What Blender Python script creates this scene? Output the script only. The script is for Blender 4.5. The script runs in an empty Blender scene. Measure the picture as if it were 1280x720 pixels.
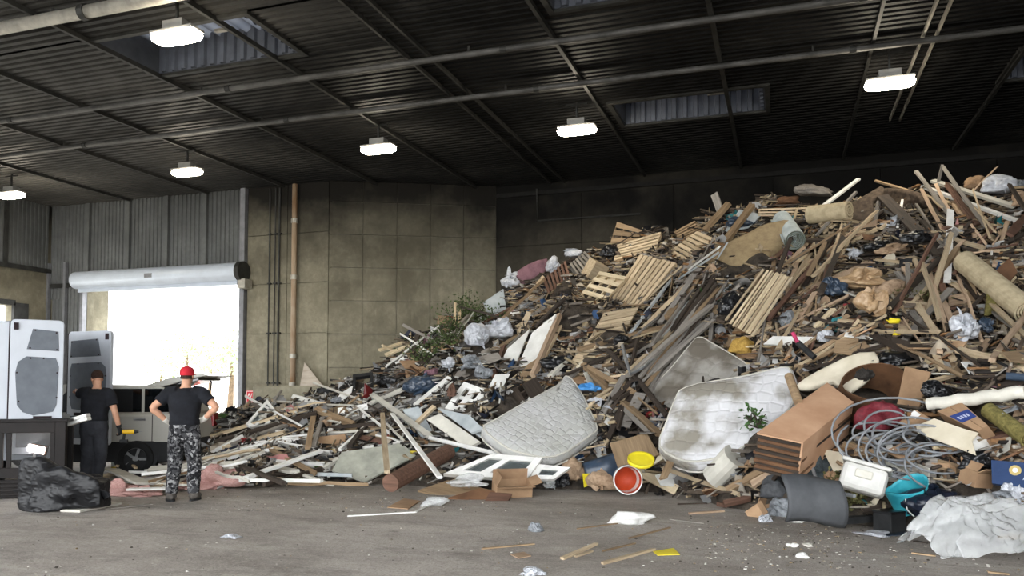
import bpy, bmesh, math, random
import numpy as np
from mathutils import Vector as V, Matrix as MX, noise as mnoise
R = random.Random(7)
NR = np.random.default_rng(11)
PI = math.pi
SC = bpy.context.scene
COL = SC.collection
# ---------------------------------------------------------------- camera
CAMH, YAW, PITCH, FPX, PCY = 1.54, math.radians(18.8), math.radians(2.5), 1000.0, 438.3
cam = bpy.data.objects.new('camera', bpy.data.cameras.new('camera'))
COL.objects.link(cam)
cam.location = (0, 0, CAMH)
cam.rotation_euler = (PI/2 + PITCH, 0, YAW)
cam.data.sensor_width = 36
cam.data.lens = FPX/1280*36
cam.data.shift_y = (PCY-360)/1280
cam.data.clip_end = 400
SC.camera = cam
# ---------------------------------------------------------------- sky (bright overcast) and exposure
wd = bpy.data.worlds.new('overcast'); SC.world = wd; wd.use_nodes = True
bg = wd.node_tree.nodes['Background']
bg.inputs[0].default_value = (0.95, 0.975, 1.0, 1); bg.inputs[1].default_value = 1.0
SC.view_settings.view_transform = 'Standard'; SC.view_settings.look = 'None'
SC.view_settings.gamma = 1; SC.view_settings.use_curve_mapping = False
SC.view_settings.exposure = 2.9
SC.cycles.max_bounces = 7; SC.cycles.diffuse_bounces = 4; SC.cycles.transparent_max_bounces = 12
SC.cycles.sample_clamp_indirect = 6
# ---------------------------------------------------------------- helpers: rays of the photograph
RIGHT = V((math.cos(YAW), math.sin(YAW), 0)); FH = V((-math.sin(YAW), math.cos(YAW), 0))
FWD = FH*math.cos(PITCH) + V((0, 0, math.sin(PITCH))); UP = RIGHT.cross(FWD)
EYE = V((0, 0, CAMH))
def ray(x, y): return RIGHT*((x-640)/FPX) + UP*((PCY-y)/FPX) + FWD
def on_z(x, y, z=0.0): d = ray(x, y); return EYE + d*((z-CAMH)/d.z)
def on_Y(x, y, Y): d = ray(x, y); return EYE + d*(Y/d.y)
def on_X(x, y, X): d = ray(x, y); return EYE + d*(X/d.x)
def at_d(x, y, dep): d = ray(x, y); return EYE + d*(dep/d.dot(FH))
def on_plane(x, y, p, n): d = ray(x, y); return EYE + d*((p-EYE).dot(n)/d.dot(n))
# ---------------------------------------------------------------- helpers: objects
def tag(o, label=None, cat=None, group=None, kind=None):
    if label: o['label'] = label
    if cat: o['category'] = cat
    if group: o['group'] = group
    if kind or cat: o['kind'] = kind or 'thing'
    return o
def frame(o, x, z=None, y=None):
    """matrix with local X along x, local Z close to z"""
    x = V(x).normalized()
    if z is None: z = V((0, 0, 1))
    z = V(z); z = z - x*z.dot(x)
    if z.length < 1e-4: z = V((1, 0, 0)) - x*x.x
    z.normalize(); y = z.cross(x)
    return MX(((x.x, y.x, z.x, o[0]), (x.y, y.y, z.y, o[1]), (x.z, y.z, z.z, o[2]), (0, 0, 0, 1)))
def rotz(o, a): return MX.Translation(V(o)) @ MX.Rotation(a, 4, 'Z')
def empty(name, m):
    e = bpy.data.objects.new(name, None); COL.objects.link(e); e.matrix_world = m; e.empty_display_size = .1
    return e
class MB:
    def __init__(s): s.v = []; s.f = []
    def add(s, vs, fs):
        n = len(s.v); s.v += [tuple(q) for q in vs]; s.f += [tuple(i+n for i in q) for q in fs]; return s
    def box(s, x0, x1, y0, y1, z0, z1, m=None):
        vs = [V((x, y, z)) for z in (z0, z1) for y in (y0, y1) for x in (x0, x1)]
        if m is not None: vs = [m @ q for q in vs]
        return s.add(vs, [(0,2,3,1),(4,5,7,6),(0,1,5,4),(2,6,7,3),(0,4,6,2),(1,3,7,5)])
    def bar(s, a, b, w, t, up=None):
        a = V(a); b = V(b); L = (b-a).length
        return s.box(0, L, -w/2, w/2, -t/2, t/2, frame(a, b-a, up))
    def tube(s, pts, r, n=8, cap=True, closed=False):
        pts = [V(p) for p in pts]; N = len(pts); rr = r if isinstance(r, (list, tuple)) else [r]*N
        vs = []; up = V((0, 0, 1)); fs = []
        for i, p in enumerate(pts):
            t = (pts[min(i+1, N-1)]-pts[max(i-1, 0)])
            if closed: t = pts[(i+1) % N]-pts[i-1]
            t = t.normalized() if t.length > 1e-9 else V((0, 0, 1))
            x = up.cross(t)
            if x.length < .05: x = V((1, 0, 0)).cross(t)
            x.normalize(); up = t.cross(x)
            ri = rr[i]; ra, rb = ri if isinstance(ri, (list, tuple)) else (ri, ri)
            for k in range(n):
                a = 2*PI*k/n; vs.append(p + x*math.cos(a)*ra + up*math.sin(a)*rb)
        for i in range(N if closed else N-1):
            for k in range(n):
                j = (i+1) % N
                fs.append((i*n+k, i*n+(k+1) % n, j*n+(k+1) % n, j*n+k))
        if cap and not closed: fs += [tuple(range(n-1, -1, -1)), tuple(range((N-1)*n, N*n))]
        return s.add(vs, fs)
    def lathe(s, prof, n=20, m=None):
        vs = []; fs = []
        for r, z in prof:
            for k in range(n):
                a = 2*PI*k/n; q = V((r*math.cos(a), r*math.sin(a), z)); vs.append(m @ q if m is not None else q)
        for i in range(len(prof)-1):
            for k in range(n): fs.append((i*n+k, i*n+(k+1) % n, (i+1)*n+(k+1) % n, (i+1)*n+k))
        return s.add(vs, fs)
    def prism(s, poly, z0, z1, m=None):
        n = len(poly); vs = [V((p[0], p[1], z0)) for p in poly] + [V((p[0], p[1], z1)) for p in poly]
        if m is not None: vs = [m @ q for q in vs]
        return s.add(vs, [tuple(range(n-1, -1, -1)), tuple(range(n, 2*n))] + [(i, (i+1) % n, (i+1) % n+n, i+n) for i in range(n)])
    def grid(s, nu, nv, fn, thick=None):
        vs = [V(fn(i/nu, j/nv)) for j in range(nv+1) for i in range(nu+1)]
        w = nu+1; fs = [(j*w+i, j*w+i+1, (j+1)*w+i+1, (j+1)*w+i) for j in range(nv) for i in range(nu)]
        return s.add(vs, fs)
    def build(s, name, m, parent=None, mw=None, smooth=False, bevel=0, solid=0, sub=0, auto=None):
        me = bpy.data.meshes.new(name); me.from_pydata(s.v, [], s.f); me.update()
        return put(name, me, m, parent, mw, smooth, bevel, solid, sub, auto)
def put(name, me, m, parent=None, mw=None, smooth=False, bevel=0, solid=0, sub=0, auto=None):
    if m is not None and not me.materials: me.materials.append(m)
    if smooth:
        me.polygons.foreach_set('use_smooth', [True]*len(me.polygons))
    o = bpy.data.objects.new(name, me); COL.objects.link(o)
    if parent is not None: o.parent = parent
    if mw is not None:
        if parent is None: o.matrix_world = mw
        else: o.matrix_local = mw
    if solid:
        k = o.modifiers.new('solid', 'SOLIDIFY'); k.thickness = solid; k.offset = 0
    if bevel:
        k = o.modifiers.new('bevel', 'BEVEL'); k.width = bevel; k.segments = 2; k.limit_method = 'ANGLE'
    if sub:
        k = o.modifiers.new('sub', 'SUBSURF'); k.levels = sub; k.render_levels = sub
    return o
# ---------------------------------------------------------------- helpers: procedural materials
MATS = {}
def srgb(c):
    if isinstance(c, str): c = tuple(int(c[i:i+2], 16)/255 for i in (0, 2, 4))
    return tuple((x/12.92 if x <= .04045 else ((x+.055)/1.055)**2.4) for x in c)
def mat(name, c, c2=None, rough=.8, scale=6, bump=.2, stretch=(1, 1, 1), var=.3, rnd=0, metal=0, spec=.3, detail=5, lo=.35, hi=.65, trans=0, alpha=1, coord='Object', emit=None, fine=0, vcol=None, trl=0):
    if name in MATS: return MATS[name]
    m = bpy.data.materials.new(name); m.use_nodes = True; nt = m.node_tree; N = nt.nodes; L = nt.links
    b = N['Principled BSDF']; c = srgb(c)
    tc = N.new('ShaderNodeTexCoord'); mp = N.new('ShaderNodeMapping'); mp.inputs['Scale'].default_value = stretch
    L.new(tc.outputs[coord], mp.inputs[0])
    nz = N.new('ShaderNodeTexNoise'); nz.inputs['Scale'].default_value = scale; nz.inputs['Detail'].default_value = detail; nz.inputs['Roughness'].default_value = .6
    L.new(mp.outputs[0], nz.inputs['Vector'])
    rp = N.new('ShaderNodeValToRGB'); rp.color_ramp.elements[0].position = lo; rp.color_ramp.elements[1].position = hi
    a = srgb(c2) if c2 else tuple(x*(1+var) for x in c)
    z = c if c2 else tuple(x*(1-var) for x in c)
    rp.color_ramp.elements[0].color = (*z, 1); rp.color_ramp.elements[1].color = (*[min(1, x) for x in a], 1)
    L.new(nz.outputs[0], rp.inputs[0]); out = rp.outputs[0]
    if rnd:
        oi = N.new('ShaderNodeObjectInfo'); mr = N.new('ShaderNodeMapRange'); mr.inputs[3].default_value = 1-rnd; mr.inputs[4].default_value = 1+rnd
        L.new(oi.outputs['Random'], mr.inputs[0]); hs = N.new('ShaderNodeHueSaturation'); L.new(mr.outputs[0], hs.inputs['Value']); L.new(out, hs.inputs['Color']); out = hs.outputs[0]
        L.new(oi.outputs['Random'], mp.inputs['Location'])
    if vcol:
        va = N.new('ShaderNodeVertexColor'); va.layer_name = vcol; mm = N.new('ShaderNodeMixRGB'); mm.blend_type = 'MULTIPLY'; mm.inputs[0].default_value = 1
        L.new(out, mm.inputs[1]); L.new(va.outputs[0], mm.inputs[2]); out = mm.outputs[0]
    L.new(out, b.inputs['Base Color'])
    b.inputs['Roughness'].default_value = rough; b.inputs['Metallic'].default_value = metal; b.inputs['Specular IOR Level'].default_value = spec
    if trans: b.inputs['Transmission Weight'].default_value = trans
    if alpha < 1: b.inputs['Alpha'].default_value = alpha
    if emit: b.inputs['Emission Color'].default_value = (*srgb(emit[0]), 1); b.inputs['Emission Strength'].default_value = emit[1]
    if bump:
        bp = N.new('ShaderNodeBump'); bp.inputs['Strength'].default_value = bump; bp.inputs['Distance'].default_value = .03
        src = nz.outputs[0]
        if fine:
            n2 = N.new('ShaderNodeTexNoise'); n2.inputs['Scale'].default_value = abs(fine); n2.noise_type = 'RIDGED_MULTIFRACTAL' if fine < 0 else 'FBM'; n2.inputs['Detail'].default_value = 3; L.new(mp.outputs[0], n2.inputs['Vector']); src = n2.outputs[0]
        L.new(src, bp.inputs['Height']); L.new(bp.outputs[0], b.inputs['Normal'])
    MATS[name] = m
    return m
def node(m, kind, **kw):
    n = m.node_tree.nodes.new('ShaderNode'+kind)
    for k, v in kw.items(): setattr(n, k, v)
    return n
# ================================================================ the hall
HC = 8.0; YB = 24.2; YD = 21.8; XL = -25.0; XR = 14.0; YF = -4.0
def stained(name, base, light, soot, soot_lo, soot_hi, k=0.5, axis='Z', zscale=1.0):
    """concrete with blotches, pale efflorescence and soot that thickens upwards in patches"""
    m = bpy.data.materials.new(name); m.use_nodes = True; nt = m.node_tree; N = nt.nodes; L = nt.links; b = N['Principled BSDF']
    g = N.new('ShaderNodeNewGeometry'); p = g.outputs['Position']
    def nz(s, d=6, st=(1, 1, 1)):
        mp = N.new('ShaderNodeMapping'); mp.inputs['Scale'].default_value = st; L.new(p, mp.inputs[0])
        n = N.new('ShaderNodeTexNoise'); n.inputs['Scale'].default_value = s; n.inputs['Detail'].default_value = d; n.inputs['Roughness'].default_value = .65; L.new(mp.outputs[0], n.inputs[0]); return n.outputs[0]
    def ramp(i, a, bb, ca, cb):
        r = N.new('ShaderNodeValToRGB'); e = r.color_ramp.elements; e[0].position = a; e[1].position = bb; e[0].color = (*srgb(ca), 1); e[1].color = (*srgb(cb), 1); L.new(i, r.inputs[0]); return r.outputs[0]
    def mixc(f, a, bb):
        x = N.new('ShaderNodeMixRGB'); L.new(f, x.inputs[0]); L.new(a, x.inputs[1])
        if isinstance(bb, str): x.inputs[2].default_value = (*srgb(bb), 1)
        else: L.new(bb, x.inputs[2])
        return x.outputs[0]
    c = ramp(nz(.55, 8), .35, .68, base, light)
    fl = N.new('ShaderNodeMapRange'); L.new(nz(3.5, 6, (1, 1, .35)), fl.inputs[0]); fl.inputs[1].default_value = .55; fl.inputs[2].default_value = .78; fl.inputs[4].default_value = .55
    c = mixc(fl.outputs[0], c, light)
    gr = N.new('ShaderNodeMapRange'); L.new(nz(7, 8), gr.inputs[0]); gr.inputs[1].default_value = .42; gr.inputs[2].default_value = .62; gr.inputs[3].default_value = .35; gr.inputs[4].default_value = 0
    c = mixc(gr.outputs[0], c, base)
    sx = N.new('ShaderNodeSeparateXYZ'); L.new(p, sx.inputs[0])
    mr = N.new('ShaderNodeMapRange'); L.new(sx.outputs[2], mr.inputs[0]); mr.inputs[1].default_value = soot_lo; mr.inputs[2].default_value = soot_hi
    ad = N.new('ShaderNodeMath'); ad.operation = 'MULTIPLY_ADD'; L.new(nz(.35, 5), ad.inputs[0]); ad.inputs[1].default_value = 1.1; ad.inputs[2].default_value = -.55
    ad2 = N.new('ShaderNodeMath'); L.new(ad.outputs[0], ad2.inputs[0]); L.new(mr.outputs[0], ad2.inputs[1]); ad2.use_clamp = True
    c = mixc(ad2.outputs[0], c, soot)
    L.new(c, b.inputs['Base Color']); b.inputs['Roughness'].default_value = .9; b.inputs['Specular IOR Level'].default_value = .2
    bp = N.new('ShaderNodeBump'); bp.inputs['Strength'].default_value = .35; bp.inputs['Distance'].default_value = .03; L.new(nz(9, 6), bp.inputs['Height']); L.new(bp.outputs[0], b.inputs['Normal'])
    MATS[name] = m; return m
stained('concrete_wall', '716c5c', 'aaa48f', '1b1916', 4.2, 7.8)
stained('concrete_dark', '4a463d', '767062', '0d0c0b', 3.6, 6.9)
stained('joint_lime', '8a8475', 'a8a293', '2a2824', 4.5, 8.2)
stained('wall_metal', '5c5e5e', '7b7d7c', '383836', 6.0, 9.5)
mat('steel_dark', '393937', rough=.6, scale=3, var=.3, metal=.3)
mat('steel_grey', '85868a', rough=.5, scale=4, var=.15, metal=.4); mat('pipe_sooty', '565553', rough=.6, scale=2, var=.35, metal=.3)
mat('galv', 'a9a59b', rough=.5, scale=5, var=.2, metal=.5)
mat('rust_pipe', '8d6f52', c2='b0a08b', rough=.7, scale=3, stretch=(1, 1, .3))
mat('shutter', 'c9d2de', rough=.4, scale=2, var=.06, metal=.2, bump=.02)
# floor: worn dirty concrete with tyre grime and pale dust
def floor_mat():
    m = bpy.data.materials.new('floor_concrete'); m.use_nodes = True; nt = m.node_tree; N = nt.nodes; L = nt.links; b = N['Principled BSDF']
    g = N.new('ShaderNodeNewGeometry'); p = g.outputs['Position']
    def nz(s, d=6, st=(1, 1, 1), ro=.6, rot=0):
        mp = N.new('ShaderNodeMapping'); mp.inputs['Scale'].default_value = st; mp.inputs['Rotation'].default_value = (0, 0, rot); L.new(p, mp.inputs[0])
        n = N.new('ShaderNodeTexNoise'); n.inputs['Scale'].default_value = s; n.inputs['Detail'].default_value = d; n.inputs['Roughness'].default_value = ro; L.new(mp.outputs[0], n.inputs[0]); return n.outputs[0]
    def mr(i, a, bb, c=0, d=1):
        x = N.new('ShaderNodeMapRange'); L.new(i, x.inputs[0]); x.inputs[1].default_value = a; x.inputs[2].default_value = bb; x.inputs[3].default_value = c; x.inputs[4].default_value = d; return x.outputs[0]
    def mixc(f, a, bb):
        x = N.new('ShaderNodeMixRGB'); L.new(f, x.inputs[0])
        for q, v in ((1, a), (2, bb)):
            if isinstance(v, str): x.inputs[q].default_value = (*srgb(v), 1)
            else: L.new(v, x.inputs[q])
        return x.outputs[0]
    c = mixc(mr(nz(.45, 9), .38, .62), '8a837c', 'b3aca4')
    c = mixc(mr(nz(1.1, 8, (.35, 1.6, 1), .7, .3), .52, .75, 0, .7), c, 'c6c0b7')
    c = mixc(mr(nz(.8, 7, (.6, 1.4, 1), .7, -.2), .55, .72, 0, .75), c, '57514b')
    c = mixc(mr(nz(3.2, 8, (.7, 1.2, 1), .75, .5), .5, .68, 0, .55), c, '6a645d')
    c = mixc(mr(nz(4.5, 8, (.8, 1.2, 1), .75, -.4), .54, .7, 0, .6), c, 'bdb7ad')
    c = mixc(mr(nz(14, 4, (1, 1, 1), .8), .56, .72, 0, .5), c, '55514c')
    c = mixc(mr(nz(23, 3, (1, 1, 1), .8), .66, .73, 0, .8), c, 'c4beb4')
    c = mixc(mr(nz(42, 3, ro=.8), .5, .66, 0, .6), c, '5d5851')
    c = mixc(mr(nz(30, 4, ro=.8), .55, .7, 0, .55), c, 'c9c3b9')
    L.new(c, b.inputs['Base Color']); L.new(mr(nz(.9, 5), .3, .7, .55, .95), b.inputs['Roughness']); b.inputs['Specular IOR Level'].default_value = .3
    bp = N.new('ShaderNodeBump'); bp.inputs['Strength'].default_value = .5; bp.inputs['Distance'].default_value = .02; L.new(nz(12, 8, ro=.75), bp.inputs['Height']); L.new(bp.outputs[0], b.inputs['Normal'])
    return m
FLOORM = floor_mat()
def struct(o): o['kind'] = 'structure'; return o
struct(MB().box(XL-.3, XR+.3, YF-8, YB+.3, -.3, 0).build('floor', FLOORM))
# ceiling: ribbed steel deck, soot-black towards the back right
def ceil_mat():
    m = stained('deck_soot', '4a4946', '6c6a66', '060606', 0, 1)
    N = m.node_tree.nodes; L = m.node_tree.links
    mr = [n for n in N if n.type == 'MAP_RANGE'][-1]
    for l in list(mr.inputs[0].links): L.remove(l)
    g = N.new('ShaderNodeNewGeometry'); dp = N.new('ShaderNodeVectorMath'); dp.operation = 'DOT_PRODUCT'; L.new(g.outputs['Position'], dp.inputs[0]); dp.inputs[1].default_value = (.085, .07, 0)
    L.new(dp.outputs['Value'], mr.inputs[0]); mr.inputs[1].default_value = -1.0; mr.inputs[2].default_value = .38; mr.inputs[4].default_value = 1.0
    m.node_tree.nodes['Principled BSDF'].inputs['Roughness'].default_value = .6
    return m
CEILM = ceil_mat()
def rects_minus(holes):
    xs = sorted({XL, XR, *[h[0] for h in holes], *[h[1] for h in holes]}); return xs
# skylight wells: (x0,x1,y0,y1) from the photograph on the ceiling plane
def sky_rect(pa, pb, pc):
    a = on_z(*pa, HC); b = on_z(*pb, HC); c = on_z(*pc, HC); return a, b, c
a = on_z(118, 52, HC); b = on_z(305, 17, HC); c = on_z(375, 63, HC)
SKY1 = (a.x, max(b.x, c.x), min(a.y, c.y)-.0, 0)
def rect_from(pl):
    q = [on_z(x, y, HC) for x, y in pl]; xs = sorted(p.x for p in q); ys = sorted(p.y for p in q)
    return ((xs[0]+xs[1])/2, (xs[2]+xs[3])/2, (ys[0]+ys[1])/2, (ys[2]+ys[3])/2)
SKYL = [rect_from([(118, 52), (305, 17), (375, 63), (202, 95)]), rect_from([(765, 130), (955, 105), (958, 136), (782, 157)])]
w1 = SKYL[1][1]-SKYL[1][0]; h1 = SKYL[1][3]-SKYL[1][2]
q = on_z(692, 12, HC); SKYL.append((q.x, q.x+w1, q.y-h1, q.y))
q = on_z(1252, 100, HC); SKYL.append((q.x, q.x+w1, q.y-h1, q.y))
print('SKYL', SKYL)
PITCHR = .2
def deck(mb, x0, x1, y0, y1):
    prof = []; k = math.floor(y0/PITCHR)
    y = y0; pts = []
    while k*PITCHR < y1:
        for o, z in ((0, 0), (.1, 0), (.125, .05), (.175, .05)):
            yy = k*PITCHR+o
            if y0 < yy < y1: pts.append((yy, HC+z))
        k += 1
    zz = lambda yy: HC
    pts = [(y0, pts[0][1])] + pts + [(y1, pts[-1][1])]
    vs = [(x, p[0], p[1]) for x in (x0, x1) for p in pts]; n = len(pts)
    mb.add(vs, [(i, n+i, n+i+1, i+1) for i in range(n-1)])
def in_hole(x, y): return any(h[0] < x < h[1] and h[2] < y < h[3] for h in SKYL)
ys = sorted({YF, YB+.2, *[h[2] for h in SKYL], *[h[3] for h in SKYL]}); xs = sorted({XL-.2, XR+.2, *[h[0] for h in SKYL], *[h[1] for h in SKYL]})
mb = MB()
for y0, y1 in zip(ys, ys[1:]):
    run = None
    for x0, x1 in zip(xs, xs[1:]):
        if in_hole((x0+x1)/2, (y0+y1)/2):
            if run is not None: deck(mb, run, x0, y0, y1); mb.box(run, x0, y0, y1, HC+.12, HC+.2); run = None
        elif run is None: run = x0
    if run is not None: deck(mb, run, xs[-1], y0, y1); mb.box(run, xs[-1], y0, y1, HC+.12, HC+.2)
struct(mb.build('ceiling', CEILM))
def ribbed(W, H, pitch=.16, dep=.04):
    n = max(2, int(W/pitch)); vs = []
    for k in range(n):
        x = W*k/n; p = W/n
        vs += [(x, 0), (x+p*.45, 0), (x+p*.55, -dep), (x+p*.9, -dep)]
    vs.append((W, 0)); v3 = [(x, y, z) for z in (0, H) for x, y in vs]; m = len(vs)
    return MB().add(v3, [(i, i+1, m+i+1, m+i) for i in range(m-1)])
mat('well_sheet', '5d626d', rough=.6, scale=2, var=.2)
mat('skylight_sheet', '8b93a3', rough=.6, scale=2, var=.2)
def translucent(m):
    N = m.node_tree.nodes; L = m.node_tree.links; tr = N.new('ShaderNodeBsdfTranslucent'); wv = N.new('ShaderNodeTexWave'); wv.inputs['Scale'].default_value = 1.05; wv.inputs['Distortion'].default_value = .6; tc = N.new('ShaderNodeTexCoord'); L.new(tc.outputs['Object'], wv.inputs[0])
    rp = N.new('ShaderNodeValToRGB'); rp.color_ramp.elements[0].color = (.0004, .0005, .0006, 1); rp.color_ramp.elements[1].color = (.018, .02, .025, 1); L.new(wv.outputs[1], rp.inputs[0]); L.new(rp.outputs[0], tr.inputs[0])
    r2 = N.new('ShaderNodeValToRGB'); r2.color_ramp.elements[0].color = (*srgb('2c2e33'), 1); r2.color_ramp.elements[1].color = (*srgb('a5adbb'), 1); L.new(wv.outputs[1], r2.inputs[0]); L.new(r2.outputs[0], N['Principled BSDF'].inputs['Base Color'])
    ad = N.new('ShaderNodeAddShader'); L.new(N['Principled BSDF'].outputs[0], ad.inputs[0]); L.new(tr.outputs[0], ad.inputs[1]); L.new(ad.outputs[0], N['Material Output'].inputs[0])
translucent(MATS['skylight_sheet'])
mat('well_side', '50545c', rough=.7, scale=2, var=.2)
for i, (x0, x1, y0, y1) in enumerate(SKYL):
    e = empty('skylight', MX.Translation((x0, y0, HC)))
    W, D = x1-x0, y1-y0; n = int(W/.3); mb = MB(); T = .55
    vs = []
    for k in range(n*2+1): vs += [(W*k/(2*n), 0, T+(.11 if k % 2 else 0)), (W*k/(2*n), D, T+(.11 if k % 2 else 0))]
    mb.add(vs, [(2*k, 2*k+1, 2*k+3, 2*k+2) for k in range(2*n)])
    mb.build('corrugated_sheet', MATS['skylight_sheet'], e)
    MB().box(0, .03, 0, D, 0, T+.13).build('well_side', MATS['well_side'], e); MB().box(0, W, 0, .03, 0, T+.13).build('well_side', MATS['well_side'], e); MB().box(0, W, D-.03, D, 0, T+.13).build('well_side', MATS['well_side'], e); MB().box(W-.03, W, 0, D, 0, T+.13).build('well_side', MATS['well_side'], e)
    ribbed(W-.06, T+.1, .24, .07).build('ribbed_lining', MATS['well_sheet'], e, MX.Translation((.03, D-.04, 0)))
    ribbed(D-.06, T+.1, .24, .07).build('ribbed_lining', MATS['well_sheet'], e, MX.Translation((W-.04, D-.03, 0)) @ MX.Rotation(-PI/2, 4, 'Z'))
    mb = MB().box(-.1, W+.1, -.1, 0, -.05, .02).box(-.1, W+.1, D, D+.1, -.05, .02).box(-.1, 0, 0, D, -.05, .02).box(W, W+.1, 0, D, -.05, .02)
    mb.build('rim', MATS['steel_dark'], e)
    MB().box(W*.62, W*.74, D*.45, D*.5, .2, .25).build('latch_bar', MATS['galv'], e)
    tag(e, ['rectangular skylight well above the leftmost near lamp', 'pale corrugated skylight well between the two right-hand lamps', 'skylight well cut off by the top edge of the picture', 'skylight well at the far right edge of the ceiling'][i], 'skylight', 'skylights in the steel roof deck')
# beams along the hall and purlin rods across it
for (px, py), r, nm in (((640, 60), .06, 0), ((640, 115), .06, 1), ((60, 24), .11, 2)):
    p = on_z(px, py, HC-.16)
    mb = MB().tube([(XL, p.y, HC-.16), (XR, p.y, HC-.16)], r, 10)
    x = XL+1.5
    e = empty('ceiling_pipe', MX.Identity(4))
    mb.build('pipe', MATS['pipe_sooty'] if nm < 2 else MATS['galv'], e, smooth=True)
    while x < XR:
        MB().tube([(x-.06, p.y, HC-.16), (x+.06, p.y, HC-.16)], r*1.25, 10).build('coupling', MATS['steel_dark'], e); x += 6.2
    x = XL+.8
    while x < XR: MB().box(x-.02, x+.02, p.y-.02, p.y+.02, HC-.16, HC+.02).build('hanger', MATS['steel_dark'], e); x += 6.2
    tag(e, ['grey steel pipe spanning the ceiling, the middle of three', 'grey steel pipe spanning the ceiling nearest the back wall', 'thick pale pipe across the top left corner of the ceiling'][nm], 'pipe', 'pipes across the ceiling')
rods = [((230, 0), 'passing the brightest left lamp', .035), ((110, 52), 'along the left edge of the big skylight', .035), ((425, 0), 'left of centre, right of the left skylight', .025), ((460, 0), 'left of centre, the second of a close pair', .025), ((0, 92), 'running into the left edge above the far lamps', .03), ((0, 155), 'second from the bottom at the left edge', .03), ((0, 205), 'lowest at the left edge by the far left lamp', .025), ((660, 0), 'running down between the centre lamp and pale skylight', .035), ((885, 0), 'crossing the pale corrugated skylight', .04), ((1105, 0), 'just left of the right lamp', .03), ((1172, 0), 'crossing the right end of the right lamp', .02), ((1190, 0), 'just right of the right lamp', .02), ((1268, 80), 'beside the far right skylight', .035)]
for (px, py), w, r in rods:
    p = on_z(px, py, HC-.06)
    y1 = YB-.05 if p.x > -13.4 else YD-.05
    if r == .02: y1 = on_z(px-(58 if px < 1180 else 62), 150, HC-.06).y
    o = MB().box(p.x-r, p.x+r, YF+.2, y1, HC-.06-r, HC-.005).build('ceiling_rail', MATS['steel_dark'] if r > .02 else MATS['galv'])
    tag(o, 'thin steel rail under the ceiling, '+w, 'rail', 'rails under the ceiling')
# lamps
mat('lamp_lens', 'fff6e0', rough=.4, emit=('fff3dc', 9.0), bump=0, var=0)
mat('lamp_body', '8b8a86', rough=.5, scale=4, var=.1, metal=.3)
LAMPS = [(221, 42, 'largest lamp, hung at the top left under the skylight'), (234, 213, 'small lamp above the roller shutter door'), (14, 242, 'lamp cut off by the left edge of the picture'), (473, 184, 'lamp left of centre above the stained concrete wall'), (721, 160, 'slim lamp above the pallets near the pale skylight'), (1112, 101, 'rightmost bright lamp above the crest of the pile')]
for px, py, lab in LAMPS:
    p = on_z(px, py, HC-.62)
    e = empty('ceiling_lamp', MX.Translation(p))
    L2, W2 = .45, .2
    mb = MB()
    prof = [(0.0, .93, .80), (-.05, 1.0, 1.0), (-.1, .97, .92), (-.13, .85, .7)]
    rows = []
    for z, sx, sy in prof:
        for k in range(28):
            a = 2*PI*k/28; cx, cy = math.cos(a), math.sin(a)
            ex = abs(cx)**.45*(1 if cx > 0 else -1); ey = abs(cy)**.6*(1 if cy > 0 else -1)
            rows.append((L2*sx*ex, W2*sy*ey, z))
    fs = [(i*28+k, i*28+(k+1) % 28, (i+1)*28+(k+1) % 28, (i+1)*28+k) for i in range(3) for k in range(28)] + [tuple(range(84, 112))]
    mb.add(rows, fs).build('lens', MATS['lamp_lens'], e, smooth=True)
    MB().box(-L2*.95, L2*.95, -W2*.8, W2*.8, 0, .05).box(-.2, .2, -.12, .12, .05, .2).build('housing', MATS['lamp_body'], e, bevel=.01)
    MB().box(-.02, .02, -.02, .02, .2, .6).box(-.25, .25, -.015, .015, .52, .56).build('hanger', MATS['steel_dark'], e)
    tag(e, 'glowing '+lab, 'lamp', 'high bay lamps under the ceiling')
# ---------------------------------------------------------------- walls
DC = on_Y(411, 300, YD)          # corner where the door wall meets the canted wall
BC = on_Y(620, 300, YB)          # corner where the canted wall meets the back wall
CON = MATS['concrete_wall']; COND = MATS['concrete_dark']
def slabs(parent, org, ux, L, H, nx, rows, t, m, skip=None):
    """concrete slabs as pieces with recessed joints"""
    n = V((0, 0, 1)).cross(V(ux)); cache = {}
    for i in range(nx):
        z = 0
        for j, hh in enumerate(rows):
            w = L/nx
            if not (skip and skip(i, j)):
                key = round(hh, 3)
                if key not in cache:
                    me = bpy.data.meshes.new('slab'); b = MB().box(.012, w-.012, -t, 0, .012, hh-.012); me.from_pydata(b.v, [], b.f); cache[key] = me
                put('slab', cache[key], m, parent, frame(V(org)+V(ux)*(i*w)+V((0, 0, z)), ux, (0, 0, 1)) @ MX.Translation((0, R.uniform(-.006, .006), 0)), bevel=0)
            z += hh
    return parent
# canted wall between the corners
ux = (BC-DC); ux.z = 0; Lc = ux.length; ux.normalize()
w = struct(MB().box(-.05, Lc+.05, .06, .4, 0, HC+.3).build('wall_canted', MATS['joint_lime'], None, frame((DC.x, DC.y, 0), ux, (0, 0, 1))))
slabs(w, (0, 0, 0), V((1, 0, 0)), Lc, HC, 5, [1.05, 1.05, 1.05, 1.05, 1.05, 1.05, 1.05, .9], -.06, CON)
# back wall
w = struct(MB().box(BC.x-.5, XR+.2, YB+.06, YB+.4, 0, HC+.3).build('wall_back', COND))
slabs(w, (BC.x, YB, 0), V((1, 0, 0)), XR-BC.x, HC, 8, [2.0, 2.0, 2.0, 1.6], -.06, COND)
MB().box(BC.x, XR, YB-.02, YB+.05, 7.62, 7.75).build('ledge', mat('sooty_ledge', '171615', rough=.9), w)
# side walls out of frame / at the frame edge
struct(MB().box(XR, XR+.3, YF, YB+.3, 0, HC+.3).build('wall_right', COND))
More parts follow.
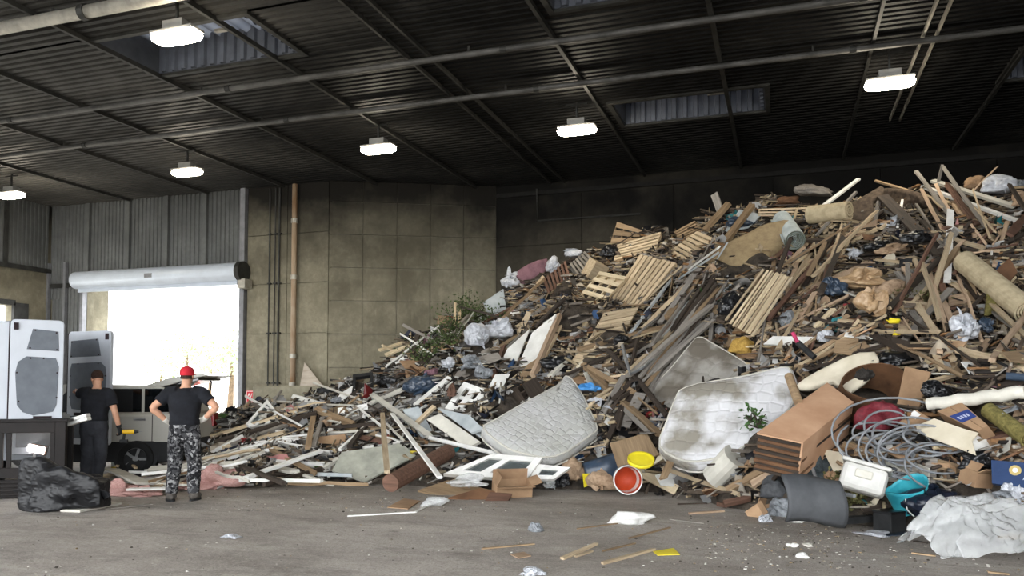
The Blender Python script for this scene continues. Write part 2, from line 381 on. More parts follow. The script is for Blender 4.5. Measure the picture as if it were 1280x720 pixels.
# conduit on the back wall near the corner
mb = MB(); a = on_Y(671, 236, YB-.06); b = on_Y(672, 276, YB-.06); c = on_Y(800, 262, YB-.06)
o = MB().tube([a, b, V((c.x, YB-.06, b.z))], .03, 6).build('wall_conduit', MATS['steel_dark']); tag(o, 'thin dark conduit bent along the back wall right of the corner', 'conduit')
# ---- door wall
J0 = on_Y(105, 400, YD).x; J1 = on_Y(302, 400, YD).x; DT = on_Y(203, 357, YD).z
PW = on_Y(309, 300, YD).x
w = struct(MB().box(PW, DC.x+.05, YD+.06, YD+.4, 0, HC+.3).box(J1, PW, YD+.1, YD+.4, 0, HC+.3).box(XL-.3, J0, YD+.1, YD+.4, 0, HC+.3).box(J0, J1, YD+.1, YD+.4, DT, HC+.3).build('wall_door', CON))
slabs(w, (PW+.02, YD, 0), V((1, 0, 0)), DC.x-PW-.02, HC, 2, [1.6]*5, -.06, CON)
# ribbed cladding bays over the door, one sheet each
bays = [on_Y(x, 300, YD).x for x in (60, 110, 160, 208, 256, 305)]
for i in range(5):
    x0, x1 = bays[i], bays[i+1]; z0 = DT+.25 if i > 0 else DT-.3
    ribbed(x1-x0-.18, HC-z0).build('cladding_sheet', MATS['wall_metal'], w, MX.Translation((x0+.09, YD+.06, z0)))
    MB().box(x0-.09, x0+.09, YD-.06, YD+.08, z0-.2, HC).build('mullion', MATS['wall_metal'], w)
MB().box(bays[5]-.09, bays[5]+.09, YD-.1, YD+.08, 0, HC).build('mullion', MATS['steel_grey'], w)
MB().box(bays[0], bays[5], YD-.04, YD+.08, DT+.1, DT+.25).build('girt', MATS['steel_dark'], w)
MB().box(J0-.12, J0, YD-.08, YD+.12, 0, DT+.1).build('door_jamb', MATS['steel_grey'], w)
MB().box(J1, J1+.12, YD-.08, YD+.12, 0, DT+.1).build('door_jamb', MATS['steel_grey'], w)
for x in (62, 83):
    q = on_Y(x, 350, YD).x
    MB().box(q-.05, q+.05, YD-.1, YD+.02, 0, DT+1).build('post', MATS['steel_grey'], w)
ribbed(J0-XL-.2, DT-.3).build('cladding_sheet', MATS['wall_metal'], w, MX.Translation((XL+.05, YD+.06, 0)))
# roller shutter barrel
e = empty('roller_shutter', MX.Translation((J0, YD, DT)))
a0 = on_Y(95, 347, YD-.35).x-J0; a1 = on_Y(300, 333, YD-.35).x-J0
zc = on_Y(200, 345, YD-.35).z-DT
MB().tube([(a0, -.35, zc), (a1, -.35, zc)], .30, 24).build('barrel_cover', MATS['shutter'], e, smooth=False)
MB().box(a0+.1, a1-.1, -.36, -.3, zc-.42, zc-.24).build('curtain_edge', MATS['shutter'], e)
MB().tube([(a1, -.35, zc), (a1+.16, -.35, zc)], .33, 20).build('end_bracket', MATS['steel_dark'], e)
MB().box(a1+.02, a1+.3, -.5, -.1, zc-.55, zc-.25).build('motor', MATS['galv'], e, bevel=.02)
MB().box((a0+a1)/2-.15, (a0+a1)/2+.15, -.665, -.64, zc-.08, zc+.06).build('maker_plate', MATS['steel_grey'], e)
tag(e, 'rolled up pale metal shutter above the bright doorway', 'shutter')
# pipes and conduits on the concrete
p0 = on_Y(368, 300, YD-.15)
e = empty('downpipe', MX.Translation((p0.x, YD-.15, 0)))
MB().tube([(0, 0, .2), (0, 0, 7.95)], .085, 12).build('pipe', MATS['rust_pipe'], e, smooth=True)
for z in (1.5, 2.4, 4.9, 6.7): MB().tube([(0, 0, z), (0, 0, z+.14)], .11, 12).build('collar', MATS['galv'], e)
tag(e, 'rusty tan downpipe with collars on the concrete beside the door', 'pipe')
for i, (x, r, lab) in enumerate(((337, .022, 'leftmost of three thin conduits beside the downpipe'), (344, .02, 'middle one of three thin conduits beside the downpipe'), (349, .03, 'rightmost of three thin conduits beside the downpipe'))):
    q = on_Y(x, 300, YD-.07); mb = MB().tube([(q.x, YD-.07, .6), (q.x, YD-.07, 7.9)], r, 6)
    for z in (1.6, 3.2, 4.8, 6.4): mb.box(q.x-.06, q.x+.06, YD-.09, YD, z, z+.04)
    tag(mb.build('wall_conduit', MATS['steel_dark']), lab, 'conduit', 'conduits by the downpipe')
# ---- left wall with a second bright opening
LO0, LO1, LOT = 9.0, on_X(17, 420, XL).y, on_X(10, 381, XL).z
w = struct(MB().box(XL-.4, XL-.06, LO1, YB+.3, 0, HC+.3).box(XL-.4, XL-.06, YF, LO0, 0, HC+.3).box(XL-.4, XL-.06, LO0, LO1, LOT, HC+.3).build('wall_left', CON))
zb = on_X(20, 330, XL).z
yy = YF
while yy < YD-.2:
    L_ = min(2.4, YD-.05-yy)
    ribbed(L_-.14, HC-zb).build('cladding_sheet', MATS['wall_metal'], w, frame((XL+.0, yy+L_-.07, zb), (0, -1, 0), (0, 0, 1)))
    MB().box(XL-.06, XL+.06, yy-.07, yy+.07, zb, HC).build('mullion', MATS['steel_dark'], w); yy += 2.4
MB().box(XL-.06, XL+.05, YF, YD, zb-.15, zb).build('girt', MATS['steel_dark'], w)
MB().box(XL-.06, XL+.06, LO1-.06, LO1+.5, 0, LOT+.1).box(XL-.06, XL+.06, LO0, LO1, LOT, LOT+.18).build('door_jamb', MATS['steel_dark'], w)
# ---------------------------------------------------------------- concrete push block, sheet, sign
bl = on_z(315, 560, 0); BD = 19.2
q0 = at_d(315, 482, BD); q1 = at_d(470, 482, BD+.6)
mb = MB().box(q0.x, q1.x, q0.y, q0.y+1.0, 0, q0.z)
o = mb.build('concrete_block', CON, bevel=.05); tag(o, 'low grey concrete block wall behind the debris below the downpipe', 'block')
q = at_d(387, 460, BD+.9)
mat('plywood_old', 'a5988a', c2='c0b6a8', rough=.85, scale=4, stretch=(.4, 2, 1))
o = MB().prism([(0, 0), (1.0, 0), (1.0, q0.z-.1), (.06, q0.z+.8)], 0, .025).build('plywood_offcut', MATS['plywood_old'], None, frame((on_Y(370, 480, YD-.5).x, YD-.75, 0.01), (1, 0, 0), (0, -1, .28)))
tag(o, 'triangular plywood offcut leaning on the wall beside the downpipe', 'plywood')
def text_obj(name, s, size, m, parent, mw, ext=.002, align='CENTER'):
    cu = bpy.data.curves.new(name, 'FONT'); cu.body = s; cu.size = size; cu.extrude = ext; cu.align_x = align; cu.align_y = 'CENTER'
    o = bpy.data.objects.new('tmp', cu); COL.objects.link(o); me = bpy.data.meshes.new_from_object(o.evaluated_get(bpy.context.evaluated_depsgraph_get())); bpy.data.objects.remove(o)
    me.materials.clear(); return put(name, me, m, parent, mw)
mat('sign_red', 'c8313a', rough=.4, var=.05, bump=0); mat('white_paint', 'e8e8e6', rough=.5, var=.05, bump=.02)
q = on_Y(307.5, 488, YD-.14); s1 = on_Y(307.5, 512, YD-.14).z
e = empty('wrong_way_sign', MX.Translation((q.x, YD-.14, s1)))
W, H = .95, q.z-s1
MB().box(0, W, 0, .01, 0, H).build('plate', MATS['sign_red'], e)
MB().box(.02, W-.02, -.004, 0, .02, .035).box(.02, W-.02, -.004, 0, H-.035, H-.02).box(.02, .035, -.004, 0, .02, H-.02).box(W-.035, W-.02, -.004, 0, .02, H-.02).build('border', MATS['white_paint'], e)
fm = MX.Rotation(PI/2, 4, 'X')
text_obj('lettering', 'WRONG', .24, MATS['white_paint'], e, MX.Translation((W/2, -.006, H*.7)) @ fm)
text_obj('lettering', 'WAY', .24, MATS['white_paint'], e, MX.Translation((W/2, -.006, H*.3)) @ fm)
tag(e, 'red sign with white lettering beside the doorway, half behind the block', 'sign')
# ---------------------------------------------------------------- outdoors
mat('yard', 'b4b0a6', rough=.9, scale=.6, var=.15, coord='Object')
struct(MB().box(-140, 90, YB+.3, 130, -.3, -.02).box(-140, XL-.3, YF-60, YB+.3, -.3, -.02).box(XL-.3, 90, YF-60, YF-8, -.3, -.02).box(XR+.3, 90, YF-8, YB+.3, -.3, -.02).build('ground_outdoors', MATS['yard']))
# ================================================================ the refuse pile: height field
TAB = np.array([  # photo column, foot row, crest row, crest distance, fall behind the crest
 (120, 600, 600, 14.0, .30), (222, 610, 600, 14.5, .30), (245, 612, 570, 14.8, .30), (275, 611, 546, 15.2, .35), (330, 610, 512, 16.5, .4), (400, 606, 500, 17, .45), (450, 606, 478, 17.5, .45), (500, 606, 440, 18, .4), (560, 612, 413, 19, .35),
 (620, 612, 380, 19.5, .3), (700, 612, 338, 20, .25), (780, 614, 304, 20, .15), (850, 618, 296, 19.5, .1), (900, 634, 276, 18.5, .08), (1000, 650, 268, 17.5, .06), (1100, 660, 250, 16.5, .05), (1200, 674, 243, 15.5, .05), (1280, 688, 247, 15, .05), (1500, 715, 262, 14, .05), (1900, 740, 300, 12.5, .1), (2400, 760, 360, 11.5, .2)], float)
_db = np.array([(on_z(r[0], r[1]) - EYE).dot(FH) for r in TAB]); _zc = np.array([max(-.3, at_d(r[0], r[2], r[3]).z) for r in TAB])
_ph = NR.uniform(0, 6.28, (12, 2)); _kv = [(6.28/l*math.cos(a), 6.28/l*math.sin(a), w) for l, a, w in zip((3.1, 2.3, 1.7, 1.3, 1.05, .8, .65, .55, 2.7, 1.5, .95, .7), NR.uniform(0, 6.28, 12), (.8, .7, .6, .5, .45, .4, .3, .3, .7, .5, .4, .3))]
def pnoise(X, Y): return sum(w*np.sin(kx*X+ky*Y+p[0]) for (kx, ky, w), p in zip(_kv, _ph))*.14
def col_of(X, Y):
    d = X*FH.x+Y*FH.y; return 640+FPX*(X*RIGHT.x+Y*RIGHT.y)/d, d
def pile_pd(px, d, X, Y):
    db = np.interp(px, TAB[:, 0], _db); dc = np.interp(px, TAB[:, 0], TAB[:, 3]); zc = np.interp(px, TAB[:, 0], _zc); fl = np.interp(px, TAB[:, 0], TAB[:, 4])
    t = (d-db)/(dc-db); q = np.clip(t/.06, 0, 1)
    up = zc*(.09*q*q*(3-2*q)+.91*np.clip(t, 0, 1))
    h = np.where(t > 1, zc-fl*(d-dc), up)
    h = np.where((t < 0) | (h < 0) | (px < 120), -.25, h + pnoise(X, Y)*np.clip(h/1.0, 0, 1.0))
    return h
def pile_xy(X, Y):
    X = np.asarray(X, float); Y = np.asarray(Y, float); px, d = col_of(X, Y); return pile_pd(px, d, X, Y)
_D = np.arange(5.5, 25.5, .04)
def hit(x, y, lift=0.0):
    r = ray(x, y); r = r/r.dot(FH); lat = r.dot(RIGHT)
    X = r.x*_D; Y = r.y*_D; Z = CAMH + r.z*_D
    h = pile_pd(np.full_like(_D, 640+FPX*lat), _D, X, Y)
    h = np.where(h < 0, -.0, h)
    i = np.argmax(Z <= h+lift)
    if Z[i] <= h[i]+lift: d = _D[i]
    else: d = float(np.interp(640+FPX*lat, TAB[:, 0], TAB[:, 3]))-.2
    return EYE + r*d
def nrm(P):
    e = .35; a = pile_xy([P.x-e, P.x+e, P.x, P.x], [P.y, P.y, P.y-e, P.y+e]); a = np.maximum(a, 0)
    return V((-(a[1]-a[0])/(2*e), -(a[3]-a[2])/(2*e), 1)).normalized()
def dep(P): return (P-EYE).dot(FH)
# ---- mound
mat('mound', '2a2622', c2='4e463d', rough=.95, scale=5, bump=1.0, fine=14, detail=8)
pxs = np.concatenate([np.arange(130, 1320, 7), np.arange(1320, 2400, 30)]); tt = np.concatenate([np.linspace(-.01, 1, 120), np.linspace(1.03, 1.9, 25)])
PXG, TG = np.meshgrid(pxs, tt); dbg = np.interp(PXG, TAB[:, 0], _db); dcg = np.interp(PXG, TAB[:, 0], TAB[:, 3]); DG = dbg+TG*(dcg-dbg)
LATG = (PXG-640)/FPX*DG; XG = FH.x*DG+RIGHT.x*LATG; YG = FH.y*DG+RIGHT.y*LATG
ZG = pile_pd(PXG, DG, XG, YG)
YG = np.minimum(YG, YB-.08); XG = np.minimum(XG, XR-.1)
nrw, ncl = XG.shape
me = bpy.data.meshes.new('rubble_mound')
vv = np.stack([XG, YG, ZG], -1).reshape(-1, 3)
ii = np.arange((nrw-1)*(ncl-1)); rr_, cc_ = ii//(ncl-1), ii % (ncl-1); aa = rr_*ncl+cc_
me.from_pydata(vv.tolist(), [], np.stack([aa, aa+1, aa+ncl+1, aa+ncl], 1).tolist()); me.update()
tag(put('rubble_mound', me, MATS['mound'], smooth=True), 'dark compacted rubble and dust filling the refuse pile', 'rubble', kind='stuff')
# ---- small loose fragments that nobody could count
PAL = [srgb(c) for c in ('c9b596', 'b5a283', '9c8a70', '8b8278', '675b4f', '463c34', '2c2723', 'd8d4cc', 'b9b6b0', '8f8d89', '5c5a58', '2a2a2b', '9a7450', 'c7beb0', 'dcc9a4', '7a6a5c')]
PALX = [srgb(c) for c in ('a33a3a', '3f5f8a', '4d6b3a', 'd6c043', '2f7f86', 'c88f8a')]
def frag_mesh(name, n, kind, matr, xr, tr=(0, 1.0), seed=1, pal=PAL, accent=.03):
    g = np.random.default_rng(seed)
    n0 = n; px = g.uniform(*xr, n*2); t = g.uniform(*tr, n*2)**.85
    db = np.interp(px, TAB[:, 0], _db); dc = np.interp(px, TAB[:, 0], TAB[:, 3]); d = db+t*(dc-db)+.03
    lat = (px-640)/FPX*d; X = FH.x*d+RIGHT.x*lat; Y = FH.y*d+RIGHT.y*lat
    Z = np.maximum(pile_pd(px, d, X, Y), 0)
    rel = np.stack([X, Y, Z+.08-CAMH], 1); dz = rel @ np.array(FWD); PX = 640+FPX*(rel @ np.array(RIGHT))/dz; PY = PCY-FPX*(rel @ np.array(UP))/dz
    cov = np.zeros(len(X), bool)
    for pl in EXC:
        q = np.array(pl); sel = np.where((PX > q[:, 0].min()) & (PX < q[:, 0].max()) & (PY > q[:, 1].min()) & (PY < q[:, 1].max()+3) & ~cov)[0]
        if not len(sel): continue
        ins = np.zeros(len(sel), bool); x_, y_ = PX[sel], PY[sel]
        for k in range(len(q)):
            (xa, ya), (xb, yb) = q[k], q[k-1]
            if ya != yb: ins ^= ((ya > y_) != (yb > y_)) & (x_ < (xb-xa)*(y_-ya)/(yb-ya)+xa)
        cov[sel[ins]] = True
    ok = np.where(~cov | (g.random(len(X)) < .03))[0][:n0]; X, Y, Z = X[ok], Y[ok], Z[ok]; n = len(ok)
    if kind == 'stick': L = g.uniform(.15, .8, n); W = g.uniform(.012, .05, n); T = g.uniform(.008, .03, n)
    elif kind == 'chip': L = g.uniform(.06, .26, n); W = g.uniform(.05, .2, n); T = g.uniform(.004, .03, n)
    else: L = g.uniform(.1, .4, n); W = g.uniform(.1, .32, n); T = np.zeros(n)
    th = g.uniform(0, 6.28, n); a = np.stack([np.cos(th), np.sin(th), g.uniform(-.2, .9, n)*np.sin(th)], 1); a /= np.linalg.norm(a, axis=1)[:, None]
    b = g.normal(size=(n, 3)); b -= a*(a*b).sum(1)[:, None]; b /= np.linalg.norm(b, axis=1)[:, None]; c = np.cross(a, b)
    P = np.stack([X, Y, Z+g.uniform(0.0, .12, n)], 1)
    pal = np.array(pal); ci = g.integers(0, len(pal), n); colr = pal[ci]*g.uniform(.7, 1.2, n)[:, None]
    ax = g.random(n) < accent; colr[ax] = np.array(PALX)[g.integers(0, len(PALX), ax.sum())]
    if kind != 'sheet':
        sg = np.array([(x, y, z) for z in (-.5, .5) for y in (-.5, .5) for x in (-.5, .5)])
        vs = P[:, None]+a[:, None]*(sg[None, :, :1]*L[:, None, None])+b[:, None]*(sg[None, :, 1:2]*W[:, None, None])+c[:, None]*(sg[None, :, 2:]*T[:, None, None])
        F = np.array([(0,2,3,1),(4,5,7,6),(0,1,5,4),(2,6,7,3),(0,4,6,2),(1,3,7,5)]); k = 8
    else:
        sg = np.array([(x/3-.5, y/3-.5) for y in range(4) for x in range(4)])
        zz = g.normal(0, .22, (n, 16))*W[:, None]
        vs = P[:, None]+a[:, None]*(sg[None, :, :1]*L[:, None, None])+b[:, None]*(sg[None, :, 1:]*W[:, None, None])+c[:, None]*zz[:, :, None]
        F = np.array([(j*4+i, j*4+i+1, j*4+i+5, j*4+i+4) for j in range(3) for i in range(3)]); k = 16
    fs = (F[None]+np.arange(n)[:, None, None]*k).reshape(-1, 4); vs = vs.reshape(-1, 3)
    me = bpy.data.meshes.new(name); me.vertices.add(len(vs)); me.vertices.foreach_set('co', vs.ravel().astype(np.float32))
    me.loops.add(fs.size); me.loops.foreach_set('vertex_index', fs.ravel().astype(np.int32))
    me.polygons.add(len(fs)); me.polygons.foreach_set('loop_start', np.arange(0, fs.size, 4, dtype=np.int32)); me.polygons.foreach_set('loop_total', np.full(len(fs), 4, np.int32))
    me.update(); me.validate()
    ca = me.color_attributes.new('tint', 'FLOAT_COLOR', 'POINT'); ca.data.foreach_set('color', np.concatenate([np.repeat(colr, k, 0), np.ones((n*k, 1))], 1).ravel().astype(np.float32))
    return put(name, me, matr, smooth=False)
mat('frag', 'd8d8d8', rough=.85, scale=18, var=.15, vcol='tint', bump=.3)
# floor crumbs
def crumbs(name, n, regs, seed, pal, smin, smax):
    g = np.random.default_rng(seed); me = bpy.data.meshes.new(name); vs = []; fs = []; cs = []
    for _ in range(n):
        x0, x1, y0, y1 = regs[g.integers(len(regs))]
        P = on_z(g.uniform(x0, x1), y0+(y1-y0)*g.random()); s = g.uniform(smin, smax); a = g.uniform(0, 3.14); l, w, h = s, s*g.uniform(.3, .9), s*g.uniform(.1, .4)
        if pile_xy(P.x, P.y) > 0: continue
        ca, sa = math.cos(a), math.sin(a); k = len(vs)
        for z in (0.0, h):
            for u, v in ((-l, -w), (l, -w), (l*.8, w), (-l*.7, w*.8)):
                f_ = .5 if z == 0 else .38; vs.append((P.x+(u*ca-v*sa)*f_, P.y+(u*sa+v*ca)*f_, z+.001))
        fs += [(k+3, k+2, k+1, k), (k+4, k+5, k+6, k+7), (k, k+1, k+5, k+4), (k+1, k+2, k+6, k+5), (k+2, k+3, k+7, k+6), (k+3, k, k+4, k+7)]
        c = pal[g.integers(len(pal))]; cs += [(*c, 1)]*8
    me.from_pydata(vs, [], fs); me.update(); ca = me.color_attributes.new('tint', 'FLOAT_COLOR', 'POINT'); ca.data.foreach_set('color', np.array(cs, np.float32).ravel())
    return put(name, me, MATS['frag'])
CR = [srgb(c) for c in ('d6d2ca', 'c4bfb5', 'aaa398', '5a534b', '463f39', 'a08a6a', '6c6458')]
tag(crumbs('floor_crumbs', 1300, [(0, 1280, 612, 720), (860, 1280, 640, 715), (880, 1080, 655, 700), (250, 640, 610, 640)], 9, CR, .006, .03), 'countless white and brown crumbs scattered over the concrete floor', 'crumbs', kind='stuff')
# ================================================================ generic builders for the refuse
EXC = []
def wood(name, c, c2, rnd=.2): return mat(name, c, c2=c2, rough=.8, scale=3.5, stretch=(.5, 7, 7), rnd=rnd, bump=.3, lo=.3, hi=.7)
wood('pale', 'a89478', 'cfbd9f'); wood('new', 'bfac8b', 'dfd0b2'); wood('tan', '79644e', 'a18a6c'); wood('grey', '6a655f', '99938b'); wood('dark', '2b2520', '473d35'); wood('red', '553f34', '77594a'); wood('pinky', 'a0876f', 'cbb298')
mat('white', 'd6d5d0', c2='eeeeea', rough=.55, scale=3, rnd=.06, bump=.08)
mat('offwhite', 'b5b2a8', c2='d0cdc2', rough=.7, scale=3, rnd=.1, bump=.1)
mat('greyblue', '98a0a4', c2='b6bcbe', rough=.7, scale=3, rnd=.1, bump=.1)
mat('board_green', '8d8f84', c2='b3b3a6', rough=.85, scale=3, bump=.2)
mat('cardboard', '8d7157', c2='ab8d6e', rough=.85, scale=2.5, rnd=.12, bump=.12)
mat('cardboard_dark', '5c4230', c2='7d5c42', rough=.85, scale=2.5, rnd=.12, bump=.15)
mat('cream', 'c5bba4', c2='dcd3bf', rough=.7, scale=2.5, bump=.1)
mat('steel', '707274', c2='9a9c9e', rough=.45, metal=.5, scale=5)
mat('black_plastic', '111214', c2='1e1f22', rough=.28, scale=4, spec=.5, bump=1.0, fine=-3.2)
mat('navy_plastic', '171b28', c2='262c3c', rough=.28, scale=4, spec=.5, bump=1.0, fine=-3.2)
mat('blue_black', '26313f', c2='3b4a5c', rough=.3, scale=4, spec=.5, bump=1.0, fine=-3.2)
mat('white_plastic', 'a5a8af', c2='cdd0d6', rough=.35, scale=4, spec=.5, bump=1.0, fine=-3.2)
mat('grey_plastic', '6f7378', c2='93979b', rough=.4, scale=4, spec=.4, bump=1.0, fine=-3.2)
mat('dark_cloth', '23211f', c2='37332f', rough=.95, scale=6, bump=.3)
mat('blue', '2f78b8', c2='5594cc', rough=.4, scale=4); mat('red', '9a2530', c2='b9323c', rough=.5, scale=4); mat('yellow', 'd6c21e', c2='ead932', rough=.5, scale=4); mat('teal', '2b93a5', c2='46b1bf', rough=.4, scale=4)
mat('plum', '5f444c', c2='816069', rough=.9, scale=5, bump=.3)
mat('glass', 'dfe7e6', rough=.08, trans=1, var=0, bump=0, spec=.5)
mat('glass_grey', '9aa3a3', rough=.12, trans=.8, var=.1, bump=0, spec=.5)
mat('rubber', '1d1e1f', c2='2b2c2d', rough=.7)
def Wd(k): return MATS[k]
def catm(poly, n=3):
    out = []; N = len(poly)
    for i in range(N):
        p0, p1, p2, p3 = (V(poly[(i+k-1) % N]) for k in range(4))
        for s in range(n):
            t = s/n; out.append(.5*((2*p1)+(p2-p0)*t+(2*p0-5*p1+4*p2-p3)*t*t+(3*p1-p0-3*p2+p3)*t**3))
    return out
def auto_lift(pl, c, n, lift):
    cx = sum(p[0] for p in pl)/len(pl); cy = sum(p[1] for p in pl)/len(pl)
    S = [on_plane(cx+(x-cx)*s, cy+(y-cy)*s, c, n) for x, y in pl for s in (.3, .65, .95)]
    h = pile_xy([p.x for p in S], [p.y for p in S]); need = np.array([(max(hh, 0)-p.z)*n.z for hh, p in zip(h, S)])
    return float(np.clip(need.max(), -.1, .95))+.08+lift*.3
def fit(pl, lift=.2, face=0.0, up=None):
    """plane on the slope under the given photo outline -> matrix, local outline"""
    H = [hit(*p) for p in pl]; c = sum(H, V((0, 0, 0)))/len(H)
    A = np.array([list(h-c) for h in H]); n = V(np.linalg.svd(A)[2][2])
    to = (EYE-c).normalized()
    if n.dot(to) < 0: n = -n
    n2 = nrm(c); n = (n*.5+n2*.5).normalized()
    if n.dot(to) < .35: n = (n+to*.5).normalized()
    n = (n*(1-face)+to*face).normalized()
    if up is not None: n = V(up).normalized()
    c = c+n*auto_lift(pl, c, n, lift)
    Q = [on_plane(x, y, c, n) for x, y in pl]
    m = frame(Q[0], Q[1]-Q[0], n); mi = m.inverted()
    return m, [(mi @ q).to_2d() for q in Q]
def panel(name, pl, t, m, label, cat, lift=.2, face=0.0, group=None, curve=0, up=None):
    mx, q = fit(pl, lift, face, up)
    o = MB().prism(q, -t, 0).build(name, Wd(m) if isinstance(m, str) else m, None, mx)
    EXC.append(pl); return tag(o, label, cat, group)
def plank(a, b, wpx, t, m, label, name='wood_plank', cat='plank', la=.2, lb=.2, roll=0, group=None, exc=True):
    A = hit(*a, lift=la*.6); B = hit(*b, lift=lb*.6); mid = (A+B)/2
    S = [A+(B-A)*k for k in (.2, .4, .6, .8)]; need = .1+float((np.maximum(pile_xy([p.x for p in S], [p.y for p in S]), 0)-np.array([p.z for p in S])).max())
    if need > 0: A = hit(*a, lift=la*.6+min(.8, need)); B = hit(*b, lift=lb*.6+min(.8, need)); mid = (A+B)/2
    w = wpx*dep(mid)/FPX; up = MX.Rotation(roll, 3, (B-A).normalized()) @ nrm(mid)
    L = (B-A).length; mb = MB(); e1, e2 = R.uniform(-.3, .3)*w, R.uniform(-.3, .3)*w
    mb.prism([(0, -w/2), (L*.5, -w/2+R.uniform(-.01, .01)), (L+e1, -w/2), (L-e1, w/2), (L*.5, w/2), (e2*.5, w/2)], -t/2, t/2)
    o = mb.build(name, Wd(m), None, frame(A, B-A, up))
    if exc: EXC.append(((a[0], a[1]-wpx/2), (b[0], b[1]-wpx/2), (b[0], b[1]+wpx/2), (a[0], a[1]+wpx/2)))
    return tag(o, label, cat, group)
def rod(pts, rpx, m, label, name='pipe', cat='pipe', lift=.2, n=8, smooth=True, group=None):
    P = [hit(*p, lift=lift) for p in pts]; r = rpx*dep(P[0])/FPX
    o = MB().tube([p-P[0] for p in P], r, n).build(name, Wd(m), None, MX.Translation(P[0]), smooth=False)
    for k in range(len(pts)-1):
        a, b = pts[k], pts[k+1]; EXC.append(((a[0], a[1]-rpx), (b[0], b[1]-rpx), (b[0], b[1]+rpx), (a[0], a[1]+rpx)))
    return tag(o, label, cat, group)
def pillow(name, pl, t, m, label, cat, lift=.25, face=0.0, amp=.05, freq=1.6, puff=.05, seed=0, smoothn=3, ridged=False, up=None, parts=None, rnd=1):
    mx, q = fit(pl, lift, face, up); q = catm([(x, y) for x, y in q], smoothn) if smoothn > 1 else [V(p) for p in q]
    c = sum(q, V((0, 0)))/len(q); n = len(q)
    prof = [(.93, -t), (.99, -t*.93), (1.0, -t*.55), (.992, -t*.15), (.965, 0), (.92, puff*.5), (.82, puff*.8), (.68, puff), (.52, puff), (.36, puff), (.2, puff)]
    vs = []; fs = []
    for s, z in prof:
        for p in q:
            w = c+(p-c)*s; nn = mnoise.fractal((w.x*freq, w.y*freq, seed*7.3+z*.5), 1, 2, 3)
            if ridged: nn = .6-abs(nn)*2
            k = amp*nn*(1 if s < .95 else .5); vs.append((w.x+amp*.5*mnoise.noise((w.y*freq, seed, w.x)), w.y, z+k))
    vs.append((c.x, c.y, puff+amp*mnoise.noise((c.x*freq, c.y*freq, seed*7.3))))
    R_ = len(prof)
    for i in range(R_-1):
        for k in range(n): fs.append((i*n+k, i*n+(k+1) % n, (i+1)*n+(k+1) % n, (i+1)*n+k))
    fs += [((R_-1)*n+k, (R_-1)*n+(k+1) % n, len(vs)-1) for k in range(n)] + [tuple(range(n-1, -1, -1))]
    EXC.append(pl)
    if parts is None:
        return tag(MB().add(vs, fs).build(name, Wd(m) if isinstance(m, str) else m, None, mx, smooth=True), label, cat)
    e = empty(name, mx); MB().add(vs, fs).build(parts, Wd(m) if isinstance(m, str) else m, e, smooth=True)
    for row in (1, 4):
        MB().tube([vs[row*n+k] for k in range(n)], .016, 5, closed=True).build('piping', Wd('offwhite' if rnd else 'grey_plastic'), e, smooth=True)
    return tag(e, label, cat)
def crumple(seed, amp=.28, freq=1.3, sub=4):
    """crumpled closed bag: sharp random creases over a lumpy ball"""
    g = np.random.default_rng(int(seed*1000) % 99991); bm = bmesh.new(); bmesh.ops.create_icosphere(bm, subdivisions=sub, radius=1)
    p = np.array([v.co[:] for v in bm.verts]); s = np.ones(len(p))
    for k in range(5): n = g.normal(size=3)*freq*1.1; s += amp*.38*np.sin(p @ n*1.6+g.uniform(0, 6))
    for k in range(26):
        n = g.normal(size=3); n /= np.linalg.norm(n); c0 = g.uniform(-.6, .6); f = np.abs(p @ n-c0); s += amp*g.choice([-1, 1, 1])*.3*np.maximum(0, .38-f)
    for k in range(14):
        n = g.normal(size=3); n /= np.linalg.norm(n); n2 = g.normal(size=3); s += amp*.25*np.abs(((p @ n*2.2+.25*np.sin(p @ n2*3)+g.uniform(0, 1)) % 1)-.5)-.06*amp
    q = p*s[:, None]; q[:, 2] = np.where(q[:, 2] < -.5, -.5+(q[:, 2]+.5)*.25, q[:, 2])
    for v, w in zip(bm.verts, q): v.co = w
    me = bpy.data.meshes.new('bag'); bm.to_mesh(me); bm.free()
    me.polygons.foreach_set('use_smooth', [True]*len(me.polygons)); return me
def crumple_sheet(seed, n=16):
    """crumpled open sheet with sharp folds"""
    g = np.random.default_rng(seed); u, v = np.meshgrid(np.linspace(-1, 1, n+1), np.linspace(-1, 1, n+1)); z = np.zeros_like(u); x = u.copy(); y = v.copy()
    for k in range(11):
        a = g.uniform(0, 6.28); c0 = g.uniform(-.8, .8); t = np.cos(a)*u+np.sin(a)*v-c0; f = np.abs(t)*g.uniform(.15, .5)*g.choice([-1, 1]); z += f; x -= np.cos(a)*t*.07; y -= np.sin(a)*t*.07
    z -= z.mean(); z *= .75; x += .1*np.sin(v*3+seed); y += .1*np.sin(u*3+seed); r = 1-.12*np.cos(4*np.arctan2(v, u)); x *= r; y *= r
    me = bpy.data.meshes.new('scrap'); me.from_pydata(np.stack([x, y, z], -1).reshape(-1, 3).tolist(), [], [(j*(n+1)+i, j*(n+1)+i+1, (j+1)*(n+1)+i+1, (j+1)*(n+1)+i) for j in range(n) for i in range(n)]); me.update()
    return me
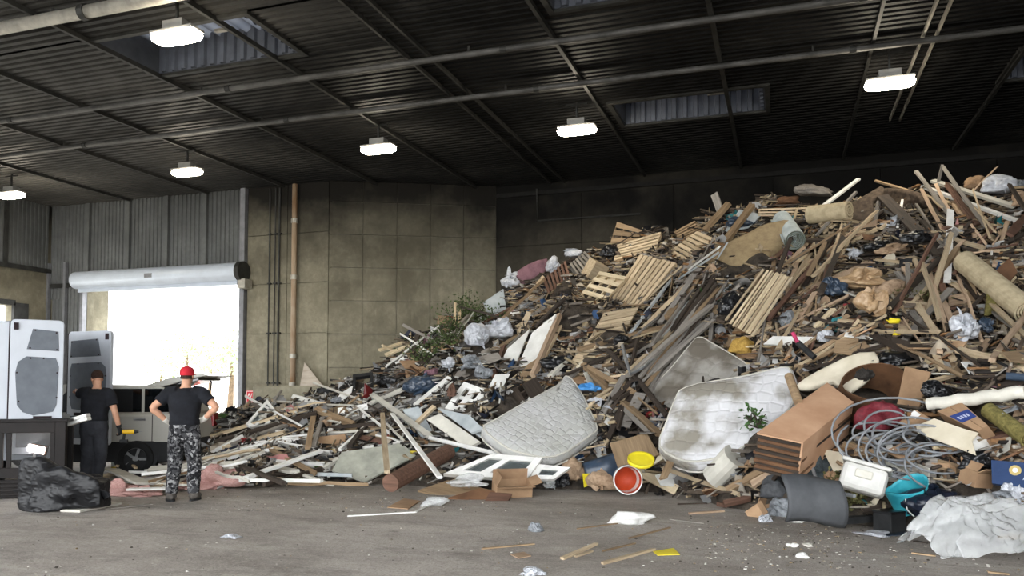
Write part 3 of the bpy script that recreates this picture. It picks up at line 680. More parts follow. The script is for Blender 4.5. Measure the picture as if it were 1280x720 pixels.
def bag(x, y, w, h, m, label, name='plastic_bag', cat='bag', lift=.1, roll=0, dp=.7, seed=None, amp=.28, freq=1.3, group=None):
    """crumpled bag centred at photo point, w x h photo pixels"""
    seed = seed if seed is not None else len(bpy.data.meshes)*.37
    P = hit(x, y, lift); k = dep(P)/FPX/2
    me = crumple(seed, amp*1.35, freq, 4 if max(w, h) > 24 else 3)
    if m not in ('insulation', 'moss_cloth', 'fender', 'ochre', 'grey', 'dark', 'red_bag', 'jeans') and name not in ('rubble_lump', 'foam_lump'):
        bm = bmesh.new(); bm.from_mesh(me); bmesh.ops.scale(bm, vec=(.82, .82, .82), verts=bm.verts)
        for ks in range(4):
            sm = crumple_sheet(int(seed*91+ks*17) % 9973, 14); g = random.Random(seed+ks); n0 = len(bm.verts); bm.from_mesh(sm); bm.verts.ensure_lookup_table()
            T = MX.Translation((g.uniform(-.35, .35), g.uniform(-.5, -.1), g.uniform(-.2, .45))) @ MX.Rotation(g.uniform(0, 6.28), 4, 'Z') @ MX.Rotation(g.uniform(.2, 1.3), 4, 'X') @ MX.Rotation(g.uniform(0, 6.28), 4, 'Z') @ MX.Diagonal((.75, .75, .8, 1)); bmesh.ops.transform(bm, matrix=T, verts=bm.verts[n0:]); bpy.data.meshes.remove(sm)
        bm.to_mesh(me); bm.free()
    mx = MX.Translation(P) @ MX.Rotation(YAW+R.uniform(-.3, .3), 4, 'Z') @ MX.Rotation(roll, 4, 'Y') @ MX.Diagonal((w*k, (w+h)/2*k*dp, h*k, 1))
    o = put(name, me, Wd(m), None, mx); EXC.append(((x-w*.45, y-h*.45), (x+w*.45, y-h*.45), (x+w*.45, y+h*.45), (x-w*.45, y+h*.45)))
    return tag(o, label, cat, group)
def pallet(pl, n, m, label, lift=.25, face=0.0, ns=3, gap=.3, name='wooden_pallet', cat='pallet', bottom=True, group='wooden pallets in the pile', sl_t=.022, st_t=.09):
    """slats run from corner 0 to corner 1 and repeat towards corners 3 and 2"""
    mx, q = fit(pl, lift, face); q = [V(p) for p in q]; e = empty(name, mx); M = Wd(m)
    def bl(u, v): return (q[0]*(1-u)+q[1]*u)*(1-v)+(q[3]*(1-u)+q[2]*u)*v
    for k in range(n):
        v0 = k/(n-1+1-gap)*(1); w = (1-gap)/(n-gap); v0 = k/(n-gap); j = R.uniform(-.012, .012)
        MB().prism([bl(0+j, v0), bl(1+j, v0), bl(1+j, v0+w), bl(0+j, v0+w)], -sl_t, R.uniform(0, .008)).build('slat', M, e)
    for k in range(ns):
        u = k/(ns-1); u0, u1 = max(0, u-.025), min(1, u+.025)
        MB().prism([bl(u0, 0), bl(u1, 0), bl(u1, 1), bl(u0, 1)], -sl_t-st_t, -sl_t).build('stringer', M, e)
    if bottom:
        for k in range(3):
            v0 = k*.44; MB().prism([bl(0, v0), bl(1, v0), bl(1, v0+.12), bl(0, v0+.12)], -2*sl_t-st_t, -sl_t-st_t).build('bottom_slat', M, e)
    EXC.append(pl); return tag(e, label, cat, group)
def sash(name, pl, rails, m, label, cat, lift=.25, face=0.0, fw=.09, t=.06, glass='glass', up=None, muntin=None):
    """framed window: border members, dividing rails (fractions along edge 0-1) and panes"""
    mx, q = fit(pl, lift, face, up); q = [V(p) for p in q]; e = empty(name, mx)
    def bl(u, v): return (q[0]*(1-u)+q[1]*u)*(1-v)+(q[3]*(1-u)+q[2]*u)*v
    Lu = ((q[1]-q[0]).length+(q[2]-q[3]).length)/2; Lv = ((q[3]-q[0]).length+(q[2]-q[1]).length)/2; fu, fv = fw/Lu, fw/Lv
    def pc(nm, u0, u1, v0, v1, z0, z1, mm): MB().prism([bl(u0, v0), bl(u1, v0), bl(u1, v1), bl(u0, v1)], z0, z1).build(nm, mm, e)
    M = Wd(m); pc('stile', 0, fu, 0, 1, -t, 0, M); pc('stile', 1-fu, 1, 0, 1, -t, 0, M); pc('rail', fu, 1-fu, 0, fv, -t, 0, M); pc('rail', fu, 1-fu, 1-fv, 1, -t, 0, M)
    us = [fu]+[r for r in rails]+[1-fu]
    for r in rails: pc('mullion', r-fu/2, r+fu/2, fv, 1-fv, -t, -.005, M)
    if muntin: pc('muntin', fu, 1-fu, muntin-fv*.3, muntin+fv*.3, -t*.8, -.01, M)
    if glass:
        for u0, u1 in zip(us, us[1:]): pc('pane', u0, u1, fv, 1-fv, -t*.55, -t*.45, Wd(glass))
    EXC.append(pl); return tag(e, label, cat)
def roll_of(name, a, b, rpx, m, label, cat='carpet', lift=.3, turns=4, end=None, up=None, t=None, squash=1, wav=0, vec=None, core=None):
    A = hit(*a, lift=lift); B = hit(*b, lift=lift) if vec is None else A+vec; r = rpx*dep(A)/FPX; L = (B-A).length
    mx = frame(A, B-A, (0, 0, 1)); mb = MB(); N = turns*22; th = t or r/turns*.8
    pr = []
    for side in (1, 0):
        rng_ = range(N+1) if side else range(N, -1, -1)
        for i in rng_:
            f = i/N; ang = f*turns*2*PI; rr = r*(.12+.88*f)-(0 if side else th*.8*(.5+.5*f)); rr = max(rr, .002); pr.append((rr*math.cos(ang), rr*math.sin(ang)*squash))
    n = len(pr); segs = 5 if not wav else 12
    vs = []
    for s in range(segs+1):
        x = L*s/segs; dz = wav*math.sin(s*1.9)*r
        vs += [(x, y, z+dz) for y, z in pr]
    fs = [(s*n+i, s*n+(i+1) % n, (s+1)*n+(i+1) % n, (s+1)*n+i) for s in range(segs) for i in range(n)]
    for i in range(N):  # spiral end faces
        for s in (0, segs): fs.append((s*n+i, s*n+i+1, s*n+n-2-i, s*n+n-1-i))
    o = MB().add(vs, fs).build(name, Wd(m), None, mx, smooth=False)
    if core: o.data.materials.append(Wd(core)); [setattr(p_, 'material_index', 1) for p_ in o.data.polygons if abs(p_.normal.x) > .8]
    EXC.append(((a[0], a[1]-rpx), (b[0], b[1]-rpx), (b[0], b[1]+rpx), (a[0], a[1]+rpx))); return tag(o, label, cat)
def carton(x, y, dims, rot, m, label, lift=.15, flaps=(.6, 1.2, 2.2, .9), open_=True, name='cardboard_box', cat='box', inner=None, mw=None, sticker=None):
    P = hit(x, y, lift) if mw is None else None
    mx = mw if mw is not None else MX.Translation(P) @ MX.Rotation(YAW+rot[2], 4, 'Z') @ MX.Rotation(rot[0], 4, 'X') @ MX.Rotation(rot[1], 4, 'Y')
    e = empty(name, mx); W, D, H = dims; t = .008; M = Wd(m)
    MB().box(-W/2, W/2, -D/2, D/2, -H/2, -H/2+t).build('bottom', M, e)
    for s in (-1, 1):
        MB().box(-W/2, W/2, s*D/2-t/2, s*D/2+t/2, -H/2, H/2).build('side', M, e); MB().box(s*W/2-t/2, s*W/2+t/2, -D/2, D/2, -H/2, H/2).build('side', M, e)
    if open_:
        for k, s in enumerate((-1, 1)):
            MB().box(-W/2, W/2, 0, D/2, 0, t).build('flap', M, e, MX.Translation((0, s*D/2, H/2)) @ MX.Rotation(s*flaps[k] if s > 0 else PI-flaps[k], 4, 'X'))
            MB().box(0, D/2, -D/2, D/2, 0, t).build('flap', M, e, MX.Translation((s*W/2, 0, H/2)) @ MX.Rotation(-flaps[k+2] if s > 0 else PI+flaps[k+2], 4, 'Y'))
    else: MB().box(-W/2, W/2, -D/2, D/2, H/2-t, H/2).build('lid', M, e)
    return tag(e, label, cat)
def leafy(name, spots, m, label, cat, n=260, size=.05, spread=.35, lift=.25, stem='dark'):
    """cut branches: stems with many small leaves"""
    P0 = hit(*spots[0], lift=lift); e = empty(name, MX.Translation(P0)); mb = MB(); st = MB()
    for s in spots:
        P = hit(*s, lift=lift)-P0
        for b in range(5):
            d = V((R.gauss(0, 1), R.gauss(0, .6), abs(R.gauss(.4, .5)))).normalized()*spread*R.uniform(.6, 1.3); st.tube([P, P+d*.5+V((0, 0, .03)), P+d], [.012, .008, .004], 5)
            for k in range(n//5//len(spots)):
                c = P+d*R.uniform(.15, 1.05)+V((R.gauss(0, .06), R.gauss(0, .06), R.gauss(0, .06)))*(spread/.35); a = V((R.gauss(0, 1), R.gauss(0, 1), R.gauss(0, 1))).normalized(); bb = a.cross(V((R.gauss(0, 1), R.gauss(0, 1), 1))).normalized()
                l = size*R.uniform(.6, 1.3); mb.add([c, c+a*l*.5+bb*l*.28, c+a*l, c+a*l*.5-bb*l*.28], [(0, 1, 2, 3)])
    st.build('stem', Wd(stem), e); o = mb.build('foliage', Wd(m), e); o['kind'] = 'stuff'
    return tag(e, label, cat)
# ================================================================ the recognisable things in the pile
def quilt(name, c, c2, scale, bumps=.8, dark=.75, stain=None):
    m = mat(name, c, c2=c2, rough=.85, scale=1.6, bump=0, lo=.3, hi=.7); N = m.node_tree.nodes; L = m.node_tree.links; b = N['Principled BSDF']
    tc = N.new('ShaderNodeTexCoord'); vo = N.new('ShaderNodeTexVoronoi'); vo.feature = 'DISTANCE_TO_EDGE'; vo.inputs['Scale'].default_value = scale; vo.inputs['Randomness'].default_value = .35; L.new(tc.outputs['Object'], vo.inputs['Vector'])
    mr = N.new('ShaderNodeMapRange'); L.new(vo.outputs[0], mr.inputs[0]); mr.inputs[2].default_value = .16; mr.inputs[3].default_value = 0
    bp = N.new('ShaderNodeBump'); bp.inputs['Strength'].default_value = bumps; bp.inputs['Distance'].default_value = .05; L.new(mr.outputs[0], bp.inputs['Height']); L.new(bp.outputs[0], b.inputs['Normal'])
    src = b.inputs['Base Color'].links[0].from_socket; mm = N.new('ShaderNodeMixRGB'); mm.blend_type = 'MULTIPLY'; mm.inputs[0].default_value = 1; L.new(src, mm.inputs[1])
    m2 = N.new('ShaderNodeMapRange'); L.new(vo.outputs[0], m2.inputs[0]); m2.inputs[2].default_value = .06; m2.inputs[3].default_value = dark; L.new(m2.outputs[0], mm.inputs[2]); out = mm.outputs[0]
    if stain:
        nz = N.new('ShaderNodeTexNoise'); nz.inputs['Scale'].default_value = 1.3; nz.inputs['Detail'].default_value = 5; L.new(tc.outputs['Object'], nz.inputs[0])
        m3 = N.new('ShaderNodeMapRange'); L.new(nz.outputs[0], m3.inputs[0]); m3.inputs[1].default_value = .5; m3.inputs[2].default_value = .62; m3.inputs[4].default_value = .85
        m4 = N.new('ShaderNodeMixRGB'); L.new(m3.outputs[0], m4.inputs[0]); L.new(out, m4.inputs[1]); m4.inputs[2].default_value = (*srgb(stain), 1); out = m4.outputs[0]
    L.new(out, b.inputs['Base Color']); return m
quilt('quilt_grey', 'a9a9a1', 'bababa', 9, .35, .965); quilt('quilt_white', 'c6c6c8', 'd8d8da', 6, .25, .97, '77705f'); quilt('quilt_dull', '8a8781', 'a4a19a', 3, .3, .9, '5f574c')
# --- mattresses
pillow('mattress', [(602,535),(618,523),(697,480),(708,468),(720,477),(735,505),(747,534),(741,545),(694,573),(650,568),(625,557)], .2, 'quilt_grey', 'grey quilted mattress lying crooked in the middle of the pile foot', 'mattress', .38, .25, amp=.05, freq=1.1, puff=.06, seed=2, smoothn=3, parts='cover')
pillow('mattress', [(813,492),(838,460),(863,430),(874,421),(890,428),(948,464),(935,490),(850,515),(830,512)], .2, 'quilt_dull', 'dirty grey mattress tucked behind the stained white mattress', 'mattress', .25, .2, amp=.04, freq=1, puff=.04, seed=4, smoothn=3, parts='cover')
pillow('mattress', [(822,560),(832,525),(843,497),(855,484),(915,471),(979,457),(993,466),(996,497),(982,520),(935,558),(900,573),(855,578)], .22, 'quilt_white', 'white mattress with brown stains left of the tan carton', 'mattress', .62, .25, amp=.06, freq=1, puff=.05, seed=6, smoothn=3, parts='cover')
# --- brown blanket, carpets and rolls
mat('blanket', '8d7a5e', c2='a4916f', rough=.95, scale=8, bump=.25); mat('felt_green', '5a6156', c2='7b8278', rough=.95, scale=8, bump=.3); mat('felt_white', 'a9b3b4', c2='c6cfcf', rough=.9, scale=5)
mat('carpet_cream', 'a89a7e', c2='c0b294', rough=.95, scale=8, bump=.3); mat('carpet_brown', '3f352c', c2='5d5044', rough=.98, scale=10, bump=.5); mat('moss_cloth', '5c5630', c2='837a48', rough=.98, scale=20, bump=.8)
pillow('brown_blanket', [(892,323),(905,310),(922,298),(963,277),(990,274),(984,292),(971,318),(950,333),(944,345),(939,362),(918,352),(902,340)], .08, 'blanket', 'large tan brown carpet folded over the middle of the crest', 'carpet', .42, .15, amp=.11, freq=1.0, puff=.12, seed=5)
roll_of('carpet_roll', (994, 300), (1003, 262), 14, 'felt_white', 'pale rolled up felt underlay with dark spiral end beside the blanket', lift=.6, turns=5, vec=FH*1.1+RIGHT*.12+V((0, 0, .62)), core='felt_green')
roll_of('carpet_roll', (1012, 268), (1062, 262), 13, 'carpet_cream', 'short cream carpet roll standing behind the pale felt roll', lift=.3, turns=3)
roll_of('carpet_roll', (1206, 326), (1284, 388), 16, 'carpet_cream', 'long cream carpet roll running off the right edge of the pile', lift=.45, turns=4)
pillow('moss_mat', [(1230,352),(1246,351),(1252,366),(1263,383),(1245,388),(1229,395),(1233,372)], .03, 'moss_cloth', 'ragged moss green mat draped over the long cream carpet roll', 'mat', .95, .2, amp=.05, freq=2.5, seed=3, smoothn=2)
pillow('dark_carpet', [(1056,272),(1074,250),(1101,231),(1105,243),(1092,258),(1094,276),(1075,278)], .08, 'carpet_brown', 'dark brown carpet hanging over the crest of the pile', 'carpet', .35, .2, amp=.1, freq=1.6, seed=8)
pillow('dark_carpet', [(1100,236),(1140,240),(1166,252),(1150,262),(1120,258)], .1, 'carpet_brown', 'dark shaggy rug bunched behind the leaning dark board', 'carpet', .3, .3, amp=.12, freq=2, seed=9)
roll_of('carpet_roll', (1160, 505), (1282, 489), 9, 'offwhite', 'wavy off-white vinyl roll above the blue labelled carton', lift=.5, turns=3, wav=.12)
pillow('plum_bundle', [(643,342),(660,330),(684,323),(684,340),(660,356),(648,352)], .18, 'plum', 'plum coloured carpet bundle at the upper left of the pallets', 'carpet', .25, .3, amp=.06, freq=2.5, seed=11, smoothn=2)
roll_of('fuzzy_bolster', (1236, 512), (1286, 548), 12, 'moss_cloth', 'fuzzy olive insulation roll at the right edge above the black bag', 'insulation', .35, turns=3)
# --- pallets and crates
pallet([(768,325),(820,314),(826,290),(771,306)], 6, 'pale', 'pallet with long slats at the top of the pallet heap', .3, .2)
pallet([(763,304),(797,301),(803,288),(771,277)], 3, 'tan', 'small pallet standing on end against the dark back wall', .45, .75, ns=4)
pallet([(800,383),(845,328),(800,318),(764,374)], 8, 'pale', 'pallet with many diagonal slats right of the pallet heap centre', .55, .25)
pallet([(693,406),(716,417),(784,346),(750,339)], 9, 'new', 'long pale lattice pallet leaning across the middle of the pallet heap', .5, .25, ns=4, gap=.5)
pallet([(735,426),(781,416),(798,384),(755,391)], 6, 'pale', 'pallet lying just above the long tan plank', .35, .2, gap=.12)
pallet([(714,452),(740,456),(757,435),(733,427)], 5, 'pale', 'broken pallet end poking out below the long tan plank', .3, .2, gap=.12)
pallet([(679,349),(688,377),(717,361),(707,326)], 7, 'red', 'reddish brown slatted crate left of the lattice pallet', .4, .3, gap=.4)
pallet([(712,330),(735,362),(748,331),(731,314)], 6, 'grey', 'weathered pallet half hidden behind the lattice pallet', .2, .2, gap=.4)
pallet([(836,314),(862,330),(897,300),(871,289)], 7, 'pale', 'splintered pallet left of the tan brown carpet', .25, .2, gap=.35)
pallet([(852,300),(880,288),(868,276),(842,290)], 5, 'tan', 'broken pallet on the crest behind the splintered one', .15, .3, gap=.35)
pallet([(948,270),(1008,270),(1008,259),(948,261)], 3, 'pale', 'flat pallet on the crest above the tan brown carpet', .45, .7, gap=.5)
pallet([(1020,272),(1058,252),(1064,268),(1030,292)], 6, 'pale', 'slatted crate side right of the pale felt roll', .3, .3, gap=.5, bottom=False, name='crate_side', cat='crate', group='broken crates in the pile')
pallet([(603,505),(615,523),(683,494),(670,471)], 3, 'dark', 'dark brown lattice crate lying on the grey quilted mattress', .55, .2, gap=.25, ns=4, name='lattice_crate', cat='crate', group='broken crates in the pile', st_t=.14)
carton(744, 338, (.42, .3, .42), (.5, .3, .5), 'pale', 'small open wooden box at the back of the pallet heap', .35, name='wooden_box', open_=False)
# --- white door leaves and window frames
panel('white_board', [(620,467),(645,453),(662,411),(634,436)], .04, 'white', 'upper left white laminate board of the broken wardrobe', 'board', .4, .25, group='white boards of the broken wardrobe')
panel('white_board', [(643,468),(671,449),(695,392),(665,416)], .04, 'white', 'tall white laminate board with a round hole, beside the brown strip', 'board', .42, .25, group='white boards of the broken wardrobe')
panel('white_board', [(609,487),(624,491),(638,467),(619,468)], .04, 'white', 'short white board at the lower end of the broken wardrobe', 'board', .42, .25, group='white boards of the broken wardrobe')
panel('wardrobe_board', [(642,478),(668,466),(676,445),(660,455)], .05, 'tan', 'bare brown chipboard edge below the tall white board', 'board', .36, .25)
P = hit(689, 404, .45); o = MB().lathe([(.07, 0), (.07, .02), (.045, .025), (.045, .012), (.001, .012)], 16, frame(P, RIGHT, (EYE-P).normalized())).build('cable_ring', MATS['offwhite']); tag(o, 'round grey ring on the tall white wardrobe board', 'ring')
plank((666,470), (699,394), 6, .1, 'pinky', 'thick brown strip along the edge of the tall white board', la=.5, lb=.5)
plank((672,463), (700,408), 5, .05, 'pale', 'thin pale strip right of the tall white board', la=.42, lb=.42)
plank((617,470), (631,431), 5, .08, 'red', 'red painted stick left of the white boards', name='painted_stick', cat='stick', la=.3, lb=.3)
sash('window_sash', [(556,510),(586,518),(610,488),(580,477)], [.5], 'white', 'empty white window frame leaning above the tilted white panel', 'window frame', .45, .3, fw=.1, glass=None, muntin=.5)
sash('window_sash', [(554,592),(658,600),(678,572),(615,567)], [.42], 'white', 'white window with glass lying flat at the foot of the pile', 'window frame', 1.7, .25, fw=.12, t=.09, glass='glass_grey')
sash('window_sash', [(661,599),(692,599),(713,584),(673,580)], [], 'white', 'small white window sash beside the larger window at the foot', 'window frame', 1.5, .2, fw=.09, glass='glass_grey')
plank((519,507), (562,472), 7, .05, 'white', 'white moulded board below the blue black bag', 'white_board', 'board', .45, .45)
plank((526,512), (566,478), 4, .05, 'white', 'thin white trim beside the moulded white board', 'trim_strip', 'trim', .42, .42)
panel('laminate_sheet', [(546,510),(589,541),(604,536),(587,519)], .04, 'greyblue', 'white panel with dark edges tilted beside the brown lattice crate', 'panel', .4, .1)
panel('plaster_board', [(533,524),(583,560),(600,552),(550,517)], .05, 'offwhite', 'long pale board lying down the slope left of the white panel', 'panel', .32, .1)
panel('plaster_board', [(503,512),(540,566),(553,560),(523,508)], .04, 'greyblue', 'grey sheet under the crossing white strips', 'panel', .28, .1)
panel('plaster_board', [(590,538),(632,566),(642,562),(604,536)], .03, 'greyblue', 'narrow grey panel pointing to the big white window', 'panel', .3, .1)
plank((465,493), (537,545), 7, .04, 'offwhite', 'wide dirty white strip crossing to the lower right', 'trim_strip', 'trim', .4, .5)
plank((490,517), (550,597), 5, .03, 'white', 'bright white strip crossing in front of the red brown pipe', 'trim_strip', 'trim', .55, .75)
plank((536,547), (664,577), 4, .03, 'white', 'long white strip resting on the big white window', 'trim_strip', 'trim', .55, .6)
plank((478,517), (484,590), 6, .04, 'pale', 'upright tan lath in front of the plaster sheet', 'wood_lath', 'lath', .5, .75)
plank((395,512), (442,531), 7, .09, 'tan', 'heavy tan beam end over the dark hollow', 'wood_beam', 'beam', .35, .4)
plank((437,558), (470,515), 7, .05, 'dark', 'dark plank standing right of the small cardboard panel', la=.45, lb=.3)
plank((520,530), (543,508), 6, .05, 'pale', 'short pale batten across the grey sheets', 'wood_lath', 'lath', .5, .5)
panel('plaster_sheet', [(415,588),(456,602),(520,569),(502,554),(427,565)], .03, 'board_green', 'greenish plaster sheet with broken lumps at the left foot', 'plasterboard', .33, 0)
rod([(488,604),(560,565)], 11.5, 'red', 'red brown thick pipe sticking out of the left foot', 'thick_pipe', 'pipe', .25, 14)
panel('cardboard_sheet', [(396,546),(403,563),(441,556),(438,542)], .02, 'cardboard', 'small tan cardboard panel under the heavy beam end', 'cardboard', .45, .4)
panel('plywood_sheet', [(327,553),(340,575),(358,575),(374,566)], .02, 'pale', 'bent tan plywood sheet low in the left heap', 'plywood', .3, .2)
# left low heap boards
for a, b, w, m, l in (((268,553),(396,516),8,'dark','thick dark board forming the roof of the left heap'), ((262,546),(372,513),5,'pale','pale board on top of the left heap'), ((258,538),(330,520),5,'offwhite','white board on top of the left heap beside the doorway'), ((290,556),(360,530),7,'grey','grey board under the thick dark board'), ((255,571),(303,545),5,'white','white plank at the left end of the heap'), ((252,580),(342,561),4,'white','long white plank in the left heap'), ((262,590),(330,565),4,'offwhite','dull white plank low in the left heap'), ((300,600),(402,601),5,'white','white strip lying at the foot of the left heap'), ((335,560),(395,592),5,'tan','orange brown lath slanting down the left heap'), ((300,582),(355,604),6,'dark','dark broken panel at the foot of the left heap'), ((345,577),(405,580),4,'white','white strip above the slanting orange lath'), ((375,592),(440,594),4,'greyblue','pale blue grey strip before the plaster sheet'), ((385,560),(392,520),7,'tan','splintered upright log end in the left heap'), ((392,558),(404,522),6,'grey','grey splintered post in the left heap'), ((330,606),(400,586),4,'dark','thin dark stick at the foot of the left heap'), ((405,585),(437,565),5,'offwhite','white strip leaning on the plaster sheet'), ((425,562),(455,535),4,'white','white stick left of the dark standing plank'), ((445,545),(480,552),6,'red','brown plank behind the upright tan lath'), ((402,535),(470,530),7,'dark','dark beam across the hollow'), ((440,525),(490,500),8,'grey','broad weathered plank at the top of the left heap'), ((275,560),(355,540),5,'pale','yellowish lath on the left heap')):
    plank(a, b, w, .05, m, l, la=.3, lb=.35)
sash('window_sash', [(307,530),(326,538),(348,517),(334,499)], [.5], 'white', 'tilted clear window pane in front of the concrete block', 'window frame', .5, .3, fw=.06, glass='glass_grey')
pillow('plastic_sheeting', [(262,552),(290,533),(322,521),(325,532),(295,545),(270,560)], .05, 'offwhite', 'whitish plastic sheet on the left heap by the doorway', 'sheet', .45, .2, amp=.07, freq=2, seed=21)
mat('insulation', 'b88a84', c2='d0aaa2', rough=.98, scale=9, bump=.8)
for x, y, w, h, l in ((268,603,52,22,'pink insulation clump right of the man in camouflage trousers'), (150,614,40,14,'pink insulation clump between the two men'), (178,616,30,12,'pink insulation clump beside the camouflage trousers'), (262,596,26,20,'small pink insulation lump behind the larger clump')):
    bag(x, y, w, h, 'insulation', l, 'insulation_clump', 'insulation', .05, amp=.6, freq=1.9)
bag(402,605,10,7,'red','small red rag at the foot of the left heap','rag','rag',.05)
# --- left slope
mat('leaf', '33421f', c2='55663a', rough=.7, scale=4, bump=0, var=.3); mat('leaf_bright', '2c4a20', c2='466b33', rough=.6, scale=4, bump=0); mat('hay', '4b4a2c', c2='6d6a44', rough=.9, scale=6, bump=0)
leafy('evergreen_branch', [(585,388),(580,402),(592,398),(575,412)], 'leaf', 'evergreen branches standing up on the left crest', 'branches', 1100, .07, .55)
leafy('evergreen_branch', [(548,432),(560,425),(538,442),(530,450)], 'leaf', 'flattened green branches below the upright evergreen ones', 'branches', 1000, .06, .45)
leafy('ivy_sprig', [(938,528),(948,535)], 'leaf_bright', 'bright green leafy sprig on the stained white mattress', 'sprig', 60, .09, .22, lift=.85)
leafy('grass_clump', [(1046,622),(1062,628),(1072,620),(1050,634)], 'hay', 'dry grass clump below the white plastic container', 'grass', 1400, .06, .28, lift=.15)
leafy('grass_clump', [(1142,378),(1150,386)], 'hay', 'mossy clump among the laths of the right slope', 'grass', 500, .06, .3, lift=.2)
leafy('ivy_sprig', [(890,372)], 'leaf_bright', 'green sprig in the weathered sticks left of the black tarp', 'sprig', 60, .09, .25, lift=.25)
panel('ribbed_sheet', [(604,378),(609,396),(633,389),(629,361)], .05, 'greyblue', 'light blue grey panel at the top of the left slope', 'panel', .3, .4)
panel('laminate_sheet', [(589,394),(622,412),(628,407),(596,392)], .03, 'greyblue', 'thin grey white sheet below the light blue grey panel', 'panel', .35, .2)
panel('round_plate', [(579,425),(581,440),(592,447),(598,434),(594,421),(585,418)], .03, 'cream', 'rounded beige seat plate on the left slope', 'plate', .4, .4)
bag(597,424,30,32,'white_plastic','crumpled white plastic bag right of the beige seat plate',lift=.35); bag(626,414,38,30,'white_plastic','crumpled white plastic bag above the white wardrobe boards',lift=.3)
bag(692,334,22,22,'white_plastic','white plastic bag left of the weathered pallet',lift=.35); bag(716,318,28,14,'white_plastic','white plastic bag at the top of the left pallets',lift=.35)
bag(640,352,26,26,'white_plastic','grey white plastic bag below the plum bundle',lift=.2); bag(760,316,24,20,'black_plastic','black bag left of the top pallet',lift=.4)
bag(528,484,40,30,'blue_black','shiny blue black bag on the left slope',lift=.3); bag(479,476,26,18,'black_plastic','round black bag beside the black frame',lift=.3)
bag(564,490,10,20,'red','small red bag below the blue black bag',lift=.4); bag(541,466,16,12,'plum','faded pinkish rag on the left slope','rag','rag',.3)
bag(588,455,26,22,'grey_plastic','grey plastic bundle on the left slope below the seat plate',lift=.25); bag(602,466,22,22,'grey_plastic','greyish bag beside the red painted stick',lift=.25); bag(560,455,20,18,'white_plastic','whitish bag in the middle of the left slope',lift=.25)
panel('brown_board', [(545,409),(568,409),(569,398),(548,394)], .03, 'tan', 'brown board behind the evergreen branches', 'board', .3, .5)
plank((568,410), (569,378), 3, .04, 'pale', 'upright pale stick beside the evergreen branches', 'wood_lath', 'lath', .3, .3); plank((574,408), (575,388), 3, .04, 'pale', 'second upright stick beside the evergreen branches', 'wood_lath', 'lath', .3, .3)
for a, b, l in (((474,438),(505,428),'pale board end sticking out on the left crest'), ((482,444),(512,432),'yellowish board on the left crest'), ((500,446),(519,422),'leaning board on the left crest'), ((478,432),(496,440),'short board at the left end of the crest')): plank(a, b, 6, .04, 'new', l, la=.3, lb=.3)
pallet([(492,460),(517,456),(513,445),(494,448)], 3, 'white', 'small white plastic crate on the left slope', .3, .3, name='plastic_crate', cat='crate', group='broken crates in the pile')
# black television frame
mx, q = fit([(440,493),(467,488),(466,465),(441,468)], .4, .4); e = empty('broken_screen', mx); q = [V(p) for p in q]
def bl4(u, v): return (q[0]*(1-u)+q[1]*u)*(1-v)+(q[3]*(1-u)+q[2]*u)*v
for nm, r in (('stile', (0, .14, 0, 1)), ('stile', (.86, 1, 0, 1)), ('rail', (.14, .86, .84, 1)), ('rail', (.14, .86, 0, .14))):
    MB().prism([bl4(r[0], r[2]), bl4(r[1], r[2]), bl4(r[1], r[3]), bl4(r[0], r[3])], -.1, 0).build(nm, MATS['rubber'], e)
tag(e, 'black frame of a broken screen at the left top of the heap', 'frame')
panel('white_sheet', [(414,512),(436,507),(441,482),(425,492)], .02, 'white', 'bluish white sheet left of the black frame', 'sheet', .35, .4)
bag(422,500,14,10,'grey_plastic','grey plastic scrap before the concrete block',lift=.25)
# --- middle: planks, tubes, small rubbish round the mattresses
plank((722,437), (842,405), 8, .06, 'tan', 'long tan plank crossing below the pallets', la=.5, lb=.5)
rod([(760,438),(800,478),(834,520)], 3.2, 'dark', 'dark bent pole leading down to the white mattress', lift=.4)
rod([(778,432),(783,452),(788,468),(806,458),(830,432)], 2.2, 'steel', 'grey bent tube of a broken chair', 'chair_tube', 'tube', .5)
plank((790,414), (838,350), 13, .04, 'greyblue', 'broad grey blue board right of the pallets', 'grey_board', 'board', .35, .35)
panel('grey_board', [(774,533),(787,535),(808,492),(794,490)], .03, 'grey', 'grey board propped left of the white mattress', 'board', .4, .3)
plank((747,528), (780,470), 7, .05, 'grey', 'weathered plank propped right of the grey quilted mattress', la=.35, lb=.35); plank((725,505), (760,482), 6, .05, 'tan', 'brown plank under the blue sheet', la=.3, lb=.3)
bag(738,485,34,13,'blue','bright blue plastic sheet behind the grey quilted mattress','plastic_sheet','sheet',.35)
bag(700,455,40,26,'black_plastic','black bag above the grey quilted mattress',lift=.25); bag(775,425,0.1+18,14,'black_plastic','black scrap below the pallet near the tan plank','plastic_scrap','scrap',.2)
plank((688,470), (712,446), 8, .06, 'offwhite', 'short white post left of the broken pallet end', 'white_post', 'post', .4, .4); plank((690,492), (722,462), 8, .05, 'grey', 'grey plank above the grey quilted mattress', la=.35, lb=.35)
panel('chipboard_sheet', [(762,554),(773,587),(824,568),(808,541)], .02, 'tan', 'dirty chipboard sheet below the grey board', 'chipboard', .35, .1)
P = hit(801, 577, .55); o = MB().lathe([(.001, .03), (.12, .03), (.16, .035), (.175, .05), (.175, .0), (.16, -.01), (.001, -.01)], 24, frame(P, RIGHT, (nrm(P)*.5+(EYE-P).normalized()*.5+V((0, 0, .4))).normalized())).build('round_cover', MATS['yellow'], smooth=True); tag(o, 'round yellow bucket lid above the red bucket', 'lid')
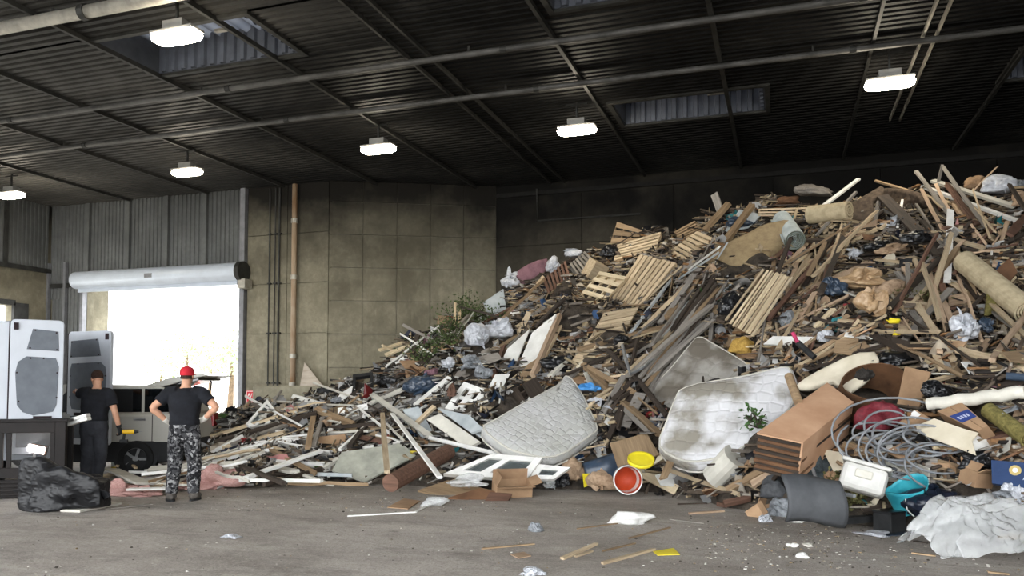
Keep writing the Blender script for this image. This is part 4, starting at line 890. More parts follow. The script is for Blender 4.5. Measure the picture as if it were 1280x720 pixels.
# bucket on its side, open end to the camera
P = hit(785, 600, .25); ax = (EYE-P); ax.z = 0; ax = (ax.normalized()*.8+RIGHT*.45+V((0, 0, .05))).normalized(); e = empty('paint_bucket', frame(P, RIGHT, ax) @ MX.Translation((0, 0, 0)))
mat('bucket_inside', 'a83a1e', c2='c24a26', rough=.5, scale=5)
MB().lathe([(.001, -.38), (.15, -.38), (.16, -.36), (.185, -.03), (.2, -.03), (.2, 0), (.185, 0)], 24).build('shell', MATS['white'], e, smooth=False); MB().lathe([(.183, .0), (.17, -.3), (.001, -.3)], 24).build('paint_residue', MATS['bucket_inside'], e, smooth=True)
MB().tube([V((.2*math.cos(a), .2*math.sin(a)*1.0, -.02-.12*math.sin(a))) for a in [PI*k/12 for k in range(13)]], .004, 5).build('handle', MATS['steel'], e)
tag(e, 'white bucket on its side with red orange paint inside', 'bucket')
mx = MX.Translation(hit(752, 590, .12)) @ MX.Rotation(YAW+.3, 4, 'Z') @ MX.Rotation(1.35, 4, 'Y') @ MX.Rotation(.3, 4, 'X')
MB().lathe([(.001, -.25), (.15, -.25), (.16, -.2), (.2, .25), (.22, .25), (.22, .27), (.19, .27), (.15, -.22), (.001, -.22)], 16, MX.Diagonal((1.25, .9, 1, 1))).build('plastic_tub', MATS['blue_black'], None, mx, smooth=True); tag(bpy.data.objects['plastic_tub'], 'dark blue plastic tub left of the paint bucket', 'tub')
mat('paper_bag', '8f7760', c2='b39a80', rough=.85, scale=4, bump=.3)
bag(754,604,34,32,'paper_bag','brown paper bag with yellow print left of the paint bucket','paper_bag','bag',.15,amp=.35); panel('yellow_label', [(728,592),(730,609),(739,606),(738,592)], .01, 'yellow', 'yellow printed card on the brown paper bag', 'card', .42, .5)
bag(716,592,32,30,'paper_bag','crumpled brown paper bag beside the clear plastic','paper_bag','bag',.12,amp=.35)
bag(702,600,22,26,'black_plastic','small black bag right of the small window sash',lift=.15); bag(733,560,26,22,'black_plastic','black bag above the dark blue tub',lift=.2); bag(742,545,24,26,'black_plastic','black rag bundle beside the grey quilted mattress',lift=.2)
plank((796,587), (846,613), 14, .02, 'new', 'pale plywood strip before the paint bucket', 'plywood_strip', 'plywood', .3, .12)
plank((829,598), (864,517), 10, .03, 'tan', 'brown plank leaning against the white mattress', la=.55, lb=1.0); panel('white_board', [(817,581),(845,562),(849,541),(828,556)], .03, 'cream', 'cream board leaning left of the brown plank', 'board', .7, .4)
rod([(986,470),(998,503)], 5.5, 'tan', 'brown turned furniture leg at the corner of the white mattress', 'turned_baluster', 'leg', .95, 10)
# log and planks
rod([(893,597),(920,570)], 17, 'offwhite', 'pale cut log end below the white mattress', 'cut_log', 'log', .3, 16)
plank((909,613), (963,583), 9, .06, 'tan', 'brown plank right of the pale cut log', la=.3, lb=.35); plank((940,606), (990,572), 10, .05, 'pinky', 'pinkish plank below the tan carton', la=.3, lb=.35); plank((905,630), (940,622), 7, .06, 'red', 'red brown wood block at the foot right of the log', 'wood_block', 'block', .12, .12)
bag(868,588,26,18,'grey_plastic','silver crumpled foil left of the pale cut log','foil','foil',.2); bag(887,590,0.1+14,20,'dark_cloth','dark rag beside the pale cut log','rag','rag',.1)
# tan carton with layered brown end
mx, q = fit([(946,541),(1003,553),(1066,502),(1034,478)], .95, .0); q = [V(p) for p in q]; e = empty('large_carton', mx)
MB().prism(q, -.02, 0).build('top', MATS['cardboard_tan'] if 'cardboard_tan' in MATS else mat('cardboard_tan', 'b58d6e', c2='c9a384', rough=.85, scale=2, bump=.15), e)
dn = mx.to_3x3().inverted() @ V((0, 0, -1)); h_ = .48
for k in range(11):
    z = -.03-k*.042; ins = R.uniform(0, .03)
    MB().prism([p+(V((.0, 0)))+V((R.uniform(-.02, .02), R.uniform(-.02, .02))) for p in q], z-.034, z).build('layer', MATS['cardboard_dark'] if k % 2 else MATS['dark'], e)
MB().prism([q[1]+V((.01, 0)), q[1]+(q[0]-q[1])*.02, q[2]+(q[3]-q[2])*.02, q[2]+V((.01, 0))], -.5, 0.005).build('side', MATS['cardboard_tan'], e)
tag(e, 'big tan carton of stacked brown layers right of the white mattress', 'carton'); EXC.append([(946,541),(946,575),(1003,590),(1066,530),(1066,502),(1034,478)])
# --- right foot
pillow('cream_shell', [(995,482),(1020,464),(1057,447),(1094,439),(1095,462),(1062,490),(1040,476),(1010,486)], .07, 'cream', 'cream upholstered slab above the tan carton', 'cushion', .75, .2, amp=.04, freq=1.8, puff=.03, seed=31, smoothn=2)
mat('inside_brown', '4c3524', c2='6b4c34', rough=.9, scale=3)
P = hit(1092, 492, .45); mx = frame(P, RIGHT, (EYE-P).normalized()*.8+RIGHT*.25+V((0, 0, .55)))
o = MB().grid(22, 4, lambda u, v: ((.42+.05*math.sin(u*9)+.03*v)*math.cos(u*5.2+.4)*1.05, (.3+.03*math.sin(u*7))*math.sin(u*5.2+.4), -.35+.5*v+.06*math.sin(u*11))).build('cardboard_drum', MATS['inside_brown'], None, mx, solid=.015); tag(o, 'torn open dark cardboard drum above the red bag', 'drum')
panel('brown_board', [(1119,516),(1147,514),(1163,465),(1131,458)], .03, 'cardboard', 'upright brown hardboard piece right of the cardboard drum', 'board', .65, .5)
bag(1098,524,44,44,'red_bag' if 'red_bag' in MATS else mat('red_bag', '5e1f28', c2='7d2f38', rough=.6, scale=5, bump=.3) and 'red_bag','dark red sack beside the grey hoses','sack','sack',.3)
mat('box_blue', '2d3f78', rough=.6, var=.08, bump=0); mat('box_letters', 'aab2cc', rough=.6, var=.05, bump=0)
mx, q = fit([(1171,514),(1222,539),(1235,532),(1202,503)], .55, .25); q = [V(p) for p in q]; e = empty('cardboard_box', mx)
MB().prism(q, -.35, -.01).build('body', MATS['cardboard'], e)
def bl4(u, v): return (q[0]*(1-u)+q[1]*u)*(1-v)+(q[3]*(1-u)+q[2]*u)*v
MB().prism([bl4(0, .0), bl4(1, 0), bl4(1, .49), bl4(0, .49)], -.01, 0).build('flap', MATS['cardboard'], e); MB().prism([bl4(0, .51), bl4(1, .51), bl4(1, 1), bl4(0, 1)], -.01, .004).build('flap', MATS['cardboard'], e)
MB().prism([bl4(.3, .05), bl4(.62, .05), bl4(.62, .95), bl4(.3, .95)], .005, .008).build('blue_label', MATS['box_blue'], e)
for v in (.2, .35, .5, .65): MB().prism([bl4(.42, v), bl4(.52, v), bl4(.52, v+.09), bl4(.42, v+.09)], .008, .011).build('printed_mark', MATS['box_letters'], e)
tag(e, 'cardboard box with a blue printed label above the torn board', 'box'); EXC.append([(1171,500),(1235,500),(1235,545),(1171,545)])
mx, q = fit([(1120,526),(1132,534),(1166,525),(1145,512)], .5, .3); e = empty('cardboard_box', mx); MB().prism(q, -.3, 0).build('body', MATS['cardboard'], e)
c = (V(q[0])+V(q[3]))/2; MB().prism([c+V((.03, .02)), c+V((.13, .02)), c+V((.13, .1)), c+V((.03, .1))], 0, .004).build('white_sticker', MATS['white_paint'], e); tag(e, 'cardboard box with a white sticker left of the blue labelled one', 'box')
panel('torn_board', [(1145,532),(1147,541),(1220,569),(1215,551),(1223,541),(1205,536),(1168,523)], .012, 'cream', 'pale torn hardboard sheet above the grey hoses', 'board', .75, .1)
# grey hose tangle
mat('hose', '6f7276', c2='8a8d90', rough=.5, scale=4)
for k, (x, y, r, turns) in enumerate(((1125,560,.42,2.4),(1140,572,.36,2.8),(1112,572,.3,2.2),(1165,585,.34,2.0),(1118,552,.52,1.6),(1150,560,.26,2.4),(1100,545,.4,1.3))):
    P = hit(x, y, .3); n = (nrm(P)+(EYE-P).normalized()*.6).normalized(); mx = frame(P, RIGHT, n); pts = []; N = int(turns*26)
    p1, p2, p3 = (R.uniform(0, 6) for _ in range(3)); turns *= 1.5; N = int(turns*26)
    for i in range(N):
        a = i/26*2*PI+p1; rr = r*(.75+.35*math.sin(i*.083+p2)+.1*math.sin(i*.31)); pts.append((rr*math.cos(a)*1.25+.12*math.sin(i*.05+p3), rr*math.sin(a)*.75, .12*math.sin(i*.17+p2)+.06*k/3))
    tag(MB().tube(pts, .0125, 7).build('flexible_hose', MATS['hose'], None, mx, smooth=True), ['grey flexible hose with the widest loops in the tangle', 'grey flexible hose coiled in the middle of the tangle', 'grey flexible hose coiled by the white container', 'grey flexible hose looping towards the black bag', 'grey flexible hose looping over the dark red sack', 'small grey hose coil below the torn hardboard', 'grey hose loop at the upper left of the tangle'][k], 'hose', 'grey hoses in a tangle')
rod([(1012,545),(1010,570),(1020,598),(1042,615),(1068,620)], 2, 'hose', 'single grey hose hanging left of the white container', 'flexible_hose', 'hose', .5, 7)
# white plastic container
P = hit(1080, 598, .62); mx = MX.Translation(P) @ MX.Rotation(YAW-.45, 4, 'Z') @ MX.Rotation(-.25, 4, 'X') @ MX.Rotation(.25, 4, 'Y'); e = empty('plastic_container', mx)
mat('white_pvc', 'aaa9a4', c2='c4c3be', rough=.4, scale=3, var=.05, bump=.03)
MB().box(-.21, .21, -.14, .14, -.15, .12).build('tank', MATS['white_pvc'], e, bevel=.05); MB().box(-.23, .23, -.16, .16, .11, .15).build('lid', MATS['white_pvc'], e, bevel=.015); MB().box(-.08, .08, -.165, -.14, -.02, .06).build('handle', MATS['offwhite'], e, bevel=.01)
tag(e, 'white plastic cistern container in front of the grey hoses', 'container'); EXC.append([(1050,574),(1110,574),(1110,620),(1050,620)])
panel('printed_booklet', [(1028,561),(1042,589),(1064,584),(1053,566)], .015, 'cream', 'cream booklet left of the white container', 'booklet', .45, .3); rod([(1046,577),(1060,586)], 2.2, 'tan', 'short brown stick on the cream booklet', 'wood_stick', 'stick', .55, 6)
bag(1014,587,44,44,'jeans' if 'jeans' in MATS else mat('jeans', '363c3f', c2='4d5557', rough=.9, scale=6) and 'jeans','dark slate crumpled trousers left of the cream booklet','trousers_bundle','clothes',.25,amp=.35)
bag(1066,570,20,16,'dark','brown clod behind the white container','rubble_lump','rubble',.15); bag(1040,600,20,26,'cardboard','tan crumpled cup beside the white container','paper_cup','cup',.2)
# grey fender
mat('fender', '3f4144', c2='55575a', rough=.6, scale=3, bump=.2)
P = hit(1006, 626, .45); mx = MX.Translation(P) @ MX.Rotation(YAW+.12, 4, 'Z')
MB().grid(14, 8, lambda u, v: (-.28+.58*u, -.1+.14*math.sin(v*2.6)*(-1), .26-.42*v-.05*u+.02*math.sin(u*5))).build('bumper_piece', MATS['fender'], None, mx, smooth=True, solid=.02); tag(bpy.data.objects['bumper_piece'], 'curved dark grey plastic bumper piece at the right foot', 'bumper')
bag(966,612,30,32,'fender','smaller dark grey rubber piece left of the bumper','rubber_piece','rubber',.05,amp=.2)
bag(976,640,40,36,'grey_plastic','dull grey rubbish bag in front of the bumper piece',lift=.02); bag(958,650,16,14,'white_plastic','small white bag left of the dull grey rubbish bag',lift=.02)
plank((1028,652), (1090,648), 9, .07, 'rubber', 'black rubber tube lying under the dry grass', 'rubber_tube', 'tube', .1, .1)
plank((1078,640), (1120,632), 6, .04, 'dark', 'dark plank behind the black cube', la=.15, lb=.15)
def floor_frame(x, y, rz): return MX.Translation(on_z(x, y)) @ MX.Rotation(YAW+rz, 4, 'Z')
e = empty('black_box', floor_frame(1112, 664, .5)); MB().box(-.12, .12, -.11, .11, 0, .2).build('body', MATS['rubber'], e, bevel=.008); MB().box(-.125, .125, -.115, .115, .2, .22).build('lid', MATS['black_plastic'], e); tag(e, 'small black cube box on the floor before the teal bag', 'box')
# teal bag with rope handle, open rim
P = hit(1136, 622, .35); e = empty('teal_bag', MX.Translation(P) @ MX.Rotation(YAW, 4, 'Z') @ MX.Rotation(.5, 4, 'X') @ MX.Rotation(-.35, 4, 'Y'))
MB().grid(24, 6, lambda u, v: ((.12+.05*v)*math.cos(u*2*PI)*1.3*(1+.08*math.sin(u*19)), (.1+.04*v)*math.sin(u*2*PI)*(1+.1*math.sin(u*13)), -.14+.3*v+.03*math.sin(u*12.5)*v)).build('shell', MATS['teal'], e, smooth=True, solid=.006)
MB().box(-.14, .14, -.1, .1, -.15, -.13).build('bottom', MATS['teal'], e); MB().tube([(-.08, -.14, .12), (-.09, -.17, 0), (-.04, -.18, -.1)], .007, 6).build('rope_handle', MATS['white'], e); tag(e, 'open teal plastic bag left of the black bag', 'bag')
bag(1172,632,86,56,'navy_plastic','large black bag between the teal bag and clear plastic',lift=.02,amp=.22); bag(1220,577,46,34,'black_plastic','black bag above the navy binder',lift=.3); bag(1168,490,34,26,'black_plastic','black bag at the left end of the wavy vinyl roll',lift=.45); bag(1120,452,56,26,'black_plastic','black bag above the upright brown hardboard',lift=.35)
bag(1262,620,40,20,'grey_plastic','grey tarp bundle behind the clear plastic sheet','tarp','tarp',.15)
# navy binder with gold emblem
mx, q = fit([(1239,575),(1240,604),(1300,612),(1300,580)], .6, .5); q = [V(p) for p in q]; e = empty('navy_binder', mx); mat('navy', '22375c', rough=.5, var=.1); mat('gold', 'b3a065', rough=.4, var=.1)
MB().prism(q, -.05, 0).build('cover', MATS['navy'], e); c = (mx.inverted() @ on_plane(1269, 588, mx @ V((0, 0, 0)), mx.to_3x3() @ V((0, 0, 1)))); k = 6.5*dep(mx.to_translation())/FPX
MB().lathe([(k, 0), (k, .004), (k*.8, .004), (k*.8, .002), (.0001, .002)], 20, MX.Translation((c.x, c.y, .001))).build('emblem', MATS['gold'], e); MB().lathe([(k*.45, 0), (k*.45, .006), (.0001, .006)], 12, MX.Translation((c.x, c.y, .001))).build('emblem_centre', MATS['white_paint'], e)
tag(e, 'navy blue binder with a round gold emblem at the right edge', 'binder'); EXC.append([(1239,573),(1280,573),(1280,606),(1239,606)])
carton(1221, 597, (.24, .2, .16), (.2, .1, .3), 'cardboard', 'small open tan carton below the black bag near the binder', .3)
bag(1268,610,26,14,'white_plastic','white and orange food wrapper under the navy binder','wrapper','wrapper',.25); 
# translucent plastic sheet
mat('clear_film', 'd4d7d7', c2='f4f6f6', rough=.2, alpha=.42, scale=5, spec=.7, bump=.8, fine=-4)
def film(u, v):
    x = -.05+1.25*u; y = -.15+.75*v
    r = math.hypot((u-.5)*1.2, (v-.55)*1.3); h = max(0, .5-.85*r*r)*(.9+.2*math.sin(9*u))
    n = 1-abs(mnoise.noise((u*5.5, v*5.5, 3.3)))*2.2; n2 = 1-abs(mnoise.noise((u*13, v*11, 8)))*2.4
    return (x+.05*n2+.04*math.sin(v*9), y+.05*n, max(.004, h+.07*n*(.2+h)+.045*n2*(.3+h)))
o = MB().grid(90, 64, film).build('plastic_film', MATS['clear_film'], None, floor_frame(1168, 696, .05), smooth=True); tag(o, 'crumpled translucent plastic sheet on the floor at the right edge', 'plastic sheet')
bag(1225,640,50,36,'clear_film','clear plastic bundle on top of the translucent sheet','plastic_film','plastic sheet',.18,amp=.5)
bag(1275,622,20,34,'white_plastic','white bag at the right edge behind the translucent sheet',lift=.2)
# --- right slope: long boards and laths
for a, b, w, t, m, l in (((1153,233),(1290,283),6,.05,'white','long white board on the crest, the lower of two'), ((1166,226),(1268,258),7,.05,'offwhite','long cream board on the crest, the upper of two'), ((1172,230),(1178,207),4,.05,'grey','grey stick standing up behind the crest boards'), ((1103,245),(1176,318),15,.04,'dark','broad dark board leaning under the white crest boards'), ((1094,226),(1178,251),3,.04,'tan','thin brown pole along the crest'), ((1122,284),(1128,250),3,.03,'white','short white stick before the broad dark board'), ((1145,255),(1178,306),3,.03,'grey','thin grey strip right of the broad dark board'), ((1184,352),(1188,263),8,.05,'white','upright white plank on the right slope'), ((1243,332),(1259,278),5,.05,'pinky','upright tan stick right of the white plank'), ((1186,376),(1226,369),15,.05,'pinky','broad short tan board left of the moss green mat'), ((1197,437),(1290,462),9,.05,'pale','pale plank above the wavy vinyl roll'), ((1240,450),(1284,392),7,.05,'pinky','tan plank leaning at the right edge'), ((1225,440),(1235,425),7,.05,'pinky','short tan block near the right edge'), ((1047,400),(1135,411),5,.04,'pale','pale stick with a yellow rag below the brown paper'), ((1040,300),(974,301),6,.05,'dark','dark pole pointing at the felt roll'), ((1065,300),(1012,303),4,.04,'grey','grey stick behind the dark pole'), ((1015,268),(1073,224),5,.04,'white','white pole rising above the crest'), ((1020,295),(1070,240),4,.04,'grey','grey pole below the white pole'), ((1030,290),(1075,255),3,.03,'pale','thin pale stick below the white pole'),
    ((1130,334),(1152,372),7,.04,'pinky','tan lath left of the broad short board'), ((1148,367),(1175,440),6,.04,'pinky','long tan lath standing in the right slope'), ((1150,365),(1164,400),6,.04,'pale','pale lath beside the long tan one'), ((1174,364),(1205,440),7,.04,'pinky','tan lath running down to the pale plank'), ((1168,325),(1180,365),7,.04,'red','red brown lath above the broad short board'), ((1143,324),(1160,362),5,.04,'pale','pale lath left of the red brown one'), ((1161,365),(1163,428),3,.02,'rubber','thin black rod among the tan laths'), ((1178,345),(1206,365),6,.04,'pale','pale slat above the broad short board'), ((1195,392),(1202,420),8,.05,'pinky','tan plank under the broad short board'), ((1120,340),(1147,370),7,.04,'grey','grey weathered slat on the right slope'), ((1100,405),(1125,440),5,.04,'dark','dark slat below the yellow rag'), ((1143,395),(1165,440),4,.03,'dark','dark strip left of the thin black rod'), ((1206,318),(1218,378),10,.06,'tan','brown board beside the long cream carpet roll'), ((1193,300),(1230,310),6,.04,'pale','pale board behind the upright white plank'), ((1180,285),(1240,278),6,.04,'red','orange brown board behind the upright white plank'), ((1225,285),(1247,268),6,.04,'grey','short grey stick under the white crest boards')):
    plank(a, b, w, t, m, l, la=.4, lb=.45)
# middle slope
for a, b, w, t, m, l in (((835,397),(940,257),8,.1,'tan','long brown post rising across the middle of the pile'), ((881,288),(911,254),9,.08,'tan','tan board sticking up on the crest left of the carpet'), ((893,243),(902,268),9,.06,'grey','grey splintered board on the crest'), ((908,434),(963,352),8,.05,'tan','brown plank below the lath bundle'), ((862,336),(899,309),4,.03,'white','thin white strip left of the tan brown carpet'), ((846,350),(898,316),4,.03,'greyblue','thin grey strip left of the tan brown carpet'), ((862,415),(925,355),7,.04,'grey','weathered grey plank beside the black tarp'), ((888,430),(890,392),5,.04,'grey','upright grey stick above the dirty grey mattress'), ((975,345),(1010,318),5,.04,'pale','pale crossing slat above the lath bundle'), ((976,318),(994,340),5,.04,'pale','pale slat crossing below the felt roll'), ((985,368),(998,322),6,.04,'pinky','tan slat upright below the felt roll'), ((950,405),(1040,330),4,.04,'grey','long grey stick across the middle slope'), ((925,425),(962,408),5,.04,'pale','short pale stick above the dirty grey mattress'), ((960,400),(1005,345),5,.05,'red','red brown stick right of the lath bundle'), ((990,410),(1020,365),7,.04,'pinky','tan slat left of the dark blue bag'), ((1018,410),(1042,386),6,.04,'new','yellowish slat below the dark blue bag'), ((1028,354),(1080,374),2.5,.02,'offwhite','thin pale cane pointing at the brown paper')):
    plank(a, b, w, t, m, l, la=.42, lb=.45)
for k in range(11):
    o = R.uniform(-2, 2); plank((909+k*3.2+o, 402+k*1.8+o), (956+k*3.4+o, 337+k*1.0), 2.6+R.random()*1.5, .02, 'new' if k % 3 else 'pale', 'pale lath in the bundle below the carpet, '+('first','second','third','fourth','fifth','sixth','seventh','eighth','ninth','tenth','eleventh')[k]+' from the left', 'wood_lath', 'lath', .85+.02*k, .9+.02*k, group='bundle of pale laths below the carpet')
bag(912,386,32,32,'black_plastic','black tarp in the hollow left of the lath bundle','tarp','tarp',.15); bag(930,434,26,22,'ochre' if 'ochre' in MATS else mat('ochre', '9a7a3c', c2='b8964e', rough=.95, scale=6) and 'ochre','ochre foam lump above the dirty grey mattress','foam_lump','foam',.35)
P = hit(902, 414, .35); MB().tube([(0, 0, 0), (.0, .12, .02)], .075, 14).build('tin_can', MATS['steel'], None, MX.Translation(P) @ MX.Rotation(.4, 4, 'Z')); tag(bpy.data.objects['tin_can'], 'small steel can left of the ochre foam', 'can')
panel('table_board', [(954,430),(1006,432),(1018,421),(966,420)], .03, 'white', 'white shelf board above the stained white mattress', 'board', .45, 0); rod([(991,416),(997,428)], 2.4, 'pink' if 'pink' in MATS else mat('pink', 'b53a62', rough=.5) and 'pink', 'pink tool handle on the white shelf board', 'pink_tool', 'handle', .6, 8); rod([(997,428),(1018,447)], 4, 'rubber', 'black arm below the pink handle', 'hand_tool', 'tool', .55, 8)
mat('kraft_film', '9a7c58', c2='bda180', rough=.4, scale=4, bump=.4, fine=6, spec=.5)
bag(1080,352,46,28,'kraft_film','brown wrapping paper, the upper lump on the right slope','wrapping_paper','paper',.3,amp=.45); bag(1090,382,34,44,'kraft_film','brown wrapping paper, the lower lump on the right slope','wrapping_paper','paper',.35,roll=.5,amp=.45); bag(1112,364,40,24,'paper_bag','pale brown paper heap right of the wrapping paper','wrapping_paper','paper',.3,amp=.45)
bag(1042,362,28,28,'blue_black','dark blue bag left of the brown wrapping paper',lift=.3); bag(983,402,18,26,'grey_plastic','grey blue plastic scrap above the white shelf board','plastic_scrap','scrap',.35); bag(1032,422,20,22,'white_plastic','white plastic cup bag right of the white shelf board',lift=.35); bag(1117,402,18,10,'yellow','bright yellow rag on the pale stick','rag','rag',.5); bag(1120,417,10,8,'yellow','small yellow rag below the pale stick','rag','rag',.45)
bag(1146,298,34,24,'black_plastic','black bag on the broad dark board',lift=.4); bag(1098,308,40,18,'black_plastic','flat black bag in front of the dark pole',lift=.3); bag(1070,318,24,18,'white_plastic','white bag below the flat black bag',lift=.35); bag(1116,314,40,16,'paper_bag','pale crumpled paper right of the flat black bag','wrapping_paper','paper',.4,amp=.4); bag(1206,412,34,40,'white_plastic','white plastic bag under the broad short board',lift=.35); bag(1232,408,20,24,'blue_black','dark blue panel scrap below the moss green mat','plastic_scrap','scrap',.35)
bag(1172,262,10,8,'red','small red rag under the white crest boards','rag','rag',.45); bag(1248,234,40,26,'white_plastic','big grey white bag on the crest at the right',lift=.2); bag(1216,232,26,20,'cardboard','brown crumpled carton on the crest at the right','crushed_carton','carton',.2); bag(1276,252,20,22,'paper_bag','tan bag at the right end of the crest',lift=.25); bag(1270,230,20,14,'grey_plastic','grey bag at the right end of the crest',lift=.2)
bag(1082,470,26,18,'dark_cloth','dark branchy lump on the cream slab','dark_lump','scrap',.9); panel('white_tile', [(1202,452),(1220,476),(1232,470),(1214,452)], .02, 'white', 'white broken plate piece below the pale plank', 'plate', .6, .3); panel('white_tile', [(1210,475),(1224,483),(1231,474),(1218,471)], .02, 'white', 'small white plate piece below the larger one', 'plate', .6, .3)
plank((1160,478), (1212,463), 5, .04, 'pale', 'pale stick left of the white plate piece', la=.5, lb=.5); plank((1212,492), (1285,474), 7, .04, 'dark', 'dark board above the wavy vinyl roll', la=.5, lb=.5); rod([(1258,470),(1284,472)], 5, 'blue_black', 'blue grey pipe end at the right edge', 'pipe', 'pipe', .5, 10)
panel('brown_board', [(1245,338),(1262,352),(1272,340),(1262,322)], .04, 'cardboard_dark', 'brown hardboard piece above the long cream carpet roll', 'board', .45, .4); plank((1258,352), (1268,345), 7, .04, 'new', 'short pale wood block by the brown hardboard piece', 'wood_block', 'block', .5, .5)
panel('laminate_sheet', [(905,290),(924,262),(952,268),(935,285)], .03, 'greyblue', 'pale blue grey sheet behind the tan brown carpet', 'panel', .3, .2); bag(925,280,40,20,'blue_black','grey blue cloth bundle behind the tan brown carpet','cloth_bundle','cloth',.25)
bag(1015,240,40,14,'grey','grey stony rubble on the crest behind the felt roll','rubble_lump','rubble',.1); bag(985,252,30,12,'cardboard_dark','brown rubble on the crest above the flat pallet','rubble_lump','rubble',.1)
# --- foot of the pile, centre: flat cardboard and wood
for pl, m, l in (([(522,613),(566,622),(612,612),(560,600)],'tan','flat brown board at the foot left of the window'), ([(560,622),(600,627),(636,618),(600,610)],'cardboard_dark','dark brown cardboard at the foot below the window'), ([(545,606),(580,612),(606,604),(570,598)],'pale','pale board stacked on the brown boards at the foot'), ([(606,626),(634,628),(640,617),(612,615)],'red','red brown cardboard flap at the foot')):
    panel('flat_board', pl, .03, m, l, 'board', .14, 0)
carton(640, 610, (.5, .3, .16), (.25, .0, .25), 'cardboard', 'open cardboard tray at the foot before the window', .12, flaps=(.3, 1.6, 2, .3))
bag(588,603,40,16,'clear_film','clear crumpled plastic on the boards at the foot','plastic_film','plastic sheet',.2,amp=.5); bag(686,604,30,24,'clear_film','clear plastic heap right of the cardboard tray','plastic_film','plastic sheet',.1,amp=.5)
# --- things on the floor in front
def floor_plank(a, b, w, t, m, label, name='wood_stick', cat='stick', group=None):
    A = on_z(*a)+V((0, 0, t/2+.002)); B = on_z(*b)+V((0, 0, t/2+.002)); L = (B-A).length
    o = MB().prism([(0, -w/2), (L*.45, -w*.6), (L, -w*.35), (L*.97, w*.4), (L*.5, w*.5), (.02, w/2)], -t/2, t/2).build(name, Wd(m), None, frame(A, B-A, (0, 0, 1))); return tag(o, label, cat, group)
for a, b, w, t, m, l in (((434,646),(519,641),.035,.015,'white','long white trim strip lying on the open floor'), ((519,641),(555,622),.03,.015,'white','white trim strip slanting back from the long one'), ((601,687),(668,681),.03,.012,'tan','thin brown stick left on the open floor'), ((702,700),(746,681),.05,.02,'pale','splintered pale stick in the middle of the floor'), ((718,697),(740,690),.04,.015,'pale','short splinter beside the splintered pale stick'), ((752,690),(794,680),.025,.012,'tan','thin stick right of the splintered pale one'), ((752,706),(818,688),.045,.02,'pale','long pale stick ending at the yellow card'), ((720,662),(772,655),.025,.012,'tan','thin stick left of the white crumpled bag'), ((785,674),(838,660),.025,.012,'tan','thin brown stick below the white crumpled bag'), ((846,631),(884,630),.03,.015,'dark','dark stick at the foot right of the plywood strip'), ((860,643),(905,640),.05,.02,'pinky','pinkish stick at the right foot'), ((838,650),(880,655),.03,.012,'grey','grey stick right of the white crumpled bag'), ((858,622),(895,615),.04,.02,'pale','pale stick before the pale cut log'), ((1140,692),(1170,696),.03,.012,'tan','brown stick on the floor before the translucent sheet'), ((1142,677),(1160,680),.03,.012,'dark','dark stick left of the translucent sheet'), ((131,637),(190,631),.06,.012,'grey','thin grey board on the floor before the men'), ((1235,716),(1262,719),.03,.012,'tan','brown stick at the bottom right corner')):
    floor_plank(a, b, w, t, m, l)
def floor_poly(name, pl, t, m, label, cat):
    q = [on_z(*p) for p in pl]; c = q[0]; o = MB().prism([(p-c).to_2d() for p in q], .003, t).build(name, Wd(m), None, MX.Translation(c)); return tag(o, label, cat)
floor_poly('cardboard_sheet', [(484,635),(510,637),(525,627),(505,624)], .012, 'cardboard', 'tan cardboard sheet on the floor behind the white strip', 'cardboard')
floor_poly('printed_card', [(816,690),(822,695),(850,694),(842,686)], .008, 'yellow', 'yellow printed card on the open floor', 'card')
floor_poly('cardboard_scrap', [(638,694),(648,699),(664,696),(655,691)], .01, 'paper_bag', 'tan cardboard scrap on the open floor', 'cardboard')
floor_poly('board_scrap', [(75,640),(100,641),(152,631),(120,627)], .03, 'offwhite', 'pale board on the floor in front of the black bag', 'board')
floor_poly('flat_scrap', [(1092,668),(1100,672),(1150,667),(1135,661)], .008, 'blue_black', 'dark flat plastic scrap before the black cube', 'scrap')
def fbag(x, y, w, h, m, label, name='plastic_bag', cat='bag', amp=.4):
    P = on_z(x, y); k = dep(P)/FPX/2; o = put(name, crumple(x*.13, amp, 1.5, 3), Wd(m), None, MX.Translation(P+V((0, 0, h*k*.55))) @ MX.Rotation(YAW, 4, 'Z') @ MX.Diagonal((w*k, w*k*.7, h*k, 1))); return tag(o, label, cat)
EXC.extend([[(762,580),(806,580),(806,624),(762,624)],[(786,568),(818,568),(818,588),(786,588)],[(728,568),(778,568),(778,602),(728,602)],[(1058,465),(1128,465),(1128,515),(1058,515)],[(1095,635),(1130,635),(1130,668),(1095,668)],[(1110,600),(1160,600),(1160,645),(1110,645)],[(618,590),(668,590),(668,618),(618,618)],[(440,462),(468,462),(468,494),(440,494)]]); EXC.append([(1155,605),(1290,600),(1290,700),(1155,700)]); EXC.append([(985,565),(1035,565),(1085,640),(960,660)])
fbag(786,654,42,16,'white','white crumpled bag alone on the open floor'); fbag(670,664,18,14,'grey_plastic','small dark crumpled scrap in the middle of the floor','plastic_scrap','scrap'); fbag(668,718,26,9,'white_plastic','white scrap at the bottom edge of the floor','plastic_scrap','scrap'); fbag(540,632,28,12,'clear_film','clear plastic scrap near the white trim strip','plastic_film','plastic sheet'); fbag(995,652,20,9,'white','white scrap at the right foot','plastic_scrap','scrap'); fbag(1090,669,34,6,'white_plastic','flat white scrap left of the black cube','plastic_scrap','scrap'); fbag(1003,697,14,7,'white','small white scrap on the right floor','paper_scrap','scrap'); fbag(990,683,12,5,'white','tiny white scrap on the right floor','paper_scrap','scrap'); fbag(290,672,20,5,'white_plastic','flat pale scrap on the left floor','paper_scrap','scrap'); fbag(1010,683,12,5,'offwhite','cream scrap right of the tiny white one','paper_scrap','scrap')
